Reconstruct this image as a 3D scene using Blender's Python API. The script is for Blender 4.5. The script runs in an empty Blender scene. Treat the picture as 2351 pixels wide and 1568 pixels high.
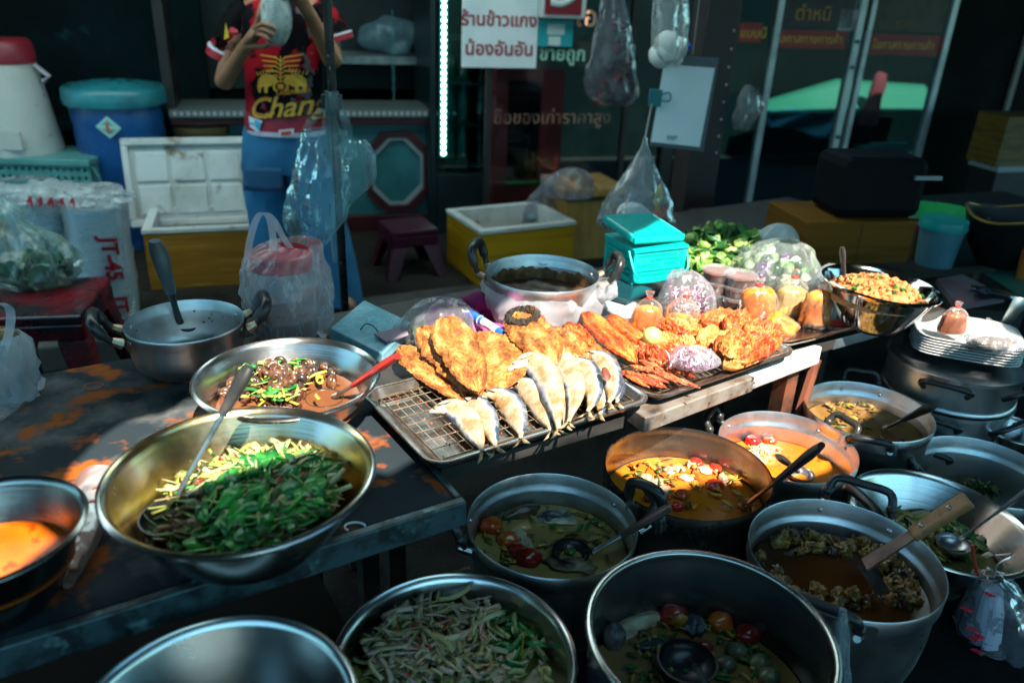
import bpy, bmesh, math, random
from mathutils import Vector, Matrix, noise, geometry
sc = bpy.context.scene
COL = sc.collection
V = Vector
rad = math.radians
# ------------------------------------------------------------------ camera
CF = 1829.0
PITCH, ROLL, CAMH = rad(24.5), rad(2.5), 1.45
FW = V((0, math.cos(PITCH), -math.sin(PITCH)))
R0 = V((1, 0, 0))
U0 = V((0, math.sin(PITCH), math.cos(PITCH)))
UP = U0 * math.cos(ROLL) - R0 * math.sin(ROLL)
RT = R0 * math.cos(ROLL) + U0 * math.sin(ROLL)
CAM = V((0, 0, CAMH))
cd = bpy.data.cameras.new('camera')
cam = bpy.data.objects.new('camera', cd)
COL.objects.link(cam)
cam.matrix_world = Matrix(((RT.x, UP.x, -FW.x, 0), (RT.y, UP.y, -FW.y, 0), (RT.z, UP.z, -FW.z, CAMH), (0, 0, 0, 1)))
cd.sensor_width = 36
cd.lens = 36 * CF / 2351
cd.clip_start, cd.clip_end = .05, 500
cd.dof.use_dof = True
cd.dof.focus_distance = 1.62
cd.dof.aperture_fstop = 2.6
sc.camera = cam
# ------------------------------------------------------------------ light
SUN = V((.27, -.53, .80)).normalized()
w = bpy.data.worlds.new('World'); sc.world = w; w.use_nodes = True
bg = w.node_tree.nodes['Background']
sky = w.node_tree.nodes.new('ShaderNodeTexSky')
sky.sky_type = 'NISHITA'; sky.sun_disc = False
sky.sun_elevation = math.asin(SUN.z); sky.sun_rotation = math.atan2(SUN.x, SUN.y)
tint = w.node_tree.nodes.new('ShaderNodeMixRGB'); tint.blend_type = 'MULTIPLY'; tint.inputs[0].default_value = 1; tint.inputs[2].default_value = (.48, .96, 1, 1)
w.node_tree.links.new(sky.outputs[0], tint.inputs[1]); w.node_tree.links.new(tint.outputs[0], bg.inputs[0])
bg.inputs[1].default_value = .11
sl = bpy.data.lights.new('sun', 'SUN'); sl.energy = 5.0; sl.angle = rad(.5); sl.color = (1, .93, .82)
so = bpy.data.objects.new('sun', sl); COL.objects.link(so)
so.rotation_euler = SUN.to_track_quat('Z', 'Y').to_euler()
so.location = (3, -6, 9)
vs_ = sc.view_settings
sc.display_settings.display_device = 'sRGB'
vs_.view_transform = 'Standard'; vs_.look = 'None'; vs_.exposure = 1.75; vs_.gamma = 1
cy = sc.cycles
cy.use_denoising = True
cy.max_bounces = 7; cy.diffuse_bounces = 3; cy.glossy_bounces = 4; cy.transmission_bounces = 4
cy.transparent_max_bounces = 24
cy.sample_clamp_indirect = 3; cy.caustics_reflective = False; cy.caustics_refractive = False
# ------------------------------------------------------------------ pixel rays (photo seen at 2351 x 1568) to points
def ray(x, y): return FW + RT * ((x - 1175.5) / CF) - UP * ((y - 784) / CF)
def P(x, y, z):
    d = ray(x, y); return CAM + d * ((z - CAMH) / d.z)
def PD(x, y, Y):
    d = ray(x, y); return CAM + d * (Y / d.y)
def PP(x, y, o, n):
    d = ray(x, y); return CAM + d * ((V(o) - CAM).dot(n) / d.dot(n))
def mpp(X): return (V(X) - CAM).dot(FW) / CF      # metres per photo pixel at X
# ------------------------------------------------------------------ materials
MATS = {}
def nodes(name):
    m = bpy.data.materials.new(name); m.use_nodes = True
    nt = m.node_tree; nt.nodes.clear()
    out = nt.nodes.new('ShaderNodeOutputMaterial')
    return m, nt, out
def N(nt, t, **k):
    n = nt.nodes.new('ShaderNode' + t)
    for a, b in k.items():
        if a.startswith('i_'):
            key = a[2:]; key = int(key) if key.isdigit() else key.replace('_', ' ')
            if hasattr(b, 'links'): nt.links.new(b, n.inputs[key])
            else: n.inputs[key].default_value = b
        else: setattr(n, a, b)
    return n
def c4(c): return (c[0], c[1], c[2], 1)
def coords(nt, stretch=None):
    tc = N(nt, 'TexCoord'); oi = N(nt, 'ObjectInfo')
    mu = N(nt, 'VectorMath', operation='MULTIPLY_ADD')
    nt.links.new(tc.outputs['Object'], mu.inputs[0]); mu.inputs[1].default_value = stretch or (1, 1, 1)
    sx = N(nt, 'Math', operation='MULTIPLY', i_0=oi.outputs['Random'], i_1=13.7)
    nt.links.new(sx.outputs[0], mu.inputs[2])
    return mu.outputs[0]
def noi(nt, vec, scale, det=5, rough=.6):
    n = N(nt, 'TexNoise', i_Scale=scale, i_Detail=det, i_Roughness=rough); nt.links.new(vec, n.inputs['Vector']); return n.outputs[0]
def ramp(nt, fac, stops):
    r = N(nt, 'ValToRGB'); nt.links.new(fac, r.inputs[0]); e = r.color_ramp.elements
    while len(e) < len(stops): e.new(.5)
    for q, (p, c) in zip(e, stops): q.position = p; q.color = c4(c)
    return r.outputs[0]
def M(name, c, r=.5, m=0, c2=None, ns=6, lo=.45, hi=.6, c3=None, n3=25, lo3=.6, hi3=.7, bump=0, bs=60, rv=0, sub=0, em=0, coat=0, stretch=None, bstretch=None, trans=0, spec=.5):
    if name in MATS: return MATS[name]
    mt, nt, out = nodes(name)
    b = N(nt, 'BsdfPrincipled'); b.inputs['Specular IOR Level'].default_value = spec; nt.links.new(b.outputs[0], out.inputs[0])
    b.inputs['Base Color'].default_value = c4(c); b.inputs['Roughness'].default_value = r; b.inputs['Metallic'].default_value = m
    vec = coords(nt, stretch)
    if c2 is not None:
        f = noi(nt, vec, ns)
        col = ramp(nt, f, [(lo, c), (hi, c2)])
        if c3 is not None:
            f3 = noi(nt, vec, n3, 3)
            rr = ramp(nt, f3, [(lo3, (0, 0, 0)), (hi3, (1, 1, 1))])
            mx = N(nt, 'MixRGB', i_2=c4(c3)); nt.links.new(rr, mx.inputs[0]); nt.links.new(col, mx.inputs[1]); col = mx.outputs[0]
        nt.links.new(col, b.inputs['Base Color'])
    if rv:
        f = noi(nt, vec, ns * 1.7, 6, .7)
        mr = N(nt, 'MapRange', i_1=.3, i_2=.7, i_3=max(.02, r - rv), i_4=r + rv); nt.links.new(f, mr.inputs[0])
        nt.links.new(mr.outputs[0], b.inputs['Roughness'])
    if bump:
        f = noi(nt, coords(nt, bstretch) if bstretch else vec, bs, 4)
        bp = N(nt, 'Bump', i_Strength=min(1, bump), i_Distance=.004 * max(1, bump)); nt.links.new(f, bp.inputs['Height'])
        nt.links.new(bp.outputs[0], b.inputs['Normal'])
    if sub: b.inputs['Subsurface Weight'].default_value = sub; b.inputs['Subsurface Radius'].default_value = (.01, .006, .004)
    if coat: b.inputs['Coat Weight'].default_value = coat; b.inputs['Coat Roughness'].default_value = .05
    if em:
        b.inputs['Emission Color'].default_value = c4(c); b.inputs['Emission Strength'].default_value = em
    if trans:
        tr = N(nt, 'BsdfTranslucent', i_Color=c4(c)); mx = N(nt, 'MixShader', i_0=trans)
        nt.links.new(b.outputs[0], mx.inputs[1]); nt.links.new(tr.outputs[0], mx.inputs[2]); nt.links.new(mx.outputs[0], out.inputs[0])
    MATS[name] = mt
    return mt
def film(name, c=(.85, .9, .92), op=.12, edge=.5, r=.16, bump=.6, bs=14, print_c=None, crease=.25):
    """clear or milky plastic film: mostly see-through, glossy, whiter where seen edge-on and along its creases"""
    if name in MATS: return MATS[name]
    mt, nt, out = nodes(name)
    vec = coords(nt)
    nf = noi(nt, vec, bs, 3, .55)
    rid = N(nt, 'Math', operation='ABSOLUTE'); s1 = N(nt, 'Math', operation='SUBTRACT', i_1=.5); nt.links.new(nf, s1.inputs[0]); nt.links.new(s1.outputs[0], rid.inputs[0])
    bp = N(nt, 'Bump', i_Strength=min(1, bump), i_Distance=.03); nt.links.new(rid.outputs[0], bp.inputs['Height'])
    b = N(nt, 'BsdfDiffuse', i_Color=c4(c)); tl = N(nt, 'BsdfTranslucent', i_Color=c4(c)); bt_ = N(nt, 'MixShader', i_0=.45); nt.links.new(b.outputs[0], bt_.inputs[1]); nt.links.new(tl.outputs[0], bt_.inputs[2])
    g = N(nt, 'BsdfGlossy', i_Color=(1, 1, 1, 1), i_Roughness=r * 1.3); nt.links.new(bp.outputs[0], g.inputs['Normal'])
    t = N(nt, 'BsdfTransparent', i_Color=(min(1, .66 + c[0] * .38), min(1, .66 + c[1] * .38), min(1, .66 + c[2] * .38), 1))
    lw = N(nt, 'LayerWeight', i_Blend=.3); nt.links.new(bp.outputs[0], lw.inputs['Normal'])
    m1 = N(nt, 'Math', operation='MULTIPLY_ADD', i_1=edge * .7, i_2=op * .85 + .015); nt.links.new(lw.outputs['Facing'], m1.inputs[0])
    st = noi(nt, coords(nt, (1.6, 1.6, .45)), bs * 2.2, 3, .6); pa = noi(nt, vec, bs * .5, 2, .5)
    c0_ = N(nt, 'MapRange', i_1=.56, i_2=.72, i_3=0, i_4=1); nt.links.new(st, c0_.inputs[0]); c1_ = N(nt, 'MapRange', i_1=.46, i_2=.62, i_3=.08, i_4=crease * 1.7); nt.links.new(pa, c1_.inputs[0])
    cr = N(nt, 'Math', operation='MULTIPLY'); nt.links.new(c0_.outputs[0], cr.inputs[0]); nt.links.new(c1_.outputs[0], cr.inputs[1])
    ad = N(nt, 'Math', operation='ADD', use_clamp=True); nt.links.new(m1.outputs[0], ad.inputs[0]); nt.links.new(cr.outputs[0], ad.inputs[1])
    mx = N(nt, 'MixShader'); nt.links.new(ad.outputs[0], mx.inputs[0]); nt.links.new(t.outputs[0], mx.inputs[1]); nt.links.new(bt_.outputs[0], mx.inputs[2])
    fr = N(nt, 'Fresnel', i_IOR=1.5); nt.links.new(bp.outputs[0], fr.inputs['Normal']); fm = N(nt, 'Math', operation='MULTIPLY_ADD', i_1=.5, i_2=.01, use_clamp=True); nt.links.new(fr.outputs[0], fm.inputs[0])
    m2 = N(nt, 'MixShader'); nt.links.new(fm.outputs[0], m2.inputs[0]); nt.links.new(mx.outputs[0], m2.inputs[1]); nt.links.new(g.outputs[0], m2.inputs[2])
    nt.links.new(m2.outputs[0], out.inputs[0])
    MATS[name] = mt
    return mt
# ------------------------------------------------------------------ mesh builder
_ico = {}
def ico(sub):
    if sub not in _ico:
        bm = bmesh.new(); bmesh.ops.create_icosphere(bm, subdivisions=sub, radius=1)
        _ico[sub] = ([v.co.copy() for v in bm.verts], [[v.index for v in f.verts] for f in bm.faces]); bm.free()
    return _ico[sub]
def nz(p, s=1, o=0): return noise.noise(V((p[0] * s + o, p[1] * s + o * 1.7, p[2] * s - o)))
class MB:
    def __init__(s): s.v = []; s.f = []; s.mi = []; s.M = None
    def add(s, vs, fs, mi=0):
        o = len(s.v)
        s.v += [s.M @ V(q) for q in vs] if s.M else [V(q) for q in vs]
        for f in fs: s.f.append([i + o for i in f]); s.mi.append(mi)
        return s
    def box(s, a, b, mi=0, rot=None):
        (x0, y0, z0), (x1, y1, z1) = a, b
        vs = [V(q) for q in ((x0, y0, z0), (x1, y0, z0), (x1, y1, z0), (x0, y1, z0), (x0, y0, z1), (x1, y0, z1), (x1, y1, z1), (x0, y1, z1))]
        if rot:
            c = (V(a) + V(b)) / 2; vs = [c + rot @ (q - c) for q in vs]
        return s.add(vs, [(3, 2, 1, 0), (4, 5, 6, 7), (0, 1, 5, 4), (1, 2, 6, 5), (2, 3, 7, 6), (3, 0, 4, 7)], mi)
    def tube(s, path, r, n=8, mi=0, sy=1, up=None, closed=False):
        path = [V(q) for q in path]; k = len(path)
        rr = r if isinstance(r, (list, tuple)) else [r] * k
        t0 = (path[1] - path[0]).normalized()
        a = V(up) if up else (V((0, 0, 1)) if abs(t0.z) < .9 else V((1, 0, 0)))
        vs = []
        for i, q in enumerate(path):
            if closed: t = (path[(i + 1) % k] - path[i - 1]).normalized()
            else: t = (path[min(i + 1, k - 1)] - path[max(i - 1, 0)]).normalized()
            b = t.cross(a).normalized(); a = b.cross(t).normalized()
            for j in range(n):
                an = 2 * math.pi * j / n
                vs.append(q + b * (math.cos(an) * rr[i]) + a * (math.sin(an) * rr[i] * sy))
        fs = []
        for i in range(k if closed else k - 1):
            i2 = (i + 1) % k
            for j in range(n): fs.append((i * n + j, i * n + (j + 1) % n, i2 * n + (j + 1) % n, i2 * n + j))
        if not closed: fs += [tuple(range(n))[::-1], tuple((k - 1) * n + j for j in range(n))]
        return s.add(vs, fs, mi)
    def lathe(s, prof, n=48, mi=0, fn=None, cap=True):
        vs, fs = [], []
        for i, (r, z) in enumerate(prof):
            for j in range(n):
                a = 2 * math.pi * j / n; q = V((r * math.cos(a), r * math.sin(a), z))
                vs.append(fn(q, i, a) if fn else q)
        for i in range(len(prof) - 1):
            for j in range(n): fs.append((i * n + j, i * n + (j + 1) % n, (i + 1) * n + (j + 1) % n, (i + 1) * n + j))
        if cap:
            fs.append(tuple(range(n))[::-1]); fs.append(tuple((len(prof) - 1) * n + j for j in range(n)))
        return s.add(vs, fs, mi)
    def blob(s, c, r, rot=None, seed=0, amp=.15, fr=1.6, sub=2, mi=0):
        vs, fs = ico(sub); c = V(c); r = V(r) if not isinstance(r, (int, float)) else V((r, r, r))
        o = []
        for q in vs:
            k = 1 + amp * nz(q, fr, seed * 3.1) * 2
            p = V((q.x * r.x, q.y * r.y, q.z * r.z)) * k
            o.append(c + (rot @ p if rot else p))
        return s.add(o, fs, mi)
    def sheet(s, fn, nu, nv, mi=0, wrap=False):
        vs = [fn(i / (nu if wrap else nu - 1), j / (nv - 1)) for j in range(nv) for i in range(nu)]
        fs = []
        for j in range(nv - 1):
            for i in range(nu if wrap else nu - 1):
                i2 = (i + 1) % nu; fs.append((j * nu + i, j * nu + i2, (j + 1) * nu + i2, (j + 1) * nu + i))
        return s.add(vs, fs, mi)
    def prism(s, pts, h, mi=0):
        n = len(pts); vs = [V((p[0], p[1], p[2] if len(p) > 2 else 0)) for p in pts]; vs += [q + V((0, 0, h)) for q in vs]
        return s.add(vs, [tuple(range(n))[::-1], tuple(range(n, 2 * n))] + [(i, (i + 1) % n, n + (i + 1) % n, n + i) for i in range(n)], mi)
    def build(s, name, mats, parent=None, smooth=True, loc=None, rz=0, bevel=0, solid=0, sub=0, auto=True):
        me = bpy.data.meshes.new(name)
        me.from_pydata([tuple(q) for q in s.v], [], s.f)
        mats = mats if isinstance(mats, (list, tuple)) else [mats]
        for m in mats: me.materials.append(m)
        me.polygons.foreach_set('material_index', s.mi)
        me.polygons.foreach_set('use_smooth', [smooth] * len(s.f))
        if smooth and auto: me.set_sharp_from_angle(angle=rad(42))
        me.update()
        o = bpy.data.objects.new(name, me); COL.objects.link(o)
        if parent: o.parent = parent
        if loc is not None: o.location = loc
        o.rotation_euler.z = rz
        if solid:
            q = o.modifiers.new('thickness', 'SOLIDIFY'); q.thickness = solid; q.offset = 0
        if bevel:
            q = o.modifiers.new('bevel', 'BEVEL'); q.width = bevel; q.segments = 2; q.limit_method = 'ANGLE'
        if sub:
            q = o.modifiers.new('smooth', 'SUBSURF'); q.levels = sub; q.render_levels = sub
        return o
def tag(o, label=None, cat=None, group=None, kind=None):
    if label: o['label'] = label
    if cat: o['category'] = cat
    if group: o['group'] = group
    if kind: o['kind'] = kind
    return o
def thing(name, label, cat, loc=(0, 0, 0), rz=0, group=None, tilt=None):
    o = bpy.data.objects.new(name, None); COL.objects.link(o)
    o.location = loc; o.rotation_euler = (tilt[0], tilt[1], rz) if tilt else (0, 0, rz)
    o.empty_display_size = .05
    return tag(o, label, cat, group)
def dup(o, loc=None, rot=None, label=None, scale=None, parent=None):
    c = o.copy(); COL.objects.link(c)
    if parent: c.parent = parent
    if loc is not None: c.location = loc
    if rot is not None: c.rotation_euler = rot
    if scale is not None: c.scale = scale if not isinstance(scale, (int, float)) else (scale,) * 3
    if label: c['label'] = label
    for ch in list(o.children): dup(ch, parent=c)
    return c
def text_mesh(s, size, ext=.001, shear=0, off=0, align='CENTER', space=1):
    cu = bpy.data.curves.new('t', 'FONT'); cu.body = s; cu.size = size; cu.extrude = ext; cu.shear = shear; cu.offset = off
    cu.align_x = align; cu.align_y = 'CENTER'; cu.space_character = space; cu.resolution_u = 3
    o = bpy.data.objects.new('t', cu); COL.objects.link(o)
    bpy.context.view_layer.update()
    me = bpy.data.meshes.new_from_object(o.evaluated_get(bpy.context.evaluated_depsgraph_get()))
    bpy.data.objects.remove(o); bpy.data.curves.remove(cu)
    vs = [q.co.copy() for q in me.vertices]; fs = [tuple(p.vertices) for p in me.polygons]
    bpy.data.meshes.remove(me)
    return vs, fs
def rotm(x=0, y=0, z=0): return Matrix.Rotation(z, 3, 'Z') @ Matrix.Rotation(y, 3, 'Y') @ Matrix.Rotation(x, 3, 'X')
rnd = random.Random(7)
def rrot(): return rotm(rnd.uniform(0, 6.3), rnd.uniform(0, 6.3), rnd.uniform(0, 6.3))
# ------------------------------------------------------------------ common materials
def steel_mat(name, c, r, rv, bump):
    return M(name, c, r, 1, c2=tuple(q * .82 for q in c), ns=4, lo=.35, hi=.75, rv=rv, bump=bump, bs=14, bstretch=(.3, .3, 16))
STEEL = steel_mat('brushed steel', (.62, .61, .58), .23, .05, .05)
STEEL_DARK = steel_mat('dark stained steel', (.34, .32, .29), .24, .1, .08)
ALU = M('brushed aluminium', (.62, .63, .63), .38, 1, c2=(.48, .49, .49), ns=9, rv=.1, bump=.12, bs=34, bstretch=(.5, .5, 12), c3=(.25, .17, .09), n3=34, lo3=.72, hi3=.76)
ALU_CLEAN = M('clean aluminium', (.66, .68, .7), .33, 1, c2=(.52, .54, .55), ns=7, rv=.08, bump=.08, bs=30, bstretch=(.5, .5, 12))
BLACKP = M('black plastic', (.012, .012, .013), .35, c2=(.03, .028, .026), ns=20, rv=.12)
CHROME = M('shiny rivet metal', (.45, .46, .46), .32, 1)
FILM = film('clear plastic film', op=.10, edge=.45)
MILKY = film('milky plastic film', (.8, .83, .86), op=.3, edge=.5, r=.25)
# ------------------------------------------------------------------ frames of reference
AT = rad(32)
T0 = V((-.079, 1.089, 0)); uT = V((math.cos(AT), math.sin(AT), 0)); vT = V((-math.sin(AT), math.cos(AT), 0))
TZ = .66
def TP(u, v, z=TZ): return T0 + uT * u + vT * v + V((0, 0, z))
AS = rad(16)
S0 = V((-.77, 4.75, 0)); uS = V((math.cos(AS), math.sin(AS), 0)); nS = V((math.sin(AS), -math.cos(AS), 0))
def SU(px, py, dep=0):
    """photo pixel to (along, height) on the shop front, dep metres behind it"""
    X = PP(px, py, S0 - nS * dep, nS); return (X - S0).dot(uS), X.z
# ================================================================== unseen awning overhead, its gaps shaped to drop sun patches on the food
CZ = 2.45
def up(px, py, z):
    X = P(px, py, z); return X + SUN * ((CZ - X.z) / SUN.z)
A, B = .72, .5
gap = [(150, 1105, .66), (160, 1060, .66), (222, 998, .66), (290, 965, .66), (370, 945, .66), (430, 910, .66), (490, 880, A), (520, 835, A), (600, 800, A), (690, 800, A), (790, 835, A), (880, 800, A), (960, 735, A), (1100, 728, A), (1200, 705, A), (1300, 680, A), (1400, 615, A),
       (1500, 560, A), (1620, 560, A), (1740, 575, A), (1850, 590, A), (1960, 595, A), (2090, 640, A), (2110, 700, A), (1960, 770, A),
       (2110, 885, .55), (2010, 950, .53), (1975, 1040, .5), (1920, 1075, .45), (1800, 1085, .47), (1760, 1075, .45), (1700, 1108, .47), (1600, 1100, .47), (1490, 1122, .47), (1420, 1090, .47), (1392, 1030, .5), (1440, 1000, .52),
       (1500, 935, A), (1350, 965, A), (1240, 1000, A), (1120, 1010, A), (1040, 985, A), (975, 1030, A), (930, 1060, A), (850, 1050, A), (800, 1042, A), (720, 1078, A), (570, 1112, A), (440, 1150, A), (360, 1180, A), (262, 1190, .66), (215, 1160, .66)]
gap2 = [(2070, 735, .62), (2170, 705, .62), (2260, 735, .62), (2340, 800, .62), (2300, 850, .61), (2190, 830, .61), (2110, 850, .56), (2070, 790, .58)]
def jag(poly, seed):
    o = []
    for i, q in enumerate(poly):
        a, b = poly[i], poly[(i + 1) % len(poly)]; k = max(1, int((b - a).length / .03))
        for j in range(k):
            p = a.lerp(b, j / k); o.append(p + V((nz(p, 9, seed), nz(p, 9, seed + 5), 0)) * .022)
    return o
gap3 = [(-90, 1185, .72), (0, 1180, .72), (70, 1205, .72), (112, 1235, .72), (60, 1300, .72), (-40, 1350, .72), (-120, 1350, .72)]
holes = [jag([up(*q) for q in gap], 1), jag([up(*q) for q in gap2], 4), jag([up(*q) for q in gap3], 7)]
outer = [V((-5, -2.3, CZ)), V((9, -2.3, CZ)), V((9, 6.2, CZ)), V((1.4, 3.1, CZ)), V((-5, 1.2, CZ))]
vs2, ed = [], []
for lp in [outer] + holes:
    o = len(vs2); vs2 += [q.xy for q in lp]; ed += [(o + i, o + (i + 1) % len(lp)) for i in range(len(lp))]
cv, ce, cf, *_ = geometry.delaunay_2d_cdt(vs2, ed, [], 1, 1e-5)
def inside(p, poly):
    c = False; j = len(poly) - 1
    for i in range(len(poly)):
        a, b = poly[i], poly[j]
        if (a.y > p.y) != (b.y > p.y) and p.x < (b.x - a.x) * (p.y - a.y) / (b.y - a.y) + a.x: c = not c
        j = i
    return c
keep = []
for f in cf:
    c = sum((cv[i] for i in f), V((0, 0))) / len(f)
    if not any(inside(c, h) for h in holes): keep.append(f)
TARP = M('teal tarpaulin', (.012, .06, .065), .6, c2=(.02, .085, .09), ns=2, trans=.25)
mb = MB(); mb.add([(q.x, q.y, CZ + .03 * nz((q.x, q.y, 0), 1.3)) for q in cv], keep)
aw = thing('awning', 'unseen teal market awning with gaps shaped to cast the sun patches', 'awning', (0, 0, 0))
mb.build('tarpaulin', TARP, aw, smooth=False, solid=.004)
for i, (x, y) in enumerate(((-4.9, -2.2), (8.9, -2.2), (8.9, 5.0), (-4.9, 1.1))):
    m2 = MB(); m2.tube([(x, y, -.12), (x, y, CZ)], .025); m2.build('post', M('galvanised post', (.4, .4, .4), .5, 1), aw)
# ================================================================== ground
ASPH = M('grimy asphalt', (.016, .016, .015), .9, c2=(.008, .008, .008), ns=3, bump=.5, bs=90, c3=(.03, .028, .025), n3=60, spec=.08)
CONC = M('worn concrete', (.028, .025, .02), .9, c2=(.014, .0125, .01), ns=2.2, lo=.4, hi=.65, bump=.5, bs=45, c3=(.012, .012, .011), n3=7, lo3=.55, hi3=.66, spec=.15)
mb = MB(); mb.box((-90, -90, -.32), (90, 90, -.12)); tag(mb.build('street', ASPH, smooth=False), kind='structure')
K0 = P(900, 696, 0); AK = rad(26); uK = V((math.cos(AK), math.sin(AK), 0)); vK = V((-math.sin(AK), math.cos(AK), 0))
mb = MB(); mb.box((-14, .12, -.118), (16, 9, 0)); o = mb.build('pavement', CONC, smooth=False, loc=K0, rz=AK); tag(o, kind='structure')
mb = MB()
for i in range(24): mb.box((-14 + i * 1.25, 0, -.118), (-14 + i * 1.25 + 1.235, .117, .004))
tag(mb.build('kerb', M('kerb stone', (.06, .056, .05), .85, c2=(.03, .028, .026), ns=4, bump=.4, bs=50), smooth=False, loc=K0, rz=AK, bevel=.012), kind='structure')
# ================================================================== buildings across the street, behind the camera (what the pots mirror)
bl = thing('shophouse', 'dim plaster shophouse row across the street behind the viewer', 'building', (0, -13, -.12))
mb = MB(); mb.box((-22, -4, 0), (22, 0, 2.9)); mb.build('wall', M('aged plaster', (.2, .2, .19), .9, c2=(.12, .12, .12), ns=1), bl, smooth=False)
for i in range(10):
    mb = MB(); mb.box((-20 + i * 4.1, .003, .3), (-17.6 + i * 4.1, .06, 2.6)); mb.box((-17 + i * 4.1, .003, 1.2), (-16.3 + i * 4.1, .06, 2.3))
    mb.build('window', M('dark shutter', (.03, .05, .06), .4), bl, smooth=False)
# ================================================================== shop front
shop = thing('shopfront', 'dark narrow shop front with teal panelling and glass behind the stall', 'shop', S0, AS)
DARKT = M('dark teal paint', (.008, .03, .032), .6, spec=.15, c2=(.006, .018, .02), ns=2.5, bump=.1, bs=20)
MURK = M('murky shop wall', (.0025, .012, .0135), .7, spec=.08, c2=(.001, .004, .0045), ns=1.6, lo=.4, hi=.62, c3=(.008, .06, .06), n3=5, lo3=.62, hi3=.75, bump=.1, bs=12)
TEALP = M('teal painted board', (.022, .13, .135), .45, c2=(.012, .085, .09), ns=3, bump=.08, bs=26)
MAROON = M('maroon painted moulding', (.045, .006, .008), .4, c2=(.025, .005, .006), ns=8)
DARKW = M('dark brown wood', (.012, .009, .009), .5, c2=(.02, .014, .012), ns=6)
ALUF = M('anodised aluminium frame', (.45, .49, .5), .42, .6, c2=(.32, .36, .37), ns=5)
mb = MB(); mb.box((-7, 2.4, 0), (9, 2.5, 3.2)); mb.box((-7, 0, 2.4), (1.2, 2.4, 2.5)); mb.box((9, 0, 0), (9.1, 2.5, 3.2)); mb.box((-7.1, 0, 0), (-7, 2.5, 3.2)); mb.build('wall', MURK, shop, smooth=False)  # ceiling cut short: an added light well lets sun into the door room
# canopy roof over the pavement
mb = MB(); mb.box((1.25, -2.6, 2.5), (9, 0, 2.56)); mb.box((-7, -1.05, 2.5), (1.249, 0, 2.56)); mb.build('roof', M('rusty corrugated roof', (.08, .05, .04), .7), shop, smooth=False)
mb = MB(); mb.sheet(lambda s, t: V((-4.5 + 5.74 * s, -2.5 + 1.5 * t, 2.53 + .012 * math.sin(s * 480))), 240, 2); mb.build('fill_sheet', M('milky translucent fill sheet', (.74, .92, .92), .5, trans=.9), shop)  # unseen sheet added to spread soft fill light over the background
# left: dark plastered bay with a shelf
uL, _ = SU(470, 300); u1, zl = SU(778, 250); u2, _ = SU(1000, 250)
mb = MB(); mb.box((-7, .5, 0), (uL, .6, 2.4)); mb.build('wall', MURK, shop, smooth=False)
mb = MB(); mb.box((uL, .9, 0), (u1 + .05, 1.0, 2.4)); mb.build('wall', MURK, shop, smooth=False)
_, zs = SU(300, 272, .4)
mb = MB(); mb.box((-5, .18, zs - .03), (uL - .02, .495, zs)); mb.build('shelf', DARKT, shop, smooth=False)
# middle: panelled counter with a ledge, display opening above
ua, _ = SU(785, 400); ub, _ = SU(1000, 400)
mb = MB(); mb.box((ua - .9, .05, 0), (ub, .2, zl - .04)); mb.build('panel_wall', TEALP, shop, smooth=False)
mb = MB(); mb.box((ua - .9, -.03, zl - .085), (ub, .3, zl - .04)); mb.box((ua - .9, .0, .0), (ub, .047, .1)); mb.build('rail', MAROON, shop, smooth=False, bevel=.004)
mb = MB(); mb.box((ua - .9, -.05, zl - .04), (ub, .34, zl))
for i in range(46): mb.box((ua - .88 + i * .034, -.055, zl - .03), (ua - .862 + i * .034, -.0501, zl - .01), 1)
mb.build('ledge', [M('grey ledge', (.1, .12, .12), .5), M('pale trim', (.35, .37, .36), .5)], shop, smooth=False)
def octa(px0, py0, px1, py1, grow):
    x0, z0 = SU(px0, py1); x1, z1 = SU(px1, py0); c = .1
    x0 -= grow; x1 += grow; z0 -= grow; z1 += grow
    return [(x0 + c, z0), (x1 - c, z0), (x1, z0 + c), (x1, z1 - c), (x1 - c, z1), (x0 + c, z1), (x0, z1 - c), (x0, z0 + c)]
def ring(mb, a, b, y0, y1, mi=0):
    n = len(a); vs = [(p[0], y0, p[1]) for p in a] + [(p[0], y0, p[1]) for p in b] + [(p[0], y1, p[1]) for p in a] + [(p[0], y1, p[1]) for p in b]
    fs = []
    for i in range(n):
        j = (i + 1) % n; fs += [(i, j, n + j, n + i), (2 * n + i, 3 * n + i, 3 * n + j, 2 * n + j), (i, 2 * n + i, 2 * n + j, j), (n + i, n + j, 3 * n + j, 3 * n + i)]
    mb.add(vs, fs, mi)
mb = MB(); ring(mb, octa(862, 322, 968, 470, .045), octa(862, 322, 968, 470, .012), .012, .049); mb.build('panel_moulding', MAROON, shop, smooth=False)
mb = MB(); ring(mb, octa(862, 322, 968, 470, .0115), octa(862, 322, 968, 470, -.004), .02, .049); mb.build('panel_trim', M('pale grey trim', (.2, .24, .24), .5), shop, smooth=False)
# display opening: back wall, jambs, pale shelf
_, zsh = SU(880, 128, .5)
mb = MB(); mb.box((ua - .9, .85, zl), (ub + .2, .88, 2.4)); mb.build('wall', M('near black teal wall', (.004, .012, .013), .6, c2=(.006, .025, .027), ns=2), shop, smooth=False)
mb = MB(); mb.box((ua - .2, .42, zsh - .045), (ub - .02, .8, zsh)); mb.build('shelf', M('pale shelf edge', (.24, .3, .3), .4, c2=(.1, .14, .14), ns=6), shop, smooth=False)
mb = MB(); mb.box((ub - .02, -.02, 0), (ub + .05, .4, 2.4)); mb.build('jamb', DARKW, shop, smooth=False)
mb = MB(); mb.box((ua - .92, .0, zl), (ua - .87, .3, 2.4)); mb.build('jamb', DARKW, shop, smooth=False)
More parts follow.
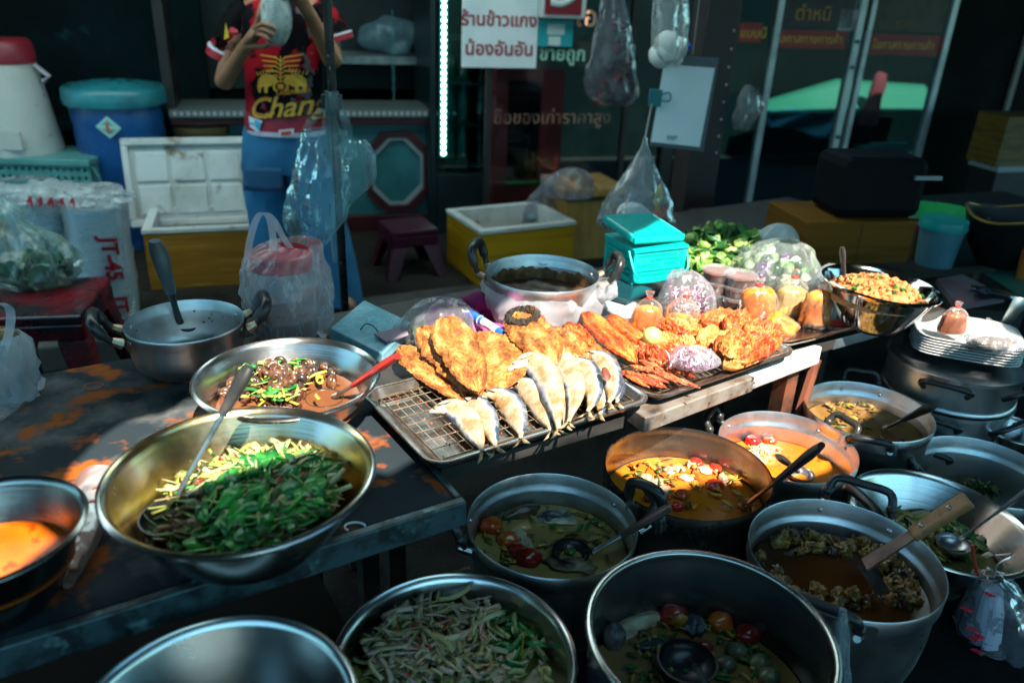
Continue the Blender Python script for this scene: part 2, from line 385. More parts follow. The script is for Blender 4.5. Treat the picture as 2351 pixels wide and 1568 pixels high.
# chain hanging in the opening
uc, zc1 = SU(905, 245, .3); _, zc0 = SU(905, 140, .3)
mb = MB()
for i in range(17):
    z = zc1 + (zc0 + .3 - zc1) * i / 17; mb.tube([(uc + .008 * math.cos(a) * (i % 2), .3 + .008 * math.cos(a) * (1 - i % 2), z + .014 * math.sin(a)) for a in [k * math.pi / 4 for k in range(8)]], .0025, 5, closed=True)
mb.build('chain', M('teal painted chain', (.1, .35, .33), .4, .5), shop)
# ---- right: sliding glass doors with aluminium frames
d1, _ = SU(1722, 430); d2, _ = SU(1893, 480); d3, _ = SU(2112, 330); _, zb0 = SU(1800, 500); _, zb1 = SU(1800, 482)
PX, _ = SU(1600, 400)
for nm, u, wd in (('door_frame', d1, .042), ('door_frame', d2 - .03, .05), ('door_frame', d2 + .05, .035), ('door_frame', d3, .045)):
    mb = MB(); mb.box((u - wd / 2, -.02, max(zb1, .05)), (u + wd / 2, .03, 2.4)); mb.build(nm, ALUF, shop, smooth=False, bevel=.003)
mb = MB(); mb.box((d1 - .3, -.03, max(0, zb0 - .05)), (d2 + .03, .04, zb1)); mb.build('door_sill', ALUF, shop, smooth=False, bevel=.003)
mb = MB(); mb.box((d2 + .075, -.03, 0), (d3 + .6, .04, zb0 - .02)); mb.build('door_sill', DARKW, shop, smooth=False, bevel=.003)
mb = MB()
for z in (.55, 1.0, 1.16): mb.tube([(d2 - .03, -.035, z), (d2 - .03, -.021, z)], .012)
mb.build('lock', BLACKP, shop)
def glass_mat(name, tint, refl=.12):
    mt, nt, out = nodes(name); t = N(nt, 'BsdfTransparent', i_Color=c4(tint)); g = N(nt, 'BsdfGlossy', i_Roughness=.03)
    lw = N(nt, 'LayerWeight', i_Blend=.25); ml = N(nt, 'Math', operation='MULTIPLY_ADD', i_1=.5, i_2=refl); nt.links.new(lw.outputs['Fresnel'], ml.inputs[0])
    mx = N(nt, 'MixShader'); nt.links.new(ml.outputs[0], mx.inputs[0]); nt.links.new(t.outputs[0], mx.inputs[1]); nt.links.new(g.outputs[0], mx.inputs[2]); nt.links.new(mx.outputs[0], out.inputs[0]); return mt
GLASS = glass_mat('tinted door glass', (.6, .8, .79), .015)
for a, b in ((d1 - .62, d1 - .023), (d1 + .023, d2 - .057), (d2 + .07, d3 - .025)):
    mb = MB(); mb.box((a, .002, zb1), (b, .008, 2.4)); mb.build('glass_pane', GLASS, shop, smooth=False)
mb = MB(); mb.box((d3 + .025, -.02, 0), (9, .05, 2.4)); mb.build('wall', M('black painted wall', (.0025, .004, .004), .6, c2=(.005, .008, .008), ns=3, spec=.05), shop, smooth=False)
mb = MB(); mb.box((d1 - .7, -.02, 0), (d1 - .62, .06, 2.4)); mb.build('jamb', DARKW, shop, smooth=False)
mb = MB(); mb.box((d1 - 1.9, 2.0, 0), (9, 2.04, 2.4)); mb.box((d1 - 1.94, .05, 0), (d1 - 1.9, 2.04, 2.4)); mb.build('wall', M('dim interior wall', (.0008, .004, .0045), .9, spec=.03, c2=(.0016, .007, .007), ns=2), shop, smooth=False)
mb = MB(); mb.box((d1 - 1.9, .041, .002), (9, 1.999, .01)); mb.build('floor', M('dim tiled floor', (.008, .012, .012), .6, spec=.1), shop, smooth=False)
# red notice strips with yellow writing stuck on the glass
RED = M('red sticker', (.3, .015, .02), .5, c2=(.22, .012, .016), ns=5); YEL = M('yellow lettering', (.75, .42, .03), .5)
def on_shop(mb, s, size, px, py, mi, dep=0, ext=.0006, off=0, space=1):
    vs, fs = text_mesh(s, size, ext, 0, off, space=space); u, z = SU(px, py, dep)
    mb.add([(q.x + u, dep - q.z, q.y + z) for q in vs], fs, mi)
def strip(px0, py0, px1, py1, label, words):
    (a, z1), (b, _), (_, z0) = SU(px0, py0), SU(px1, py0), SU((px0 + px1) / 2, py1)
    mb = MB(); mb.box((a, -.002, z0), (b, .0015, z1))
    for s, size, px, py in words: on_shop(mb, s, size, px, py, 1, -.0035)
    o = mb.build('notice_strip', [RED, YEL], None, smooth=False, loc=S0, rz=AS); tag(o, label, 'notice')
strip(1775, 68, 1948, 112, 'red notice strip with yellow writing on the middle glass door pane', [('โอกาสทางการค้า', .075, 1860, 92)])
strip(1995, 78, 2170, 128, 'red notice strip with yellow writing on the right hand glass pane', [('โอกาสทางการค้า', .075, 2075, 106)])
strip(1700, 52, 1752, 98, 'short red notice strip beside the dark pillar on the glass', [('แบบนี้', .08, 1730, 78)])
def poster(px0, py0, px1, py1, c, label, words, cy=(.45, .22, .02)):
    (a, z1), (b, z0) = SU(px0, py0), SU(px1, py1)
    mb = MB(); mb.box((a, -.002, z0), (b, .0015, z1))
    for s, size, px, py in words: on_shop(mb, s, size, px, py, 1, -.0035)
    o = mb.build('poster', [M('poster ' + label[:14], c, .5, c2=tuple(q * .5 for q in c), ns=9), M('poster ink ' + label[:9], cy, .5)], None, smooth=False, loc=S0, rz=AS); tag(o, label, 'poster')
poster(1785, -60, 1952, 66, (.03, .02, .03), 'dark poster with yellow word above the red strip on the middle pane', [('ตำหนิ', .12, 1868, 34)])
poster(1998, -60, 2165, 76, (.05, .035, .02), 'brownish picture poster above the red strip on the right pane', [('ราคา', .08, 2080, 56)], (.2, .1, .03))
poster(1932, 22, 1962, 72, (.4, .42, .45), 'small pale paper note taped by the door handle stile', [])
# behind the door glass: a box, and shapes standing in for street reflections
def in_shop(px, py, dep): u, z = SU(px, py, dep); return u, z
mb = MB()
(a, za), (b, zb), (c, zc) = in_shop(1765, 248, 1.5), in_shop(1960, 190, 1.5), in_shop(2165, 215, 1.5)
mb.sheet(lambda s, t: V((a + (c - a) * s, 1.75 - .3 * t, za + (zb - za) * (min(1, s * 2.2) - .35 * max(0, s - .45)) * (1 - t) - .04 * t)), 40, 6)
tag(mb.build('parasol', M('green parasol cloth', (.004, .085, .048), .7), None, loc=S0, rz=AS, solid=.004), 'bright green parasol edge standing in for a sliding door reflection', 'parasol')
mb = MB(); (a, za), (b, zb) = in_shop(1768, 255, 1.5), in_shop(1915, 318, 1.5)
mb.sheet(lambda s, t: V((a + (b - a) * s, 1.5 + .05 * math.sin(s * 9 + t * 4), za + (zb - za) * t * (.55 + .45 * s) + .015 * math.sin(s * 6))), 20, 10)
tag(mb.build('tarpaulin_sheet', M('sky blue tarpaulin', (.015, .15, .22), .6, c2=(.01, .1, .17), ns=7, bump=.4, bs=12), None, loc=S0, rz=AS, solid=.004), 'sky blue tarpaulin standing in for a reflection under the green parasol', 'tarpaulin')
(a, za), (b, zb) = in_shop(2015, 165, 1.45), in_shop(2010, 285, 1.45)
mb = MB(); mb.lathe([(.02, za), (.06, za - .02), (.075, za - .12), (.07, (za + zb) / 2), (.11, zb), (.02, zb)], 18, fn=lambda q, i, an: V((q.x + a + .02 * math.sin(i), q.y * .5 + 1.42, q.z)))
o = mb.build('red_dress', M('dusty red cloth', (.12, .008, .015), .9), None, loc=S0, rz=AS); tag(o, 'red dress shape standing in for a reflection in the right pane', 'dress')
(a, za), (b, zb) = in_shop(1998, 330, 1.35), in_shop(2062, 445, 1.35)
mb = MB(); mb.box((a, 1.35, zb), (b, 1.55, za - .05)); mb.box((a + .02, 1.355, za - .048), (b - .02, 1.39, za)); mb.box((a + .03, 1.345, zb + .05), (b - .03, 1.3499, zb + .11), 1)
tag(mb.build('storage_box', [M('pale green plastic', (.07, .18, .15), .5), M('grey recess', (.12, .2, .18), .5)], None, loc=S0, rz=AS, bevel=.008), 'pale green plastic drawer box behind the right door pane', 'storage box')
# ------------------------------------------------------------------ glass fridge with a strip of lights
(fa, _), (fb, ft) = SU(988, 300, -.1), SU(1118, 300, -.1); _, fz = SU(1060, 400, -.1); _, fz0 = SU(1060, 475, -.1)
fr = thing('drinks_fridge', 'tall dark glass fronted fridge with teal lit interior', 'fridge', S0, AS)
FD = M('dark fridge enamel', (.008, .018, .02), .35, c2=(.004, .01, .011), ns=4)
mb = MB(); mb.box((fa, -.1, 0), (fa + .035, .5, 1.95)); mb.box((fb + .1, -.1, 0), (fb + .135, .5, 1.95)); mb.box((fa + .036, .46, 0), (fb + .099, .5, 1.95)); mb.box((fa + .036, -.1, 0), (fb + .099, .459, fz)); mb.box((fa + .036, -.1, 1.9), (fb + .099, .459, 1.95))
mb.build('cabinet', FD, fr, smooth=False, bevel=.004)
mb = MB(); mb.box((fa + .036, .452, fz), (fb + .099, .459, 1.9)); mb.build('back_panel', M('teal lit panel', (.01, .2, .19), .4, c2=(.006, .12, .12), ns=3), fr, smooth=False)
mb = MB()
for k in range(4): mb.box((fa + .04, .0, fz + .02 + k * .24), (fb + .095, .44, fz + .026 + k * .24))
mb.build('shelf', M('wire shelf grey', (.06, .2, .2), .3, .5), fr, smooth=False)
mb = MB(); mb.box((fa + .05, -.097, fz + .01), (fb + .09, -.091, 1.9)); mb.build('glass_door', glass_mat('teal fridge glass', (.6, .85, .84), .03), fr, smooth=False)
ul, zl0 = SU(1016, 350, -.1)
mb = MB(); mb.box((ul - .022, -.128, zl0 - .02), (ul + .022, -.118, 1.9)); mb.build('light_strip', M('strip backing', (.02, .25, .23), .4), fr, smooth=False)
mb = MB(); nl = int((1.9 - zl0) / .0345)
for i in range(nl): mb.blob((ul, -.131, zl0 + i * .0345), (.0135, .006, .0135), amp=0, sub=2)
mb.build('lamp', M('led lens', (.62, 1, .88), .3, em=3.2), fr)
# inner bottles in the fridge
for k in range(3):
    for i in range(3):
        mb = MB(); mb.lathe([(.001, 0), (.03, 0), (.032, .12), (.012, .17), (.012, .2), (.001, .2)], 14)
        o = mb.build('bottle', M('teal bottle plastic', (.01, .16, .14), .2, em=.02), None, loc=S0 + uS * (fa + .18 + i * .085) - nS * .25 + V((0, 0, fz + .03 + k * .24)))  # bottle plastic given a faint glow of its own
        tag(o, 'dim teal bottle on a shelf inside the lit glass fridge', 'bottle', 'bottles in the fridge')
# ------------------------------------------------------------------ red fridge
(ra, _), (rb, _) = SU(1118, 300, -.25), SU(1245, 300, -.25); _, rz1 = SU(1180, 160, -.25); _, wz0 = SU(1180, 415, -.25); _, wz1 = SU(1180, 185, -.25)
rf = thing('red_fridge', 'faded red drinks fridge with dark rounded window', 'fridge', S0, AS)
RFR = M('faded red enamel', (.16, .012, .018), .35, c2=(.09, .008, .012), ns=3, rv=.1)
mb = MB(); x0, x1, y0 = ra + .05, rb + .12, -.25
a0, a1 = x0 + .07, x1 - .13
mb.box((x0, y0, 0), (a0, .1, rz1)); mb.box((a1, y0, 0), (x1, .1, rz1)); mb.box((a0, y0, 0), (a1, .1, wz0)); mb.box((a0, y0, wz1), (a1, .1, rz1)); mb.box((a0, .06, wz0), (a1, .1, wz1))
mb.build('cabinet', RFR, rf, smooth=False)
mb = MB(); mb.box((a0, y0 + .03, wz0), (a1, y0 + .036, wz1)); mb.build('glass_door', glass_mat('dark red fridge glass', (.3, .42, .42), .06), rf, smooth=False)
mb = MB(); mb.box((a0, y0 - .012, wz0 - .018), (a1, y0 - .001, wz0 - .004)); mb.build('price_rail', M('green strip', (.01, .3, .1), .4), rf, smooth=False)
mb = MB(); mb.box((a0 + .05, -.12, wz0 + .02), (a0 + .17, .05, wz0 + .17)); mb.box((a0 + .19, -.1, wz0 + .02), (a0 + .26, .05, wz0 + .25), 1); mb.build('bottles', [M('dim bottle mauve', (.1, .07, .08), .3), M('dim bottle brown', (.08, .03, .03), .3)], rf, smooth=False, bevel=.01)
# glass panel in front of it with lettering
gp = thing('lettered_glass', 'glass panel with painted orange and green shop lettering', 'glass panel', S0, AS)
(ga, _), (gb, _) = SU(1122, 250, -.3), SU(1430, 250, -.3)
mb = MB(); mb.box((ga + .016, -.306, .031), (gb - .001, -.3, 1.9)); mb.build('glass_pane', glass_mat('clear shop glass', (.86, .9, .9), .03), gp, smooth=False)
mb = MB(); mb.box((ga - .02, -.32, 0), (ga + .015, -.28, 1.9)); mb.box((gb, -.32, 0), (gb + .03, -.28, 1.9)); mb.box((ga + .016, -.32, .0), (gb - .001, -.28, .03)); mb.build('frame', DARKW, gp, smooth=False)
mb = MB(); on_shop(mb, 'ซื้อของเก่าราคาสูง', .1, 1270, 272, 0, -.309); mb.build('lettering', M('faded orange paint', (.33, .17, .11), .6, c2=(.08, .035, .03), ns=7, lo=.42, hi=.62), gp, smooth=False)
mb = MB(); on_shop(mb, 'ขายถูก', .1, 1292, 126, 0, -.309, off=.002); mb.build('lettering', M('pale green paint', (.35, .6, .45), .5), gp, smooth=False)
for s_, x_ in (('โ', 1328), ('อ', 1356)):
    mb = MB(); on_shop(mb, s_, .14, x_, 42, 0, -.309, off=.002); mb.build('lettering', M('pale orange paint', (.75, .4, .25), .5), gp, smooth=False)
# white sign with red writing
(sa, st), (sb, sb0) = SU(1062, -60, -.34), SU(1229, 157, -.34)
sg = thing('menu_sign', 'white board with two lines of red handwritten Thai words', 'sign', S0, AS)
mb = MB(); mb.box((sa, -.352, sb0), (sb, -.34, st)); mb.build('board', M('white sign board', (.72, .76, .77), .35, c2=(.6, .68, .7), ns=3), sg, smooth=False, rz=0)
for s_, z_, y_ in (('ร้านข้าวแกง', .09, 48), ('น้องอันอัน', .094, 115)):
    mb = MB(); on_shop(mb, s_, z_, 1147, y_, 0, -.3535, off=.0022); mb.build('lettering', M('dark red paint', (.3, .008, .02), .5), sg, smooth=False)
(qa, q1), (qb, q0) = SU(1236, 46, -.33), SU(1312, 108, -.33)
pc = thing('picture_card', 'small teal and white picture card on the glass', 'card', S0, AS)
mb = MB(); mb.box((qa, -.34, q0), (qb, -.33, q1)); mb.box((qa + .05, -.343, q0 + .06), (qb - .05, -.3401, q1 - .02), 1); mb.box((qa + .06, -.343, q0 + .005), (qb - .07, -.3401, q0 + .05), 1); mb.build('card', [M('teal card', (.01, .33, .37), .5), M('white card', (.6, .66, .62), .5)], pc, smooth=False)
(qa, q1), (qb, q0) = SU(1236, -40, -.35), SU(1335, 44, -.35)
bx = thing('meter_box', 'white framed red box with curved white band above the card', 'box', S0, AS)
mb = MB(); mb.box((qa, -.42, q0), (qb, -.352, q1)); mb.build('casing', M('white casing', (.55, .58, .58), .4), bx, smooth=False, bevel=.012)
mb = MB(); mb.box((qa + .02, -.426, q0 + .02), (qb - .03, -.4205, q1)); mb.build('face', M('dark red face', (.2, .006, .015), .4), bx, smooth=False)
mb = MB(); mb.sheet(lambda s, t: V((qa + .05 + (qb - qa - .1) * s, -.43, q0 + .055 + .035 * t + .06 * (s - .3) ** 2 * 2)), 14, 2); mb.build('band', M('white band', (.6, .62, .62), .4), bx, solid=.002)
# bag of goods on the display shelf
(a, za), (b, zb) = SU(825, 38, .55), SU(960, 128, .55)
mb = MB(); mb.blob(((a + b) / 2, .6, (za + zb) / 2), ((b - a) / 2, .12, (za - zb) / 2), seed=3, amp=.16, fr=1.4, sub=4)
tag(mb.build('shelf_bag', film('bluish bag film', (.35, .6, .68), op=.4, edge=.4, bs=7), None, loc=S0, rz=AS), 'bluish crumpled plastic bag bulging on the dark display shelf', 'plastic bag')
# jars on the left shelf
rnd.seed(3)
for i in range(9):
    u = -3.1 + i * .17 + rnd.uniform(-.03, .03); h = rnd.uniform(.07, .17)
    mb = MB(); mb.lathe([(.001, 0), (.03, 0), (.034, h * .7), (.018, h), (.001, h)], 14)
    tag(mb.build('shelf_jar', [M('teal glass jar', (.02, .16, .15), .12), M('dark jar', (.01, .05, .05), .1), M('aqua jar', (.06, .3, .28), .15)][i % 3], None, loc=S0 + uS * u - nS * .33 + V((0, 0, zs))), 'dim glass jar on the dark shelf behind the barrel', 'jar', 'jars on the back shelf')
# ================================================================== plastic bags
def lerp_rings(rings, k=4):
    o = []
    for i in range(len(rings) - 1):
        p0, p1, p2, p3 = rings[max(0, i - 1)], rings[i], rings[i + 1], rings[min(len(rings) - 1, i + 2)]
        for j in range(k):
            t = j / k
            o.append(tuple(.5 * ((2 * b) + (c - a) * t + (2 * a - 5 * b + 4 * c - d) * t * t + (3 * b - a - 3 * c + d) * t ** 3) for a, b, c, d in zip(p0, p1, p2, p3)))
    o.append(rings[-1]); return o
def bagm(mb, rings, n=44, k=4, wr=.07, seed=0, fr=2.2, vfr=7, mi=0, cap0=True, cap1=False, flip=False):
    """rings: (cx, cy, z, rx, ry) bottom to top or top to bottom; creased film surface"""
    R = lerp_rings(rings, k); vs, fs = [], []
    for i, (cx, cy, z, rx, ry) in enumerate(R):
        for j in range(n):
            a = 2 * math.pi * j / n
            d = nz((math.cos(a) * fr, math.sin(a) * fr, z * vfr), 1, seed); e = nz((math.cos(a) * fr * 2.3, math.sin(a) * fr * 2.3, z * vfr * 1.9), 1, seed + 9)
            q = 1 + wr * (1.2 * (.35 - abs(d) * 2) + .7 * (.3 - 2 * abs(e)))
            vs.append((cx + math.cos(a) * max(rx, .001) * q, cy + math.sin(a) * max(ry, .001) * q, z + wr * .25 * rx * d))
    for i in range(len(R) - 1):
        for j in range(n): fs.append((i * n + j, i * n + (j + 1) % n, (i + 1) * n + (j + 1) % n, (i + 1) * n + j))
    if cap0: fs.append(tuple(range(n))[::-1])
    if cap1: fs.append(tuple((len(R) - 1) * n + j for j in range(n)))
    return mb.add(vs, fs, mi)
def pxr(rows, Y, ry, base):
    """outline rows (py, left px, right px[, ry]) at distance Y to rings relative to base"""
    o = []
    for row in rows:
        y, a, b = row[:3]; A_, B_ = PD(a, y, Y), PD(b, y, Y); c = (A_ + B_) / 2 - V(base)
        o.append((c.x, c.y, c.z, (B_ - A_).length / 2, row[3] if len(row) > 3 else ry))
    return o
def ribbon(mb, pts, w, mi=0, side=(1, 0, 0)):
    s = V(side).normalized(); pts = [V(p) for p in pts]; k = len(pts); vs = []
    for i, p in enumerate(pts): ww = w[i] if isinstance(w, list) else w; vs += [p - s * ww / 2, p + s * ww / 2]
    return mb.add(vs, [(2 * i, 2 * i + 1, 2 * i + 3, 2 * i + 2) for i in range(k - 1)], mi)
def curve(pts, k=6):
    R = lerp_rings([tuple(p) for p in pts], k); return [V(r) for r in R]
# ================================================================== left background
# foam box with its lid standing open
FLc = P(348, 668, 0)
YEL_TAPE = M('yellow taped foam', (.42, .19, .02), .38, c2=(.27, .105, .008), ns=1.2, lo=.35, hi=.65, stretch=(1.2, 1.2, 26), rv=.1, c3=(.55, .3, .06), n3=3)
FOAM = M('stained white foam', (.62, .63, .6), .7, c2=(.5, .5, .46), ns=5, c3=(.22, .13, .06), n3=9, lo3=.62, hi3=.74, bump=.15, bs=80)
hbox = PD(345, 530, FLc.y).z
def open_box(name, label, L, D, H, T, loc, rz, outer, inner, group=None, rim=None):
    t = thing(name, label, 'foam box', loc, rz, group)
    mb = MB()
    mb.box((0, 0, 0), (L, T, H)); mb.box((0, D - T, 0), (L, D, H)); mb.box((0, T, 0), (T, D - T, H)); mb.box((L - T, T, 0), (L, D - T, H)); mb.box((T, T, 0), (L - T, D - T, T))
    mb.build('body', outer, t, smooth=False, bevel=.006)
    mb = MB(); e = .003
    mb.box((T, T, T + .001), (L - T, T + e, H)); mb.box((T, D - T - e, T + .001), (L - T, D - T, H)); mb.box((T, T + e, T + .001), (T + e, D - T - e, H)); mb.box((L - T - e, T + e, T + .001), (L - T, D - T - e, H))
    mb.box((-.004, -.004, H + .001), (L + .004, T + e, H + .02)); mb.box((-.004, D - T - e, H + .001), (L + .004, D + .004, H + .02)); mb.box((-.004, T + e, H + .001), (T + e, D - T - e, H + .02)); mb.box((L - T - e, T + e, H + .001), (L + .004, D - T - e, H + .02))
    mb.build('lining', inner, t, smooth=False, bevel=.003)
    return t
fb_ = open_box('foam_box', 'open yellow taped foam box with its lid standing up behind the alu pot', .66, .42, hbox - .02, .035, FLc, AK - rad(8), YEL_TAPE, FOAM)
LL = PD(303, 522, FLc.y + .33); LRt = PD(296, 320, FLc.y + .36)
lw_, lh = .62, (LRt.z - LL.z)
mb = MB(); mb.box((0, 0, 0), (lw_, .03, lh))
mb.box((0, -.028, 0), (lw_, -.0005, .035)); mb.box((0, -.028, lh - .035), (lw_, -.0005, lh)); mb.box((0, -.028, .0355), (.032, -.0005, lh - .0355)); mb.box((lw_ - .032, -.028, .0355), (lw_, -.0005, lh - .0355))
for i in range(3):
    for j in range(2):
        x0 = .055 + i * (lw_ - .1) / 3; z0 = .06 + j * (lh - .11) / 2
        mb.box((x0, -.012, z0), (x0 + (lw_ - .1) / 3 - .022, -.0005, z0 + (lh - .11) / 2 - .02))
o = mb.build('lid', FOAM, None, smooth=False, bevel=.007); o.parent = fb_; o.rotation_euler.x = rad(-9); o.location = fb_.matrix_basis.inverted() @ LL
o['label'] = 'stained white foam lid with raised panels standing open'
# plastic wastebasket, cooler
YC = 4.0
a, b = PD(-40, 500, YC), PD(192, 372, YC)
mb = MB(); wx, wz = b.x - a.x, b.z - a.z
BASK = M('aqua basket plastic', (.1, .3, .28), .4, c2=(.06, .22, .2), ns=4)
t = thing('plastic_basket', 'aqua perforated plastic basket under the white cooler', 'basket', (a.x, YC, a.z), rad(3))
nx, nz_ = 17, 7
for i in range(nx):
    for j in range(nz_):
        x0, z0 = wx * i / nx, wz * .9 * j / nz_; dx, dz = wx / nx, wz * .9 / nz_
        c = V((x0 + dx / 2, 0, z0 + dz / 2)); rr = dx * .27
        vs = [(x0, 0, z0), (x0 + dx, 0, z0), (x0 + dx, 0, z0 + dz), (x0, 0, z0 + dz)] + [(c.x + rr * math.cos(k * math.pi / 4 + math.pi * 1.25), 0, c.z + rr * math.sin(k * math.pi / 4 + math.pi * 1.25)) for k in range(8)]
        mb.add(vs, [(0, 1, 6, 5, 4), (1, 2, 8, 7, 6), (2, 3, 10, 9, 8), (3, 0, 4, 11, 10)])
mb.box((wx, .003, 0), (wx + .006, .32, wz * .9)); mb.box((-.006, .003, 0), (0, .32, wz * .9)); mb.box((0, .32, 0), (wx, .326, wz * .9)); mb.box((0, .004, -.008), (wx, .32, -.002))
mb.build('body', BASK, t, smooth=False)
mb = MB(); mb.box((-.015, -.015, wz * .9), (wx + .015, .335, wz * .9 + .035)); mb.build('rim', BASK, t, smooth=False, bevel=.006)
mb = MB(); mb.box((.02, .08, .01), (wx * .5, .28, wz * .6)); mb.box((wx * .55, .1, .01), (wx * .9, .28, wz * .5), 1); mb.build('contents', [M('blue packet', (.03, .08, .22), .4), M('red packet', (.2, .03, .05), .4)], t, smooth=False, bevel=.02)
mb = MB(); mb.tube([(wx + .008, .02, .05), (wx + .04, .02, .1), (wx + .045, .02, wz * .7), (wx + .008, .02, wz * .9)], .006); mb.build('handle', BASK, t)
yc0 = PD(80, 502, YC).z
t = thing('yellow_crate', 'yellow and white crate under the aqua basket at the left edge', 'crate', (a.x, YC, 0), rad(3))
mb = MB(); mb.box((-.02, -.01, yc0 - .1), (wx + .02, .36, yc0 - .012)); mb.build('lid', YEL_TAPE, t, smooth=False, bevel=.01)
mb = MB(); mb.box((0, .01, 0), (wx, .34, yc0 - .102)); mb.build('body', M('greyed crate', (.1, .11, .1), .7), t, smooth=False)
cz = b.z + .001; cc = PD(38, 300, YC + .2); pxm = mpp(cc)
def hz(py, Y): return PD(60, py, Y).z
r1, r0 = 92 * pxm, 65 * pxm
ht = hz(92, YC + .2) - cz
t = thing('water_cooler', 'worn white water cooler with faded red lid on the aqua basket', 'cooler', (cc.x, YC + .2, cz))
WH = M('worn white plastic', (.5, .5, .46), .5, c2=(.42, .43, .4), ns=4, c3=(.14, .15, .14), n3=22, lo3=.68, hi3=.74)
mb = MB(); hh = ht * .8; mb.lathe([(.001, 0), (r1, 0), (r1 * 1.005, .02), (r0 * 1.02, hh * .97), (r0, hh), (.001, hh)], 56); mb.build('body', WH, t)
mb = MB(); mb.lathe([(.001, hh + .001), (r0 * 1.05, hh + .001), (r0 * 1.06, hh + .02), (r0 * 1.0, ht * .97), (r0 * .9, ht), (.001, ht + .01)], 56); mb.build('lid', M('faded red plastic', (.3, .02, .03), .4, c2=(.22, .015, .025), ns=6), t)
mb = MB(); mb.box((-.02, -r1 * .93 - .012, hh * .1), (.14, -r1 * .9 - .004, hh * .3)); mb.build('label', M('blank sticker', (.52, .5, .45), .5), t, smooth=False)
mb = MB(); mb.tube([(r1 * .9, 0, hh * .8), (r1 * 1.08, 0, hh * .86), (r0 * 1.1, 0, hh * .98)], .012); mb.build('handle', M('pale handle', (.4, .35, .38), .4), t)
# blue barrel
YB = 4.35; cc = PD(277, 300, YB); m_ = mpp(cc); zt, zl_ = PD(270, 182, YB).z, PD(270, 236, YB).z
t = thing('blue_barrel', 'blue plastic barrel with aqua lid and diamond sticker', 'barrel', (cc.x, YB, 0))
BLU = M('blue barrel plastic', (.006, .075, .24), .35, c2=(.004, .05, .17), ns=3, c3=(.02, .13, .33), n3=6); R_ = 98 * m_
mb = MB(); mb.lathe([(.001, 0), (R_ * .8, 0), (R_ * .84, .03), (R_ * .93, zl_ * .5), (R_ * .98, zl_ * .8), (R_ * .96, zl_ * .86), (R_ * .99, zl_ * .92), (R_ * .93, zl_), (.001, zl_)], 56); mb.build('body', BLU, t)
mb = MB(); mb.lathe([(.001, zl_ + .001), (R_ * 1.1, zl_ + .001), (R_ * 1.12, zl_ + .02), (R_ * 1.1, zl_ + .075), (R_ * 1.04, zl_ + .09), (R_ * .92, zl_ + .08), (R_ * .8, zl_ + .1), (R_ * .3, zl_ + .115), (.001, zl_ + .115)], 56); mb.build('lid', M('aqua lid plastic', (.02, .2, .23), .3, c2=(.015, .14, .17), ns=3, rv=.1), t)
s_ = PD(250, 293, YB - R_); mb = MB(); sx = 30 * m_
mb.add([(-sx, 0, 0), (0, 0, -sx * .8), (sx, 0, 0), (0, 0, sx * .8)], [(0, 1, 2, 3)]); mb.add([(-sx * .7, -.002, 0), (0, -.002, -sx * .55), (sx * .7, -.002, 0), (0, -.002, sx * .55)], [(0, 1, 2, 3)], 1)
mb.box((-sx * .9, -.005, -sx * .09), (sx * .9, -.0025, sx * .13), 0); mb.box((-sx * .15, -.0065, -sx * .3), (sx * .1, -.0045, sx * .35), 2); mb.box((-sx * .05, -.0065, -sx * .35), (sx * .3, -.0045, -sx * .2), 2)
o = mb.build('sticker', [M('mint sticker', (.35, .6, .52), .5), M('green sticker', (.12, .4, .3), .5), M('sticker red', (.5, .12, .1), .5)], t, smooth=False, loc=(s_.x - cc.x, -R_ * .99 - .006, s_.z)); o.rotation_euler.z = rad(-6)
# dull brass pan behind the lid
cc = PD(462, 300, 4.5)
t = thing('brass_pan', 'dull brass pan on the dark ground behind the foam lid', 'pan', (cc.x, 4.5, 0))
mb = MB(); mb.lathe([(.001, 0), (.12, 0), (.13, cc.z - .05), (.15, cc.z), (.145, cc.z + .03), (.001, cc.z + .02)], 40); mb.build('body', M('dull brass', (.1, .07, .025), .5, .6), t)
# stacked food tubs in bags
TUB = M('white food tub', (.74, .82, .83), .4, sub=.1)
def tub_stack(px, pyb, pyt, w, label, seed):
    b_ = P(px, pyb, 0); m_ = mpp(b_); h = PD(px, pyt, b_.y).z; R_ = w * m_ / 2
    t = thing('tub_stack', label, 'stack of tubs', b_, 0, 'bagged stacks of white tubs')
    n = 34
    for i in range(n):
        mb = MB() if i == 0 else mb
        z = h * i / n; d = h / n; ox = .006 * nz((i * .3, seed, 0)); mb.lathe([(R_ * .9, z), (R_ * .93, z + d * .55), (R_ * 1.0, z + d * .6), (R_ * 1.0, z + d * .93), (R_ * .9, z + d)], 36, fn=lambda q, i_, an: q + V((ox, 0, 0)), cap=False)
    mb.build('tub_pile', TUB, t)
    mb = MB(); bagm(mb, [(0, 0, .005, R_ * 1.0, R_ * 1.0), (0, 0, h * .3, R_ * 1.1, R_ * 1.08), (0, 0, h * .7, R_ * 1.12, R_ * 1.1), (0, 0, h * 1.0, R_ * 1.16, R_ * 1.1), (-.02, 0, h * 1.09, R_ * 1.1, R_ * 1.0), (-.03, 0, h * 1.13, R_ * .8, R_ * .7)], wr=.08, seed=seed)
    mb.build('bag', film('tub bag film', (.8, .86, .88), op=.26, edge=.45, bs=9), t)
    return t, R_, h
t, R_, h = tub_stack(140, 735, 455, 118, 'left bagged stack of white plastic tubs behind the red stool', 3)
t, R_, h = tub_stack(263, 742, 470, 112, 'bagged stack of white tubs with red letters nearest the yellow foam box', 8)
mb = MB()
for s, z in (('JT-45', h * .62), ('JT-45', h * .14)):
    vs, fs = text_mesh(s, .085, .0008, .15, .003)
    mb.add([(R_ * 1.17 * math.sin(.75 + q.y / R_ * .9), -R_ * 1.17 * math.cos(.75 + q.y / R_ * .9), z - q.x) for q in vs], fs)
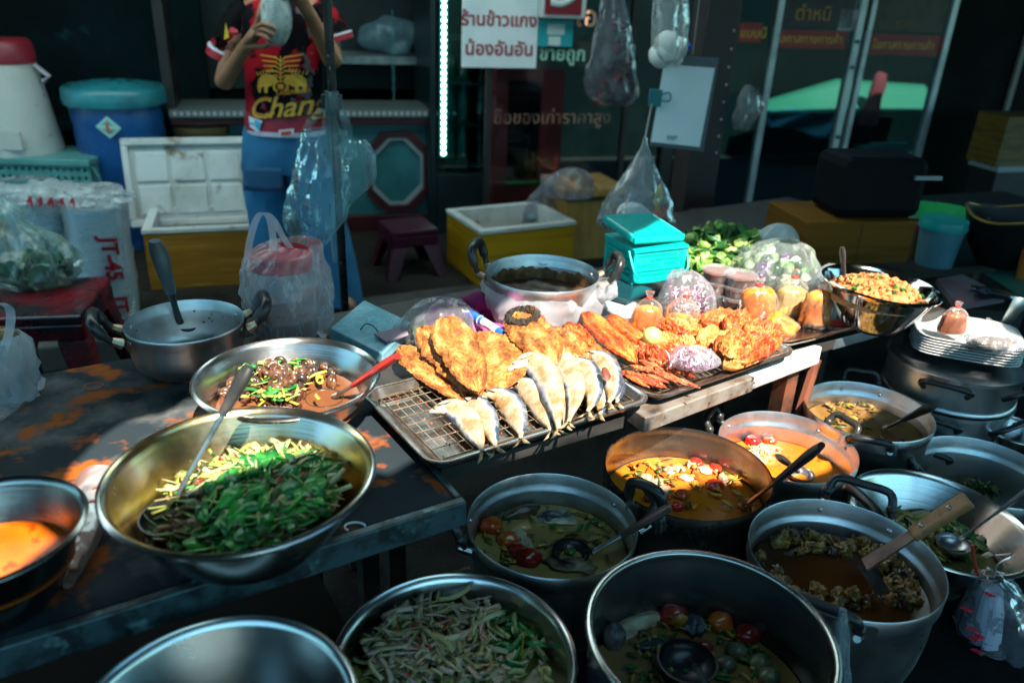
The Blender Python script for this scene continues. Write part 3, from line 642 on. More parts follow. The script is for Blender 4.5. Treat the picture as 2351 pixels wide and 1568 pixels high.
mb.build('lettering', M('red print', (.5, .01, .03), .5), t, smooth=False)
mb = MB(); mb.blob((-.17, -.02, h * 1.04), (.13, .1, .06), seed=5, amp=.25, fr=2, sub=4); mb.blob((.03, -.04, h * 1.08), (.13, .1, .05), seed=9, amp=.3, fr=2, sub=4)
mb.build('bag_top', film('loose bag film', (.8, .85, .86), op=.16, edge=.5, bs=7), t)
mb = MB()
for k in range(16):
    x = -.2 + .014 * k; mb.box((x, -.12 - .01 * (k % 3), h * 1.03 + .012 * (k % 2)), (x + .009, -.119 - .01 * (k % 3), h * 1.03 + .022 + .01 * (k % 3)))
mb.build('red_print', M('red print', (.5, .01, .03), .5), t, smooth=False)
# ------------------------------------------------------------------ stools
def stool(name, label, loc, rz, s, h, mat):
    t = thing(name, label, 'stool', loc, rz); a = s / 2; b = a * 1.3
    mb = MB(); mb.box((-a, -a, h - .03), (a, a, h)); mb.box((-a, -a, h - .085), (a, -a + .012, h - .03)); mb.box((-a, a - .012, h - .085), (a, a, h - .03)); mb.box((-a, -a + .012, h - .085), (-a + .012, a - .012, h - .03)); mb.box((a - .012, -a + .012, h - .085), (a, a - .012, h - .03))
    mb.build('seat', mat, t, smooth=False, bevel=.014)
    for sx in (-1, 1):
        for sy in (-1, 1):
            vs = []
            for z, c, ww in ((0, b, .05), (h - .086, a, .085)):
                vs += [(sx * c, sy * c, z), (sx * (c - ww), sy * c, z), (sx * (c - ww), sy * (c - .014), z), (sx * (c - .014), sy * (c - .014), z), (sx * (c - .014), sy * (c - ww), z), (sx * c, sy * (c - ww), z)]
            mb = MB(); fs = [(i, (i + 1) % 6, 6 + (i + 1) % 6, 6 + i) for i in range(6)] + [(5, 4, 3, 2, 1, 0), (6, 7, 8, 9, 10, 11)]
            if sx * sy < 0: fs = [f[::-1] for f in fs]
            mb.add(vs, fs); mb.build('leg', mat, t, smooth=False, bevel=.004)
    return t
REDST = M('worn red stool plastic', (.13, .004, .01), .3, c2=(.012, .006, .008), ns=7, lo=.4, hi=.56, rv=.12, bump=.2, bs=30)
sp = P(82, 668, .46); stool('red_stool', 'worn red plastic stool with black scuffs carrying the greens bag', (sp.x, sp.y, -.02), rad(12), .36, .46, REDST)
sp = P(938, 620, 0); stool('maroon_stool', 'small maroon plastic stool standing in the shade by the panelled wall', (sp.x, sp.y, 0), AK, .25, PD(938, 515, sp.y).z, M('maroon stool plastic', (.045, .004, .016), .35))
# greens bag on red stool
gp_ = P(88, 645, .445); m_ = mpp(gp_)
t = thing('greens_bag', 'knotted clear bag of green leaves on the worn red stool', 'bag of greens', (gp_.x, gp_.y, .445))
mb = MB(); rnd.seed(5)
for i in range(60):
    a, r_ = rnd.uniform(0, 6.28), rnd.uniform(0, .9) ** .6; mb.blob((r_ * 70 * m_ * math.cos(a), r_ * .1 * math.sin(a), rnd.uniform(.015, .075)), (.03, .02, .008), rrot(), seed=i, amp=.35, sub=2, mi=i % 3)
mb.build('leaves', [M('bagged leaf', (.015, .1, .04), .4), M('bagged dark leaf', (.008, .04, .02), .5), M('bagged pale leaf', (.08, .16, .07), .5)], t)
mb = MB(); bagm(mb, [(0, 0, .0, 78 * m_, .1), (0, 0, .05, 98 * m_, .13), (0, 0, .11, 84 * m_, .12), (-.02, 0, .16, 60 * m_, .08), (-.05, 0, .2, 36 * m_, .04), (-.08, .0, .25, 46 * m_, .05), (-.1, .0, .28, 30 * m_, .05)], wr=.22, seed=12, vfr=11)
mb.build('bag', film('greenish bag film', (.6, .8, .74), op=.1, edge=.5, bs=9), t)
# ================================================================== the pole with hanging blue bags
pt, pb = PD(750, 0, 2.5), P(757, 640, 0)
t = thing('awning_pole', 'thin scratched dark metal pole in front of the standing person', 'pole', (pt.x, 2.5, -.12))
POLE = M('scratched dark pole', (.05, .05, .048), .35, .8, c2=(.02, .02, .02), ns=30, c3=(.3, .32, .33), n3=45, lo3=.64, hi3=.7)
mb = MB(); mb.tube([(.012, 0, 0), (0, 0, CAMH + .12), (-.012, 0, CZ + .12)], .0135, 14); mb.build('tube', POLE, t)
cz_ = PD(748, 240, 2.5).z + .12
mb = MB(); mb.tube([(0, 0, cz_ - .035), (0, 0, cz_ + .04)], .022, 16); mb.box((-.03, -.012, cz_ - .012), (.03, .012, cz_ + .03)); mb.build('clamp', BLACKP, t, bevel=.002)
BLUEF = film('blue tinted bag film', (.42, .72, .8), op=.12, edge=.4, r=.12, bs=11, crease=.4)
def film_bag(name, label, rows, Y, ry, mat, seed, wr=.2, cap=True, extra=None):
    b_ = PD((rows[0][1] + rows[0][2]) / 2, rows[0][0], Y)
    t = thing(name, label, 'plastic bag', b_); mb = MB(); bagm(mb, pxr(rows, Y, ry, b_), wr=wr, seed=seed, vfr=8, cap0=False, cap1=cap); mb.build('bag', mat, t)
    if extra: extra(t, b_)
    return t
def loops(t, b_):
    mb = MB(); s = [PD(x, y, 2.44) - b_ for x, y in ((690, 330), (708, 290), (728, 262), (742, 250), (752, 262), (748, 300))]
    ribbon(mb, curve(s), .03); s = [PD(x, y, 2.44) - b_ for x, y in ((800, 320), (797, 290), (780, 245), (763, 212), (757, 240), (768, 290), (775, 320))]
    ribbon(mb, curve(s), .03); mb.build('handle', BLUEF, t)
film_bag('hanging_bag', 'larger blue tinted plastic bag hanging from the pole clamp', [(300, 700, 795), (350, 684, 800, .05), (420, 668, 802, .06), (480, 656, 800, .05), (530, 655, 775, .03), (560, 690, 752, .012)], 2.42, .05, BLUEF, 4, extra=loops)
film_bag('hanging_bag', 'smaller blue tinted plastic bag looped over to the right of the pole', [(322, 800, 838, .02), (345, 790, 858, .03), (390, 782, 865, .04), (425, 775, 850, .035), (470, 768, 805, .03), (520, 755, 790, .02), (600, 765, 775, .01)], 2.55, .04, BLUEF, 14)
# ================================================================== the person
YP = 3.5
def B(px, py, dy=0): return PD(px, py, YP + dy)
pb_ = V((B(670, 400).x, YP, 0))
person = thing('person', 'person in red and black jersey and blue jeans knotting a bag of rice', 'person', pb_)
sv, se, sr = [], [], []
def bone(p, r, par=None):
    sv.append(V(p) - pb_); sr.append(r if isinstance(r, tuple) else (r, r))
    if par is not None: se.append((par, len(sv) - 1))
    return len(sv) - 1
pel = bone(B(648, 330), (.12, .09)); wai = bone(B(648, 250), (.115, .085), pel); che = bone(B(648, 110), (.125, .09), wai); uch = bone(B(648, 30), (.1, .075), che)
nk = bone(B(648, -5), .05, uch); jaw = bone(B(647, -40, -.02), (.058, .065), nk); hd = bone(B(647, -85), (.075, .088), jaw); ht_ = bone(B(647, -118), (.05, .06), hd)
def arm(sh, el, wr_, pa, fingers, thumb):
    a = bone(B(*sh), .052, uch); b = bone(B(*el), .041, a); c = bone(B(*wr_), (.028, .024), b); d = bone(B(*pa), (.036, .018), c)
    for pts in fingers:
        k = d
        for i, q in enumerate(pts): k = bone(B(*q), (.0105, .0095, .0085, .0075)[i], k)
    k = c
    for i, q in enumerate(thumb): k = bone(B(*q), (.014, .011, .009)[i], k)
arm((562, 22), (510, 200, -.06), (561, 110, -.24), (582, 82, -.27),
    [[(592, 62, -.30), (604, 55, -.335), (622, 60, -.345), (636, 70, -.34)], [(596, 70, -.30), (606, 68, -.335), (620, 76, -.345), (632, 84, -.34)], [(598, 80, -.30), (606, 82, -.335), (617, 92, -.345), (627, 99, -.33)], [(590, 58, -.29), (594, 38, -.30), (598, 15, -.29), (606, -8, -.27)]],
    [(584, 106, -.27), (600, 108, -.27), (622, 104, -.26)])
arm((738, 20), (768, 155, -.07), (698, 4, -.24), (677, -26, -.27),
    [[(664, -38, -.3), (650, -36, -.32), (638, -22, -.32), (632, -8, -.31)], [(660, -46, -.3), (644, -46, -.32), (632, -34, -.32), (626, -22, -.31)], [(656, -54, -.29), (640, -56, -.31), (628, -46, -.31), (622, -36, -.3)], [(652, -62, -.28), (638, -66, -.29), (628, -58, -.29), (624, -50, -.29)]],
    [(668, -14, -.29), (656, -6, -.31), (644, -2, -.32)])
for hp, kn, an, to in (((612, 345), (615, 520, -.02), (626, 690), (624, 704, -.14)), ((692, 345), (752, 520, -.02), (795, 690), (806, 704, -.14))):
    a = bone(B(*hp), .085, pel); b = bone(B(*kn), .058, a); c = bone(B(*an), .038, b); d = bone(B(*to), (.04, .025), c)
SKIN = M('tan skin', (.34, .16, .085), .5, c2=(.28, .125, .065), ns=14, sub=.12)
me = bpy.data.meshes.new('body'); me.from_pydata([tuple(q) for q in sv], se, []); me.update(); me.materials.append(SKIN)
body = bpy.data.objects.new('body', me); COL.objects.link(body); body.parent = person
sk = body.modifiers.new('skin', 'SKIN'); sk.use_smooth_shade = True
lay = me.skin_vertices[0].data if me.skin_vertices else None
if lay is None:
    bm = bmesh.new(); bm.from_mesh(me); bm.verts.layers.skin.verify(); bm.to_mesh(me); bm.free(); lay = me.skin_vertices[0].data
for i, r_ in enumerate(sr): lay[i].radius = r_; lay[i].use_root = (i == 0)
ss = body.modifiers.new('subsurf', 'SUBSURF'); ss.levels = 2; ss.render_levels = 2
# head details
hc = B(647, -78) - pb_
mb = MB(); mb.blob((hc.x, hc.y + .02, hc.z + .03), (.095, .105, .1), seed=1, amp=.05, sub=3); mb.box((hc.x - .085, hc.y - .01, hc.z - .1), (hc.x + .085, hc.y + .09, hc.z + .03)); mb.build('hair', M('black hair', (.01, .009, .008), .4), person, bevel=.03)
mb = MB()
for s in (-1, 1): mb.blob((hc.x + s * .032, hc.y - .078, hc.z - .005), (.014, .008, .008), amp=0)
mb.build('eye', M('eye white', (.5, .48, .45), .3), person)
mb = MB(); mb.blob((hc.x, hc.y - .094, hc.z - .03), (.014, .016, .02), amp=0); mb.build('nose', SKIN, person)
mb = MB(); mb.blob((hc.x, hc.y - .08, hc.z - .062), (.024, .008, .008), amp=0); mb.build('mouth', M('lips', (.3, .08, .06), .5), person)
# jersey
JER = M('red black jersey', (.005, .004, .005), .7, spec=.08, c2=(.36, .008, .018), ns=7.5, lo=.515, hi=.54, c3=(.12, .08, .09), n3=9, lo3=.62, hi3=.64, stretch=(1, 1, .7), bump=.15, bs=14)
JERL = M('red jersey hem', (.36, .015, .03), .5, c2=(.2, .006, .014), ns=5, bump=.2, bs=12, c3=(.55, .2, .22), n3=10, lo3=.66, hi3=.75)
rows = [(300, 568, 746, .125), (290, 565, 746, .125), (255, 566, 745, .12), (200, 566, 744, .118), (140, 560, 744, .12), (80, 552, 742, .12), (40, 550, 742, .115), (14, 566, 730, .1), (0, 594, 702, .08), (-10, 618, 680, .06)]
ringsT = pxr(rows, YP, .12, pb_)
mb = MB(); bagm(mb, ringsT[2:], n=64, k=4, wr=.018, seed=2, cap0=False); mb.build('jersey', JER, person)
mb = MB(); bagm(mb, ringsT[:3], n=64, k=5, wr=.018, seed=2, cap0=False); mb.build('jersey_hem', JERL, person)
mb = MB(); bagm(mb, [(r[0], r[1], r[2] + dz, r[3] * 1.012, r[4] * 1.012) for r, dz in ((ringsT[0], -.008), (ringsT[0], .012))], n=64, wr=.018, seed=2, cap0=False); mb.build('hem_band', M('pale hem', (.6, .52, .6), .6), person)
def front(px, py):
    """point on the jersey's front at a photo pixel"""
    q = B(px, py) - pb_; R = lerp_rings(ringsT, 4)
    r = min(R, key=lambda r: abs(r[2] - q.z)); s = max(-.97, min(.97, (q.x - r[0]) / r[3]))
    return V((q.x, r[1] - r[4] * math.sqrt(1 - s * s) * 1.03 - .004, q.z))
GOLD = M('gold print', (.75, .38, .03), .45, c2=(.55, .2, .01), ns=9); BLK = M('black print edge', (.01, .008, .008), .5); WHP = M('white print', (.7, .7, .75), .5); CYP = M('blue print', (.05, .4, .65), .5); ORP = M('orange print', (.65, .06, .01), .5)
def print_pts(mb, pts, fs, mi, lift=0):
    """flat print points given in photo pixels, laid on the jersey"""
    mb.add([front(x, y) - V((0, lift, 0)) for x, y in pts], fs, mi)
def poly_print(mb, pts, mi, lift=0): print_pts(mb, pts, [tuple(range(len(pts)))[::-1]], mi, lift)
def stroke(mb, pts, w, mi, lift=0):
    o = []
    for i, (x, y) in enumerate(pts):
        a, b = pts[max(0, i - 1)], pts[min(len(pts) - 1, i + 1)]; dx, dy = b[0] - a[0], b[1] - a[1]; L = math.hypot(dx, dy) or 1
        k = w * (1 if 0 < i < len(pts) - 1 else .6); o += [(x - dy / L * k, y + dx / L * k), (x + dy / L * k, y - dx / L * k)]
    print_pts(mb, o, [(2 * i, 2 * i + 1, 2 * i + 3, 2 * i + 2) for i in range(len(pts) - 1)], mi, lift)
def text_print(mb, s, size, px, py, mi, lift, shear=0, off=0, rise=0):
    vs, fs = text_mesh(s, size, 0, shear, off); print_pts(mb, [(px + q.x, py - q.y - rise * q.x) for q in vs], fs, mi, lift)
mb = MB()
text_print(mb, 'Chang', 66, 672, 238, 1, .0015, .3, 3.2, .06); text_print(mb, 'Chang', 66, 672, 238, 0, .004, .3, .8, .06)
stroke(mb, [(606, 252), (630, 258), (650, 248)], 5, 0, .004)
text_print(mb, 'LAGER BEER', 13, 690, 204, 0, .003, 0, .1, .05)
for s in (-1, 1):
    cx = 664
    E_ = [(6, 182), (8, 172), (14, 168), (22, 164), (34, 163), (45, 168), (52, 178), (54, 192), (52, 205), (46, 205), (45, 194), (38, 190), (37, 205), (30, 206), (29, 192), (22, 190), (18, 186), (17, 196), (12, 202), (6, 200), (11, 196), (12, 188)]
    poly_print(mb, [(cx + s * x, y) for x, y in (E_ if s < 0 else E_[::-1])], 0, .003)
    for k in range(6): stroke(mb, [(cx + s * (16 + 7 * k), 160 + k * 1.5), (cx + s * (20 + 7 * k), 150 + k * 2)], 2, 0, .003)
    for k in range(6):
        y = 128 + k * 9; stroke(mb, [(cx, y + 8), (cx + s * 10, y - 2 + k * 1), (cx + s * (26 + 4 * (5 - k)), y - 7 + k * 3)], 1.8, 0, .003)
stroke(mb, [(664, 124), (664, 182)], 2.2, 0, .003); poly_print(mb, [(658, 186), (670, 186), (671, 196), (657, 196)], 0, .003)
poly_print(mb, [(585, 260), (622, 268), (614, 294), (590, 284)][::-1], 2, .002); poly_print(mb, [(602, 266), (620, 270), (613, 290), (604, 280)][::-1], 3, .004); text_print(mb, 'PEPSI', 9, 598, 276, 3, .004, .2, .2)
poly_print(mb, [(660, 287), (692, 285), (692, 302), (660, 303)][::-1], 2, .002); poly_print(mb, [(665, 291), (688, 289), (688, 298), (665, 299)][::-1], 4, .004)
mb.build('print', [GOLD, BLK, WHP, CYP, ORP], person, smooth=False)
JERB = M('black red sleeve', (.004, .0035, .004), .7, spec=.08, c2=(.3, .006, .014), ns=6, lo=.56, hi=.58, bump=.15, bs=14)
def sleeve(pts, hem, rs):
    mb = MB(); path = [B(*q) - pb_ for q in pts]; mb.tube(curve(path, 4), [rs[0] + (rs[1] - rs[0]) * i / (4 * (len(path) - 1)) for i in range(4 * (len(path) - 1) + 1)], 24); o = mb.build('sleeve', JERB, person)
    a, b = [B(*q) - pb_ for q in hem]; mb = MB(); mb.tube([a, b], rs[1] * 1.05, 24); c = mb.build('cuff', M('red cuff', (.35, .008, .02), .5), o)
    d = (a - b).normalized(); mb = MB(); mb.tube([a + d * .008, a], rs[1] * 1.06, 24); mb.build('cuff_line', WHP, o)
    return o
sl1 = sleeve([(578, 18), (545, 60), (523, 112)], [(519, 120), (514, 136)], (.062, .072)); sleeve([(722, 16), (752, 50), (768, 78)], [(771, 84), (775, 96)], (.062, .066))
mb = MB(); vs, fs = text_mesh('Bull', .052, .001, 0, .001); c_ = B(519, 104, -.1) - pb_
mb.add([(c_.x + q.x * math.cos(.25) + q.y * .2, c_.y - .004, c_.z + q.y - q.x * .25) for q in vs], fs); c_ = B(528, 74, -.09) - pb_
mb.blob((c_.x + .012, c_.y, c_.z), (.02, .006, .014), seed=2, amp=.3); mb.add([(c_.x - .026, c_.y - .004, c_.z - .03), (c_.x - .004, c_.y - .004, c_.z - .02), (c_.x - .012, c_.y - .004, c_.z + .035)], [(0, 1, 2)], 1)
mb.build('sleeve_print', [M('sleeve red', (.45, .02, .05), .5), M('sleeve yellow', (.7, .5, .02), .5)], sl1, smooth=False)
# jeans
JEAN = M('blue denim', (.022, .17, .34), .85, c2=(.016, .12, .25), ns=4, lo=.35, hi=.65, bump=.35, bs=60, c3=(.02, .15, .27), n3=3)
mb = MB(); bagm(mb, pxr([(392, 556, 756, .105), (340, 557, 750, .12), (290, 563, 746, .115)], YP, .12, pb_), n=56, k=5, wr=.04, seed=5, cap0=True)
for rows in ([(694, 590, 676, .085), (600, 582, 670, .088), (520, 573, 666, .09), (450, 564, 664, .1), (380, 555, 662, .11)], [(694, 750, 834, .085), (600, 714, 816, .088), (520, 690, 796, .09), (450, 664, 776, .1), (380, 648, 756, .11)]):
    bagm(mb, pxr(rows, YP, .1, pb_), n=40, k=6, wr=.07, seed=6, fr=1.6, vfr=5, cap0=True)
mb.build('jeans', JEAN, person)
mb = MB(); mb.sheet(lambda s, t: V(tuple(PD(560 + 88 * s, 384 + 54 * t + 3 * s, YP - .115 - .012 * math.sin(math.pi * s)) - pb_)), 12, 6); mb.build('pocket_flap', M('denim flap', (.011, .075, .16), .85, bump=.4, bs=60), person, solid=.006)
mb = MB()
for x, y in ((566, 428), (640, 432)): q = PD(x, y, YP - .14) - pb_; mb.blob(q, (.009, .006, .009), amp=0)
mb.build('button', BLACKP, person)
# bag of rice in the hands
t = thing('rice_bag', 'bulging clear bag of white cooked rice held up in both hands', 'bag of rice', B(633, 55, -.29))
b_ = B(633, 55, -.29)
mb = MB(); bagm(mb, pxr([(104, 620, 648, .018), (92, 612, 658, .035), (60, 603, 668, .05), (20, 600, 666, .05), (-10, 608, 655, .04), (-25, 620, 645, .015)], YP - .29, .04, b_), wr=.06, seed=3, vfr=9); mb.build('rice', M('cooked rice', (.66, .68, .64), .4, bump=.6, bs=160, c2=(.5, .52, .5), ns=50), t)
mb = MB(); bagm(mb, pxr([(106, 618, 650, .022), (92, 610, 660, .04), (60, 601, 670, .054), (20, 598, 668, .054), (-10, 606, 657, .045), (-30, 622, 642, .015), (-60, 600, 660, .03)], YP - .29, .04, b_), wr=.1, seed=7, vfr=9); mb.build('bag', FILM, t)
# ================================================================== tables
RUST = M('rusty painted table steel', (.02, .028, .034), .65, 0, spec=.06, c2=(.2, .195, .18), ns=4, lo=.5, hi=.75, c3=(.3, .075, .012), n3=12, lo3=.53, hi3=.63, rv=.15, bump=.3, bs=55)
EDGE = M('worn table edge', (.05, .09, .1), .45, .4, c2=(.02, .03, .033), ns=22, c3=(.16, .3, .3), n3=16, lo3=.58, hi3=.68, rv=.1, bump=.3, bs=70)
t = thing('rusty_table', 'rusty grey sheet metal table carrying the salad and snail bowls', 'table', TP(0, 0, 0), AT)
mb = MB(); mb.box((-1.75, .006, TZ - .02), (.0, .8, TZ)); mb.build('tabletop', RUST, t, smooth=False, bevel=.004)
mb = MB(); mb.box((-1.75, -.012, TZ - .045), (.012, .0055, TZ + .003)); mb.box((.0005, .006, TZ - .045), (.012, .8, TZ + .003)); mb.build('edge', EDGE, t, smooth=False, bevel=.003)
LEGM = M('rusty leg steel', (.06, .035, .025), .7, .4, c2=(.02, .018, .017), ns=14, bump=.3, bs=60)
for x, y in ((-1.7, .03), (-.05, .3), (-1.7, .75), (-.04, .75)):
    mb = MB(); mb.box((x - .018, y - .018, -.12), (x + .018, y + .018, TZ - .0455)); mb.build('leg', LEGM, t, smooth=False)
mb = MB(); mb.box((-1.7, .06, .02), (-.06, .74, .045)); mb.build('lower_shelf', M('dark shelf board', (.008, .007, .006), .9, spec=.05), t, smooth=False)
# long table on the right; its front rim has a tin strip and a white worn board end
t = thing('tray_table', 'long low stall table with worn metal front strip under the fish trays', 'table', TP(0, 0, 0), AT)
mb = MB(); mb.box((.02, .165, TZ - .03), (1.62, .86, TZ - .004)); mb.box((.02, .1, TZ - .03), (.43, .1649, TZ - .004)); mb.build('tabletop', M('dark stained board', (.03, .026, .022), .6, c2=(.015, .013, .012), ns=6, bump=.2), t, smooth=False)
STRIP = M('worn tin strip', (.42, .36, .31), .45, .6, c2=(.24, .17, .12), ns=14, c3=(.1, .05, .03), n3=40, lo3=.62, hi3=.68, rv=.1, bump=.25, bs=60)
mb = MB(); mb.prism([(.46, .07), (.8, .1), (.8, .1645), (.46, .1645)], .036); mb.build('front_strip', STRIP, t, smooth=False, loc=(0, 0, TZ - .036), bevel=.003)
a = (P(1722, 864, .66) - T0); b = (P(1893, 796, .66) - T0); ua_, va_, ub_, vb_ = a.dot(uT), a.dot(vT), b.dot(uT), b.dot(vT)
mb = MB(); mb.prism([(max(ua_, .802), va_ + .012), (ub_, vb_ + .004), (ub_ - .01, .1645), (max(ua_, .802), .1645)], .05); o = mb.build('board_end', M('chalky white board', (.6, .58, .52), .8, c2=(.42, .38, .33), ns=16, c3=(.12, .08, .06), n3=30, lo3=.66, hi3=.7, bump=.3), t, smooth=False, loc=(0, 0, TZ - .05), bevel=.006)
a = (P(1893, 792, .64) - T0); b = (P(2105, 732, .64) - T0); ua_, va_, ub_, vb_ = a.dot(uT), a.dot(vT), b.dot(uT), b.dot(vT)
mb = MB(); mb.prism([(ua_ + .02, va_ + .02), (ub_, vb_), (ub_, .1645), (ua_ + .02, .1645)], .03); mb.build('side_rail', M('blue grey steel rail', (.3, .36, .4), .35, .8, c2=(.2, .25, .28), ns=20), t, smooth=False, loc=(0, 0, TZ - .034), bevel=.003)
for x, y in ((.05, .4), (1.02, .185), (1.5, .2), (.1, .82), (1.5, .82)):
    mb = MB(); mb.box((x - .02, y - .02, -.12), (x + .02, y + .02, TZ - .0485)); mb.build('leg', M('orange brown timber', (.16, .05, .02), .7, c2=(.05, .02, .01), ns=12) if .9 < x < 1.2 else LEGM, t, smooth=False)
mb = MB(); mb.tube([(.96, .15, -.1), (1.1, .17, TZ - .05)], .015); mb.build('brace', M('red brown angle iron', (.2, .06, .03), .6), t)
# low bench that carries the pots
LZ = .32
t = thing('pot_bench', 'dark low bench in the shade under the soup pots', 'bench', TP(0, 0, 0), AT)
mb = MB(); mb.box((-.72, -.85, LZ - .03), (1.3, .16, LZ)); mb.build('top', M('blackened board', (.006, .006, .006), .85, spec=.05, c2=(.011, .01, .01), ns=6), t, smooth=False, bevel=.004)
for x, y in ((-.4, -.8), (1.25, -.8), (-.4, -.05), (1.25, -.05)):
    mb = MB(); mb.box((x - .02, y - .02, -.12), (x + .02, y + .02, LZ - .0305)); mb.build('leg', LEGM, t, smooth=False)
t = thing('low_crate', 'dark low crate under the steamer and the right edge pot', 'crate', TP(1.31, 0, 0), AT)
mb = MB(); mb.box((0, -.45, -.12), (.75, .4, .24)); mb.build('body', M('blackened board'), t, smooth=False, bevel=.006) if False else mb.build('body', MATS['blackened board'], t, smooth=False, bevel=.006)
# ================================================================== pots and bowls
def center(px, py, w, z):
    c = P(px, py, z); return c, w / 2 * mpp(c)
def bowl(name, label, px, py, w, rimz, base, mat, tilt=None, foot=.5, deep=1.0, rim=.006, cat='bowl', group=None, pw=1.45, inmat=None):
    """rounded steel basin with a rolled rim; px,py,w: rim centre and width in the photo"""
    c, R = center(px, py, w, rimz); h = rimz - base
    t = thing(name, label, cat, (c.x, c.y, base), 0, group, tilt)
    o = []; n = 16; rf = R * foot
    th = .0022
    for i in range(n + 1):
        s = i / n; o.append((rf + (R * .965 - rf) * (1 - (1 - s) ** pw) ** (1 / pw) if False else rf + (R * .965 - rf) * (s ** (1 / pw)), h * s))
    inner = [(max(.001, r - th), z + th * (1 - z / h)) for r, z in o]
    prof = [(.001, th), (rf * .9, th)] + inner[1:]
    lip = [(R * .985, h + rim * .6), (R, h + rim * .5), (R + rim * .6, h), (R + rim * .3, h - rim * .8), (R * .975, h - rim * .7)]
    outp = lip + [(r, z) for r, z in o[::-1][1:]] + [(rf * .9, 0), (.001, 0)]
    mb = MB(); mb.lathe(prof + lip[:1], 72, 1 if inmat else 0, cap=False); mb.lathe(outp, 72, 0, cap=False); mb.build('body', [mat, inmat] if inmat else mat, t)
    return t, c, R, h
def pot(name, label, px, py, w, rimz, base, mat, handles=(), tilt=None, step=.2, cat='pot', group=None, rivets=True, hmat=None, hw=.055, hout=.05, hup=.02, flange=.955):
    """straight sided pot with a wide collar above a step, loop handles, rivets"""
    c, R = center(px, py, w, rimz); h = rimz - base
    t = thing(name, label, cat, (c.x, c.y, base), 0, group, tilt)
    th = .0028; zs = h * (1 - step); rw = R * flange
    out = [(.001, 0), (rw * .62, 0), (rw * .8, h * .04), (rw * .92, h * .16), (rw * .975, h * .34), (rw, h * .55), (rw, zs - .004), (rw + .001, zs), (R - .003, zs + .006), (R - .001, zs + .014), (R, h - .003), (R - .0015, h)]
    inn = [(max(.001, r - th), z + (th if z < h * .2 else 0)) for r, z in out[:-1]][::-1]
    mb = MB(); mb.lathe(out + inn, 72); mb.build('body', mat, t)
    if rivets:
        for a in handles:
            for da in (-.32, 0, .32) if False else (-hw * 1.1 / R, hw * 1.1 / R):
                mb = MB(); q = V((math.cos(rad(a) + da), math.sin(rad(a) + da), 0)) * (R - .0035) + V((0, 0, h - .022)); mb.blob(q, .0052, amp=0); mb.build('rivet', CHROME, t)
    for a in handles:
        ca, sa = math.cos(rad(a)), math.sin(rad(a)); er = V((ca, sa, 0)); et = V((-sa, ca, 0)); zc = V((0, 0, h - .02))
        pts = [er * (R + .008) + et * s * hw + zc for s in (1,)] + [er * (R + hout * .55) + et * hw * .98 + zc + V((0, 0, hup * .5)), er * (R + hout) + et * hw * .8 + zc + V((0, 0, hup)), er * (R + hout * 1.03) + zc + V((0, 0, hup * 1.05)), er * (R + hout) - et * hw * .8 + zc + V((0, 0, hup)), er * (R + hout * .55) - et * hw * .98 + zc + V((0, 0, hup * .5)), er * (R + .008) - et * hw + zc]
        path = curve(pts, 5); k = len(path)
        mb = MB(); mb.tube(path, [.0085 if 3 < i < k - 4 else .0065 for i in range(k)], 10)
        for s in (1, -1): mb.blob(pts[1 if s == 1 else 5] , (.011, .011, .011), amp=0)
        ho = mb.build('handle', hmat or BLACKP, t)
        mb = MB()
        for s in (1, -1): mb.tube([er * (R - .001) + et * s * hw + zc, er * (R + .022) + et * s * hw + zc + V((0, 0, hup * .2))], [.009, .006], 10)
        mb.sheet(lambda s, u: V((math.cos(rad(a) + (s - .5) * 2.9 * hw / R), math.sin(rad(a) + (s - .5) * 2.9 * hw / R), 0)) * (R + .0025) + V((0, 0, h - .034 + .026 * u)), 12, 2); mb.build('bracket', CHROME, ho)
    return t, c, R, h
def rim_r(kind, R, z, h, foot=.5, pw=1.45, flange=.955):
    if kind == 'bowl': return R * foot + (R * .965 - R * foot) * (max(0, z / h) ** (1 / pw)) - .004
    s = z / h; rw = R * flange
    return (rw * (.92 + .08 * min(1, s / .5)) if s > .16 else rw * .82) - .005
def surface(name, label, c, base, z, r, mat, cat, amp=.002, seed=0, fr=14, heap=None):
    t = MB(); nr, na = 16, 60; vs = [V((0, 0, 0))]; fs = []
    for i in range(1, nr + 1):
        for j in range(na):
            a = 2 * math.pi * j / na; rr = r * i / nr; vs.append(V((rr * math.cos(a), rr * math.sin(a), 0)))
    vs = [q + V((0, 0, (amp * nz(q, fr, seed) if q.length < r * .97 else 0) + (heap(q) if heap else 0))) for q in vs]
    for j in range(na): fs.append((0, 1 + j, 1 + (j + 1) % na))
    for i in range(nr - 1):
        for j in range(na): fs.append((1 + i * na + j, 1 + (i + 1) * na + j, 1 + (i + 1) * na + (j + 1) % na, 1 + i * na + (j + 1) % na))
    t.add(vs, fs); o = t.build(name, mat, loc=(c.x, c.y, base + z)); return tag(o, label, cat)
def soup_mat(name, c, c2, ns=5, lo=.4, hi=.62, c3=None, n3=26, r=.14): return M(name, c, r, spec=.3, c2=c2, ns=ns, lo=lo, hi=hi, c3=c3, n3=n3, lo3=.6, hi3=.66, rv=.06, bump=.12, bs=40)
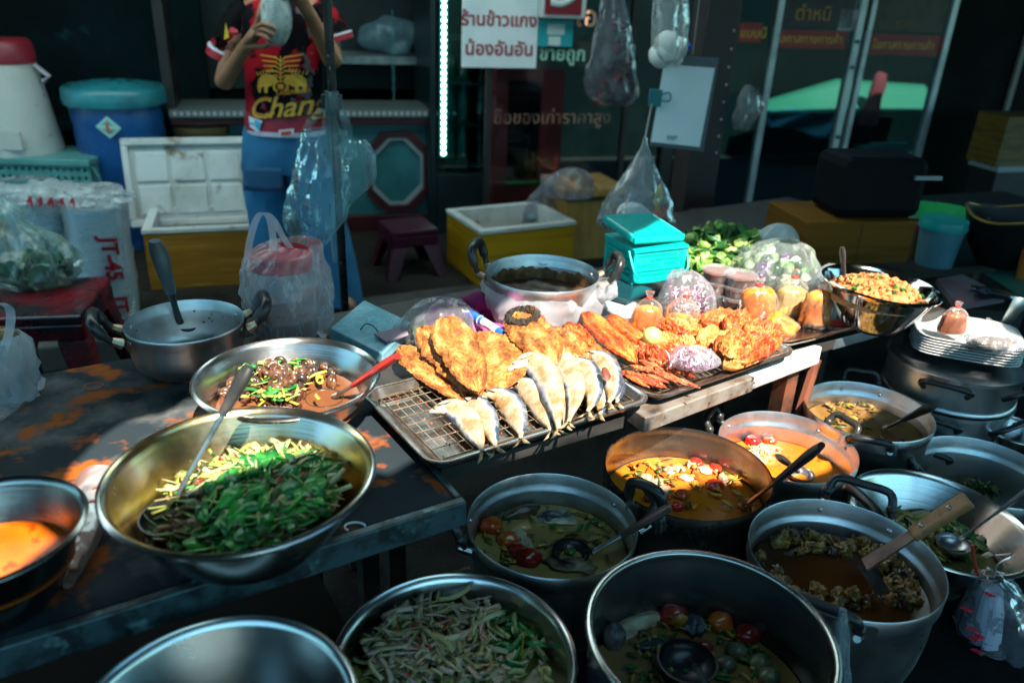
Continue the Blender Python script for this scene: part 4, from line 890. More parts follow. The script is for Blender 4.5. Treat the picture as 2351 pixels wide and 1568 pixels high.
# ---- ladles
def ladle(name, label, H, S, Bc, mats, hw=.011, hfrac=.45, R=.04, flat=.55, bowl_n=None, cat='ladle'):
    """H handle end, S where the shaft meets the scoop, Bc scoop centre (world points)"""
    H, S, Bc = V(H), V(S), V(Bc); t = thing(name, label, cat, Bc)
    d = (S - H); m = H + d * hfrac
    mb = MB(); k = 9
    pts = [H + (m - H) * i / (k - 1) - Bc for i in range(k)]
    mb.tube(pts, [hw * (.75, 1.05, 1.15, 1.1, 1.0, .92, .85, .78, .7)[i] for i in range(k)], 12, sy=flat); mb.build('handle', mats[0], t, auto=True)
    mb = MB(); mb.tube([m - d * .01 - Bc, S.lerp(m, .5) - Bc, S - Bc], [hw * .5, hw * .42, hw * .5], 10, sy=.6); 
    mb.build('shaft', mats[1], t)
    if R:
        n = V(bowl_n).normalized() if bowl_n else V((0, 0, 1)); q = V((0, 0, 1)).rotation_difference(n).to_matrix()
        mb = MB(); o = [(R * math.sin(a * math.pi / 20), -R * .62 * math.cos(a * math.pi / 20)) for a in range(0, 11)]
        o[0] = (.0005, -R * .62); mb.M = q.to_4x4(); mb.lathe(o + [(r * .95, z * .93) for r, z in o[::-1]], 28); mb.M = None
        mb.tube([S - Bc, (S - Bc) * .6 + V((0, 0, 0))], [hw * .5, hw * .3], 8)
        mb.build('scoop', mats[2], t)
    return t
# ------------------------------------------------------------------ on the rusty table
salad, cS, RS, hS = bowl('salad_bowl', 'large steel basin of green vegetable salad half in the sun', 556, 1083, 598, TZ + .125, TZ + .001, STEEL, inmat=M('yellow reflection steel', (.66, .5, .16), .22, 1, c2=(.62, .6, .54), ns=6, lo=.42, hi=.62, rv=.06, bump=.05, bs=14, bstretch=(.3, .3, 16)))  # yellow reflection of the sunlit food painted into the inner steel
snail, cN, RN, hN = bowl('snail_bowl', 'steel basin of snails in brown broth behind the salad bowl', 660, 862, 412, TZ + .115, TZ + .001, STEEL)
curryb, cC, RC, hC = bowl('curry_bowl', 'dark stained steel bowl of orange curry cut by the left edge', -40, 1215, 425, TZ + .12, TZ + .001, STEEL_DARK)
alu, cA, RA, hA = pot('aluminium_pot', 'empty aluminium pot with a ladle standing at the back of the rusty table', 424, 735, 262, TZ + .105, TZ + .001, ALU, handles=(), step=.2)
# its tilted black handles
def big_handle(t, R, h, a, lift=.05, out=.045):
    ca, sa = math.cos(rad(a)), math.sin(rad(a)); er = V((ca, sa, 0)); et = V((-sa, ca, 0)); z = V((0, 0, h - .022))
    mb = MB(); path = curve([er * (R + .012) + et * .035 + z, er * (R + out * .7) + et * .04 + z + V((0, 0, lift * .5)), er * (R + out) + et * .03 + z + V((0, 0, lift)), er * (R + out) - et * .03 + z + V((0, 0, lift)), er * (R + out * .7) - et * .04 + z + V((0, 0, lift * .5)), er * (R + .012) - et * .035 + z], 5)
    k = len(path); mb.tube(path, [.007 if i < 5 or i > k - 6 else .0115 for i in range(k)], 12); ho = mb.build('handle', BLACKP, t)
    mb = MB()
    for s in (1, -1): mb.box((-.004, -.011, -.013), (.02, .011, .013)) if False else mb.tube([er * (R + .001) + et * s * .036 + z, er * (R + .02) + et * s * .037 + z + V((0, 0, .01))], [.012, .008], 8)
    mb.sheet(lambda s, u: V((math.cos(rad(a) + (s - .5) * .12 / R), math.sin(rad(a) + (s - .5) * .12 / R), 0)) * (R + .002) + V((0, 0, h - .036 + .026 * u)), 12, 2)
    mb.build('bracket', M('rusty bracket steel', (.4, .33, .24), .35, .9, c2=(.25, .1, .03), ns=24), ho)
    for s in (-1, 1):
        mb = MB(); q = V((math.cos(rad(a) + s * .1 / R * .45), math.sin(rad(a) + s * .1 / R * .45), 0)); mb.blob(q * (R - .004) + V((0, 0, h - .02)), .005, amp=0); mb.build('rivet', CHROME, t)
big_handle(alu, RA, hA, 205, .05, .05); big_handle(alu, RA, hA, 25, .05, .045)
mb = MB(); rnd.seed(11)
for k in range(18):
    a, z = rnd.gauss(1.25, .55), rnd.uniform(.03, .08); mb.blob((math.cos(a) * (RA * .955 - .0045), math.sin(a) * (RA * .955 - .0045), z), rnd.uniform(.0008, .003), seed=k, amp=.4, sub=1)
mb.build('food_scraps', M('fried garlic crumbs', (.32, .18, .06), .8), alu)['kind'] = 'stuff'
ladle('ladle', 'steel blue handled ladle standing in the empty aluminium pot', P(356, 553, TZ + .285), P(412, 738, TZ + .06), P(432, 742, TZ + .04), [M('grey blue handle steel', (.16, .24, .28), .3, .8), M('dark ladle steel', (.08, .1, .11), .3, .9), M('dark ladle steel', (.1, .1, .1), .3, .9)], hw=.016, hfrac=.62, R=.035)
SHAFT = M('ladle shaft steel', (.4, .4, .4), .3, .9, c2=(.2, .2, .2), ns=20)
ladle('ladle', 'long black handled ladle leaning across the salad bowl rim', P(572, 842, TZ + .27), P(405, 1140, TZ + .085), P(398, 1182, TZ + .075), [M('grey black ladle grip', (.025, .024, .023), .45, c2=(.06, .055, .05), ns=16), SHAFT, M('black ladle scoop', (.015, .015, .016), .3)], hw=.013, hfrac=.36, R=.047, flat=.7)
ladle('ladle', 'red handled ladle resting in the snail broth', P(912, 817, TZ + .185), P(775, 908, TZ + .07), P(745, 912, TZ + .065), [M('red ladle grip', (.45, .025, .018), .35, c2=(.33, .018, .012), ns=9), SHAFT, M('broth wet steel', (.35, .3, .25), .2, .9)], hw=.013, hfrac=.72, R=.036)
# ------------------------------------------------------------------ pots on the low bench
G1 = 'aluminium soup pots on the low bench'
p1, c1, R1, h1 = pot('soup_pot', 'aluminium pot of cloudy fish soup with tomatoes in front of the fish tray', 1268, 1196, 392, .54, LZ + .001, ALU, handles=(18, 190), group=G1, step=.16, hw=.045, hup=.055, hout=.03)
p2, c2_, R2, h2 = pot('soup_pot', 'dark rimmed pot of orange brown mushroom soup with sunlit upper half', 1578, 1083, 384, .54, LZ + .001, M('sooty dark pot', (.34, .3, .27), .3, .9, c2=(.2, .17, .14), ns=6, rv=.1), handles=(), group=G1, step=.04, flange=.99)
p3, c3_, R3, h3 = pot('soup_pot', 'sunlit aluminium pot of bright orange curry', 1808, 1020, 312, .5, LZ + .001, ALU, handles=(28, 150), group=G1, step=.2, hw=.04, hup=.04, hout=.03)
p4, c4_, R4, h4 = pot('soup_pot', 'aluminium pot of clear brown soup beside the steamer', 1994, 940, 284, .51, LZ + .001, ALU_CLEAN, handles=(250, 75), group=G1, step=.18, hw=.045, hup=.035, hout=.035)
p9, c9, R9, h9 = pot('soup_pot', 'big aluminium pot of dark brown chicken stew with wooden handled ladle', 1940, 1272, 432, .55, LZ + .001, ALU_CLEAN, handles=(238, 62), group=G1, step=.2, hw=.06, hup=.05, hout=.03)
p11, c11, R11, h11 = pot('soup_pot', 'very large dark pot of tomato fish soup at the bottom of the picture', 1630, 1452, 556, .62, LZ + .001, M('dark enamel steel', (.2, .22, .23), .24, .9, c2=(.12, .13, .14), ns=5, rv=.06), handles=(), group=G1, step=.03, flange=.985)
mb = MB(); mb.tube([(R11 * math.cos(a), R11 * math.sin(a), h11) for a in [k * .08727 for k in range(72)]], .0055, 10, closed=True); mb.build('rim', STEEL, p11)
p6, c6, R6, h6 = pot('soup_pot', 'aluminium pot with scraps of curry near the right edge', 2262, 1078, 300, .43, .241, ALU, handles=(170,), group=G1, step=.22, hw=.045, hup=.05, hout=.03)
b10, c10, R10, h10 = bowl('noodle_bowl', 'wide steel bowl of pale shredded bamboo salad at the bottom centre', 1045, 1505, 552, .54, .38, STEEL)
b12, c12, R12, h12 = bowl('steel_bowl', 'empty looking steel bowl cut by the bottom left edge', 495, 1648, 640, .64, .48, STEEL)
b8, c8, R8, h8 = bowl('steel_bowl', 'smooth steel wok bowl of green vegetable soup behind the wooden ladle', 2150, 1190, 396, .46, LZ + .02, STEEL, tilt=(0, rad(4)))
b7, c7, R7, h7 = bowl('steel_bowl', 'small empty steel bowl at the right edge below the steamer', 2335, 988, 130, .44, .36, STEEL)
for c_, z_, lab in ((c10, .38, 'dark upturned pot under the shredded salad bowl'), (c12, .48, 'dark upturned pot under the corner steel bowl')):
    k_ = thing('pot_stand', lab, 'stand', (c_.x, c_.y, LZ + .001)); mb = MB(); mb.lathe([(.001, 0), (.09, 0), (.075, z_ - LZ - .002), (.001, z_ - LZ - .002)], 32); mb.build('post', DARKW, k_)
wk = thing('wok_stand', 'dark wooden block under the steel wok bowl', 'stand', (c8.x, c8.y, LZ + .001))
mb = MB(); mb.lathe([(.001, 0), (R8 * .5, 0), (R8 * .5, .018), (.001, .018)], 32); mb.build('ring', M('dark brown wood ring', (.03, .018, .01), .7), wk)
stz = thing('bowl_stand', 'hidden dark stand under the small steel bowl', 'stand', (c7.x, c7.y, .241)); mb = MB(); mb.lathe([(.001, 0), (.05, 0), (.04, .118), (.001, .118)], 24); mb.build('post', DARKW, stz)
# wok handle (black loop) and its ladle
def grip(t, a, R, h, hw, up_, out):
    er = V((math.cos(rad(a)), math.sin(rad(a)), 0)); et = V((-er.y, er.x, 0)); z = V((0, 0, h - .01))
    path = curve([er * (R + .004) + et * hw + z, er * (R + out) + et * hw + z + V((0, 0, up_)), er * (R + out) - et * hw + z + V((0, 0, up_)), er * (R + .004) - et * hw + z], 7)
    k = len(path); mb = MB(); mb.tube(path, [.006 if i < 4 or i > k - 5 else .0105 for i in range(k)], 12); ho = mb.build('handle', BLACKP, t)
    mb = MB()
    for s in (1, -1): mb.tube([er * (R - .002) + et * s * hw + z - V((0, 0, .02)), er * (R + .01) + et * s * hw + z + V((0, 0, .02))], [.014, .008], 10)
    mb.build('bracket', ALU_CLEAN, ho)
grip(b8, 195, R8, h8, .055, .06, .02)
grip(p2, 233, R2, h2, .03, .065, .012)
GRIPB = M('black moulded grip', (.014, .013, .013), .38, c2=(.03, .028, .027), ns=18)
ladle('ladle', 'black handled ladle sticking out of the orange brown soup', P(1886, 1022, .69), P(1722, 1152, .5), P(1690, 1150, .46), [GRIPB, M('copper toned steel', (.42, .24, .12), .3, .9), SHAFT], hw=.016, hfrac=.6, R=.035)
ladle('ladle', 'dark brown handled ladle lying in the cloudy fish soup', P(1540, 1163, .62), P(1362, 1266, .502), P(1312, 1262, .488), [M('dark red brown grip', (.03, .012, .01), .45, c2=(.045, .02, .015), ns=9), SHAFT, M('black ladle scoop', (.015, .015, .016), .3)], hw=.012, hfrac=.62, R=.036)
ladle('ladle', 'black handled ladle in the clear brown soup pot', P(2142, 932, .60), P(2040, 980, .47), P(2010, 985, .45), [GRIPB, SHAFT, SHAFT], hw=.015, hfrac=.62, R=.032)
ladle('ladle', 'grey steel ladle leaning over the right rim of the wok bowl', P(2395, 1100, .62), P(2212, 1232, .43), P(2190, 1245, .415), [M('grey steel grip', (.12, .15, .17), .3, .8), SHAFT, SHAFT], hw=.011, hfrac=.5, R=.035)
ladle('ladle', 'black handled ladle sunk in the tomato fish soup of the largest pot', P(1660, 1650, .63), P(1602, 1535, .54), P(1578, 1515, .528), [GRIPB, GRIPB, M('black ladle scoop', (.015, .015, .016), .3)], hw=.013, hfrac=.6, R=.045)
ladle('serving_spoon', 'short dark stub of a spoon handle over the orange curry pot', P(1788, 1048, .53), P(1830, 1080, .47), P(1840, 1085, .44), [M('dark stub steel', (.08, .06, .05), .35, .6), SHAFT, SHAFT], hw=.014, hfrac=.8, R=.03)
# wooden handled flat ladle
H_, S_ = P(2225, 1146, .68), P(1985, 1296, .53); L_ = thing('wooden_ladle', 'flat steel ladle with a riveted wooden handle across the chicken stew', 'ladle', S_)
d_ = (H_ - S_); ax = d_.normalized(); sd = ax.cross(V((0, 0, 1))).normalized(); nn = sd.cross(ax)
def bar(mb, a, b, w0, w1, th, mi=0):
    vs = []
    for p, w_ in ((a, w0), (b, w1)): vs += [p - sd * w_ - nn * th, p + sd * w_ - nn * th, p + sd * w_ + nn * th, p - sd * w_ + nn * th]
    mb.add(vs, [(3, 2, 1, 0), (4, 5, 6, 7), (0, 1, 5, 4), (1, 2, 6, 5), (2, 3, 7, 6), (3, 0, 4, 7)], mi)
WOOD = M('oiled wood handle', (.26, .11, .035), .45, c2=(.15, .055, .016), ns=10, stretch=(3, 3, 3), bump=.2, bs=70)
mb = MB(); bar(mb, d_ * .46, d_, .014, .017, .0075); mb.build('handle', WOOD, L_, smooth=False, bevel=.004)
for f in (.58, .84):
    mb = MB(); mb.blob(d_ * f + nn * .0085, (.005, .005, .003), amp=0); mb.build('rivet', CHROME, L_)
mb = MB(); bar(mb, d_ * .46, V((0, 0, 0)), .012, .015, .0018); e_ = P(2030, 1362, .515) - S_; sd = e_.normalized().cross(V((0, 0, 1))).normalized(); nn = V((0, 0, 1)); bar(mb, V((0, 0, 0)), e_, .014, .012, .0018); mb.build('blade', M('wet dark steel', (.16, .15, .15), .28, .9, c2=(.1, .08, .08), ns=14), L_, smooth=False)
# ------------------------------------------------------------------ aluminium steamer with foam plates on it
cs_, Rs_ = center(2196, 818, 294, .58)
t = thing('steamer', 'stacked aluminium steamer pot carrying white foam plates', 'steamer', (cs_.x, cs_.y, .241))
zt = .58 - .241
def tier(z0, z1, R, nm):
    mb = MB(); mb.lathe([(.001, z0), (R * .93, z0), (R * .97, z0 + .006), (R * .97, z0 + .012), (R * .95, z0 + .016), (R * .965, z1 - .014), (R * 1.0, z1 - .01), (R * 1.0, z1), (R * .985, z1), (R * .95, z1 - .012), (.001, z1 - .02)], 72); return mb.build(nm, ALU_CLEAN, t)
for z0, z1, R in ((0, zt * .42, Rs_ * .94), (zt * .42, zt * .7, Rs_ * .98), (zt * .7, zt, Rs_)):
    ti = tier(z0, z1, R, 'tier')
    for a in (238, 318 if z0 < .01 else 300):
        a = rad(a); er = V((math.cos(a), math.sin(a), 0)); et = V((-er.y, er.x, 0)); zz = V((0, 0, z1 - .035)); mb = MB()
        mb.tube(curve([er * R + et * .05 + zz, er * (R + .03) + et * .05 + zz + V((0, 0, .028)), er * (R + .03) - et * .05 + zz + V((0, 0, .028)), er * R - et * .05 + zz], 6), .0075, 10); mb.build('handle', BLACKP, ti)
FOAMW = M('white foam plate', (.72, .72, .7), .5, sub=.05)
pc_ = P(2212, 786, .605)
for k in range(7):
    mb = MB(); z = zt + .003 + k * .0075; w_, d2_ = .132, .104
    def ppl(s, u, z=z):
        x, y = (s - .5) * 2, (u - .5) * 2; e = max(abs(x), abs(y)); k_ = (abs(x) ** 5 + abs(y) ** 5) ** .2 or 1; q = e / k_
        return V((x * q * w_, y * q * d2_, .014 * max(0, e - .72) / .28))
    mb.sheet(ppl, 25, 25); o = mb.build('foam_plate', FOAMW, None, solid=.002, loc=(pc_.x + .004 * nz((k, 1, 2)), pc_.y, .241 + z), rz=AT - .9 + .05 * nz((k * .7, 2, 1)))
    tag(o, 'white foam plate, topmost of the pile on the aluminium steamer' if k == 6 else 'square white foam plate within the pile on the aluminium steamer', 'plate', 'foam plates piled on the steamer')
# ================================================================== trays, racks
def tray(name, label, A0, ang, L, W, H, mat, base):
    t = thing(name, label, 'tray', (A0.x, A0.y, base), ang)
    def rr(inset, z, rad_, n=6):
        o = []; x0, y0, x1, y1 = inset, inset, L - inset, W - inset; r_ = max(.002, rad_ - inset)
        for cx, cy_, a0 in ((x1 - r_, y1 - r_, 0), (x0 + r_, y1 - r_, 90), (x0 + r_, y0 + r_, 180), (x1 - r_, y0 + r_, 270)):
            for k in range(n + 1): a = rad(a0 + 90 * k / n); o.append((cx + r_ * math.cos(a), cy_ + r_ * math.sin(a), z))
        return o
    rings = [rr(-.002, H - .006, .035), rr(-.003, H - .001, .035), rr(0, H, .035), rr(.007, H, .035), rr(.011, H - .003, .035), rr(.019, .006, .035), rr(.026, .001, .035), rr(.05, .0008, .06)]
    n = len(rings[0]); vs = [q for r_ in rings for q in r_]; fs = []
    for i in range(len(rings) - 1):
        for j in range(n): fs.append((i * n + j, i * n + (j + 1) % n, (i + 1) * n + (j + 1) % n, (i + 1) * n + j))
    fs.append(tuple((len(rings) - 1) * n + j for j in range(n)))
    mb = MB(); mb.add(vs, fs); mb.build('body', mat, t, solid=.0014); return t
def rack(label, A0, ang, L, W, base, group=None):
    t = thing('wire_rack', label, 'rack', (A0.x, A0.y, base), ang, group)
    WIRE = M('oily rack wire', (.5, .38, .26), .3, .9, c2=(.3, .18, .1), ns=20)
    i0 = .028; mb = MB(); mb.tube([(i0, i0, .018), (L - i0, i0, .018), (L - i0, W - i0, .018), (i0, W - i0, .018)], .0024, 6, closed=True)
    for k in range(1, 5): x = i0 + (L - 2 * i0) * k / 5; mb.tube([(x, i0, .0165), (x, W - i0, .0165)], .0017, 6)
    mb.build('frame', WIRE, t)
    mb = MB()
    n = int((L - 2 * i0) / .0165)
    for k in range(1, n): x = i0 + (L - 2 * i0) * k / n; mb.tube([(x, i0, .0195), (x, W - i0, .0195)], .0009, 5)
    for k in range(1, 8): y = i0 + (W - 2 * i0) * k / 8; mb.tube([(i0, y, .0212), (L - i0, y, .0212)], .0009, 5)
    mb.build('wire_grid', WIRE, t); return t
TRAYM = M('dark oily tray steel', (.36, .35, .34), .28, .9, c2=(.2, .15, .11), ns=6, rv=.1, bump=.08, bs=30)
def corner(p0, p1, p2, z):
    a, b, c = P(*p0, z), P(*p1, z), P(*p2, z); ang = math.atan2(b.y - a.y, b.x - a.x)
    vv = V((-math.sin(ang), math.cos(ang), 0)); return a, ang, (b - a).length, abs((c - a).dot(vv))
zb = TZ + .002; zr = zb + .03
A1, an1, L1, W1 = corner((996, 1070), (1500, 914), (857, 888), zr)
tray('fish_tray', 'dark steel tray holding the silver mackerels and fried flat fish', A1, an1, L1, W1, .03, TRAYM, zb); rack('wire rack in the mackerel tray under the fried fish', A1, an1, L1, W1, zb)
A2, an2, L2, W2 = corner((1508, 912), (1832, 802), (1345, 735), zr)
tray('fish_tray', 'dark steel tray of orange chicken and red dried fish beyond the mackerels', A2, an2, L2, W2, .028, TRAYM, zb); rack('wire rack in the tray of orange chicken', A2, an2, L2, W2, zb)
A3, an3, L3, W3 = corner((1797, 788), (2118, 712), (1640, 694), zr)
tray('steel_tray', 'shiny steel tray with bags of orange sauce and a red rubber band', A3, an3, L3, max(W3, .3), .026, M('shiny tray steel', (.55, .54, .52), .22, 1, c2=(.42, .4, .38), ns=5, rv=.08), zb)
# ================================================================== fish
def tone_mat(name, a, b, r, nzs=14, bump=.3, bs=90, speck=None, sub=0):
    if name in MATS: return MATS[name]
    mt, nt, out = nodes(name); p = N(nt, 'BsdfPrincipled', i_Roughness=r); nt.links.new(p.outputs[0], out.inputs[0])
    at = N(nt, 'Attribute', attribute_name='tone'); vec = coords(nt); f = noi(nt, vec, nzs, 5)
    ad = N(nt, 'MapRange', i_1=.3, i_2=.7, i_3=-.3, i_4=.3); nt.links.new(f, ad.inputs[0])
    sm = N(nt, 'Math', operation='ADD', use_clamp=True); nt.links.new(at.outputs['Fac'], sm.inputs[0]); nt.links.new(ad.outputs[0], sm.inputs[1])
    col = ramp(nt, sm.outputs[0], [(0, a[0]), (.35, a[1]), (.62, b[0]), (1, b[1])])
    if speck:
        f2 = noi(nt, vec, 75, 6, .75); r2 = ramp(nt, f2, [(.56 if r > .35 else .66, (0, 0, 0)), (.72, (1, 1, 1))]); mx = N(nt, 'MixRGB', i_2=c4(speck)); nt.links.new(r2, mx.inputs[0]); nt.links.new(col, mx.inputs[1]); col = mx.outputs[0]
    nt.links.new(col, p.inputs['Base Color'])
    fb = noi(nt, vec, bs, 5); bp = N(nt, 'Bump', i_Strength=bump, i_Distance=.003); nt.links.new(fb, bp.inputs['Height']); nt.links.new(bp.outputs[0], p.inputs['Normal'])
    if sub: p.inputs['Subsurface Weight'].default_value = sub; p.inputs['Subsurface Radius'].default_value = (.006, .004, .002)
    MATS[name] = mt; return mt
def settone(o, tones):
    at = o.data.attributes.new('tone', 'FLOAT', 'POINT'); at.data.foreach_set('value', tones)
MACK = tone_mat('steamed mackerel skin', ((.34, .18, .07), (.46, .37, .26)), ((.3, .31, .32), (.03, .05, .085)), .38, 30, .7, 120, (.22, .09, .03), .08)
GMK = 'steamed mackerels lined up in the tray'
def mackerel(px, label, dz=0, wd=.027, lean=.75, seed=0):
    pts = [P(x, y, TZ + .034 + dz + (z if False else 0)) for x, y in px]; b_ = pts[len(pts) // 2]
    sp = curve([q - b_ for q in pts], 8); k = len(sp); n = 18; vs, fs, tn = [], [], []
    prof = [(0, .07), (.05, .18), (.12, .4), (.22, .74), (.34, 1), (.52, 1), (.68, .84), (.8, .55), (.9, .24), (.95, .16), (1, .15)]
    def pr_(s):
        for (a, x), (b, y) in zip(prof, prof[1:]):
            if s <= b: return x + (y - x) * (s - a) / (b - a)
        return prof[-1][1]
    view = (CAM - b_).normalized(); up_ = (view * .55 + V((-.35, -.2, lean))).normalized()
    for i, q in enumerate(sp):
        t = (sp[min(k - 1, i + 1)] - sp[max(0, i - 1)]).normalized(); wv = t.cross(up_).normalized() * -1
        if wv.dot(RT) < 0 and abs(wv.dot(RT)) > .3: wv = -wv
        if i == 0: w0 = wv
        elif wv.dot(w0) < 0: wv = -wv
        w0 = wv; nn = t.cross(wv).normalized()
        if nn.dot(view) < 0: nn = -nn
        s = i / (k - 1); h = pr_(s) * wd * .95; th = h * .42 + .002
        for j in range(n):
            a = 2 * math.pi * j / n; d = (1 + .1 * nz((s * 6, math.cos(a), math.sin(a)), 1.5, seed) + .05 * nz((s * 17, math.cos(a) * 2, math.sin(a) * 2), 1.5, seed)) * (1.1 if math.cos(a) < -.3 else .92)
            vs.append(q + wv * (math.cos(a) * h * d) + nn * (math.sin(a) * th * d)); tn.append(.18 + .78 * max(0, min(1, (math.cos(a) - .25) / .55)) * (1 if .16 < s < .9 else .15) + .12 * nz((s * 5, a, 0), 1.2, seed))
    for i in range(k - 1):
        for j in range(n): fs.append((i * n + j, i * n + (j + 1) % n, (i + 1) * n + (j + 1) % n, (i + 1) * n + j))
    fs += [tuple(range(n))[::-1], tuple((k - 1) * n + j for j in range(n))]
    t = thing('mackerel', label, 'fish', b_, 0, GMK)
    mb = MB(); mb.add(vs, fs); o = mb.build('body', MACK, t, auto=False); settone(o, tn)
    j0, j1 = sp[1], sp[5]; jd = (j0 - j1).normalized(); mb = MB(); mb.tube([j1 - w0 * .006, j1.lerp(j0, .6) - w0 * .011 - nn * .002, j0 + jd * .006 - w0 * .016], [.008, .005, .0012], 8); mb.build('lower_jaw', M('cream gill flap', (.6, .5, .36), .5), t)
    e = sp[-1]; d = (sp[-1] - sp[-3]).normalized(); mb = MB()
    for sg in (1, -1): mb.add([e - d * .004 - w0 * .003, e - d * .004 + w0 * .003, e + d * .026 + w0 * sg * .017, e + d * .02 + w0 * sg * .006], [(0, 1, 2, 3)])
    mb.build('tail_fin', M('dry pale fin', (.42, .3, .16), .6, c2=(.25, .15, .07), ns=40), t, solid=.0012)
    q = sp[3] + nn * (pr_(3 / (k - 1)) * wd * .45 + .002); mb = MB(); mb.blob(q, (.0035, .0035, .0025), amp=0); mb.build('eye', M('fish eye', (.05, .05, .05), .2), t)
    q0, q1 = sp[int(k * .14)], sp[int(k * .3)]; mb = MB(); nf = nn * (wd * .48)
    mb.add([q0 + nf * .9, q0.lerp(q1, .4) + nf * 1.25 - w0 * .008, q1 + nf * 1.3 - w0 * .012, q0.lerp(q1, .7) + nf * 1.15], [(0, 1, 2, 3)]); mb.build('gill_flap', M('cream gill flap', (.6, .5, .36), .5), t, solid=.001)
for i, (px, dz, wd, lab) in enumerate((
    ([(986, 946), (1030, 938), (1066, 962), (1092, 1003), (1108, 1036)], 0, .026, 'front mackerel with a dark blue back, nearest the left end of the row'),
    ([(1062, 920), (1090, 925), (1116, 952), (1130, 992), (1138, 1028)], -.002, .023, 'golden backed mackerel second in the front row'),
    ([(1106, 904), (1150, 908), (1178, 935), (1193, 972), (1196, 1006)], 0, .026, 'pale golden mackerel third in the front row with its head to the left'),
    ([(1168, 868), (1205, 885), (1238, 920), (1256, 958), (1264, 988)], -.002, .027, 'broken bellied mackerel at the right end of the front row'),
    ([(1285, 880), (1295, 905), (1300, 940), (1296, 975)], .0, .02, 'thin mackerel half hidden below the two largest ones'),
    ([(1368, 870), (1380, 900), (1384, 930), (1376, 952)], .0, .018, 'thin mackerel half hidden below the one with the brown patch'),
    ([(1400, 845), (1412, 868), (1420, 898), (1416, 925)], .004, .019, 'slim silvery mackerel at the right end of the raised row'),
    ([(1166, 850), (1214, 832), (1252, 868), (1272, 925), (1282, 985)], .019, .031, 'large open mouthed mackerel lying on the front row'),
    ([(1225, 832), (1272, 822), (1304, 858), (1318, 910), (1305, 968)], .016, .029, 'large silver mackerel second in the raised row'),
    ([(1300, 832), (1335, 836), (1358, 868), (1364, 910), (1350, 945)], .013, .026, 'mid sized mackerel third in the raised row with a red nick'),
    ([(1335, 812), (1375, 822), (1400, 852), (1410, 892), (1398, 925)], .016, .028, 'mackerel with a brown square patch on its side'))):
    mackerel(px, lab, dz, wd, seed=i)
q_ = P(1391, 858, TZ + .076); mb = MB(); mb.blob((0, 0, 0), (.009, .017, .003), rotm(.5, 0, .2), seed=2, amp=.1); o = mb.build('skin_patch', M('brown seared patch', (.12, .025, .012), .6, c2=(.3, .1, .03), ns=30), None, loc=q_); tag(o, 'brown seared flake lying on the side of a mackerel', 'fish flake')
FRIED = tone_mat('crisp fried skin', ((.16, .045, .008), (.34, .115, .018)), ((.47, .19, .04), (.6, .34, .13)), .45, 34, 1, 160, (.2, .06, .012))
REDFR = tone_mat('orange fried skin', ((.24, .025, .004), (.46, .07, .008)), ((.58, .14, .018), (.66, .27, .06)), .42, 18, .8, 120, (.2, .02, .01))
DRIED = tone_mat('red dried fish skin', ((.2, .025, .008), (.4, .06, .012)), ((.5, .11, .02), (.62, .22, .05)), .35, 22, .7, 140, (.12, .015, .01))
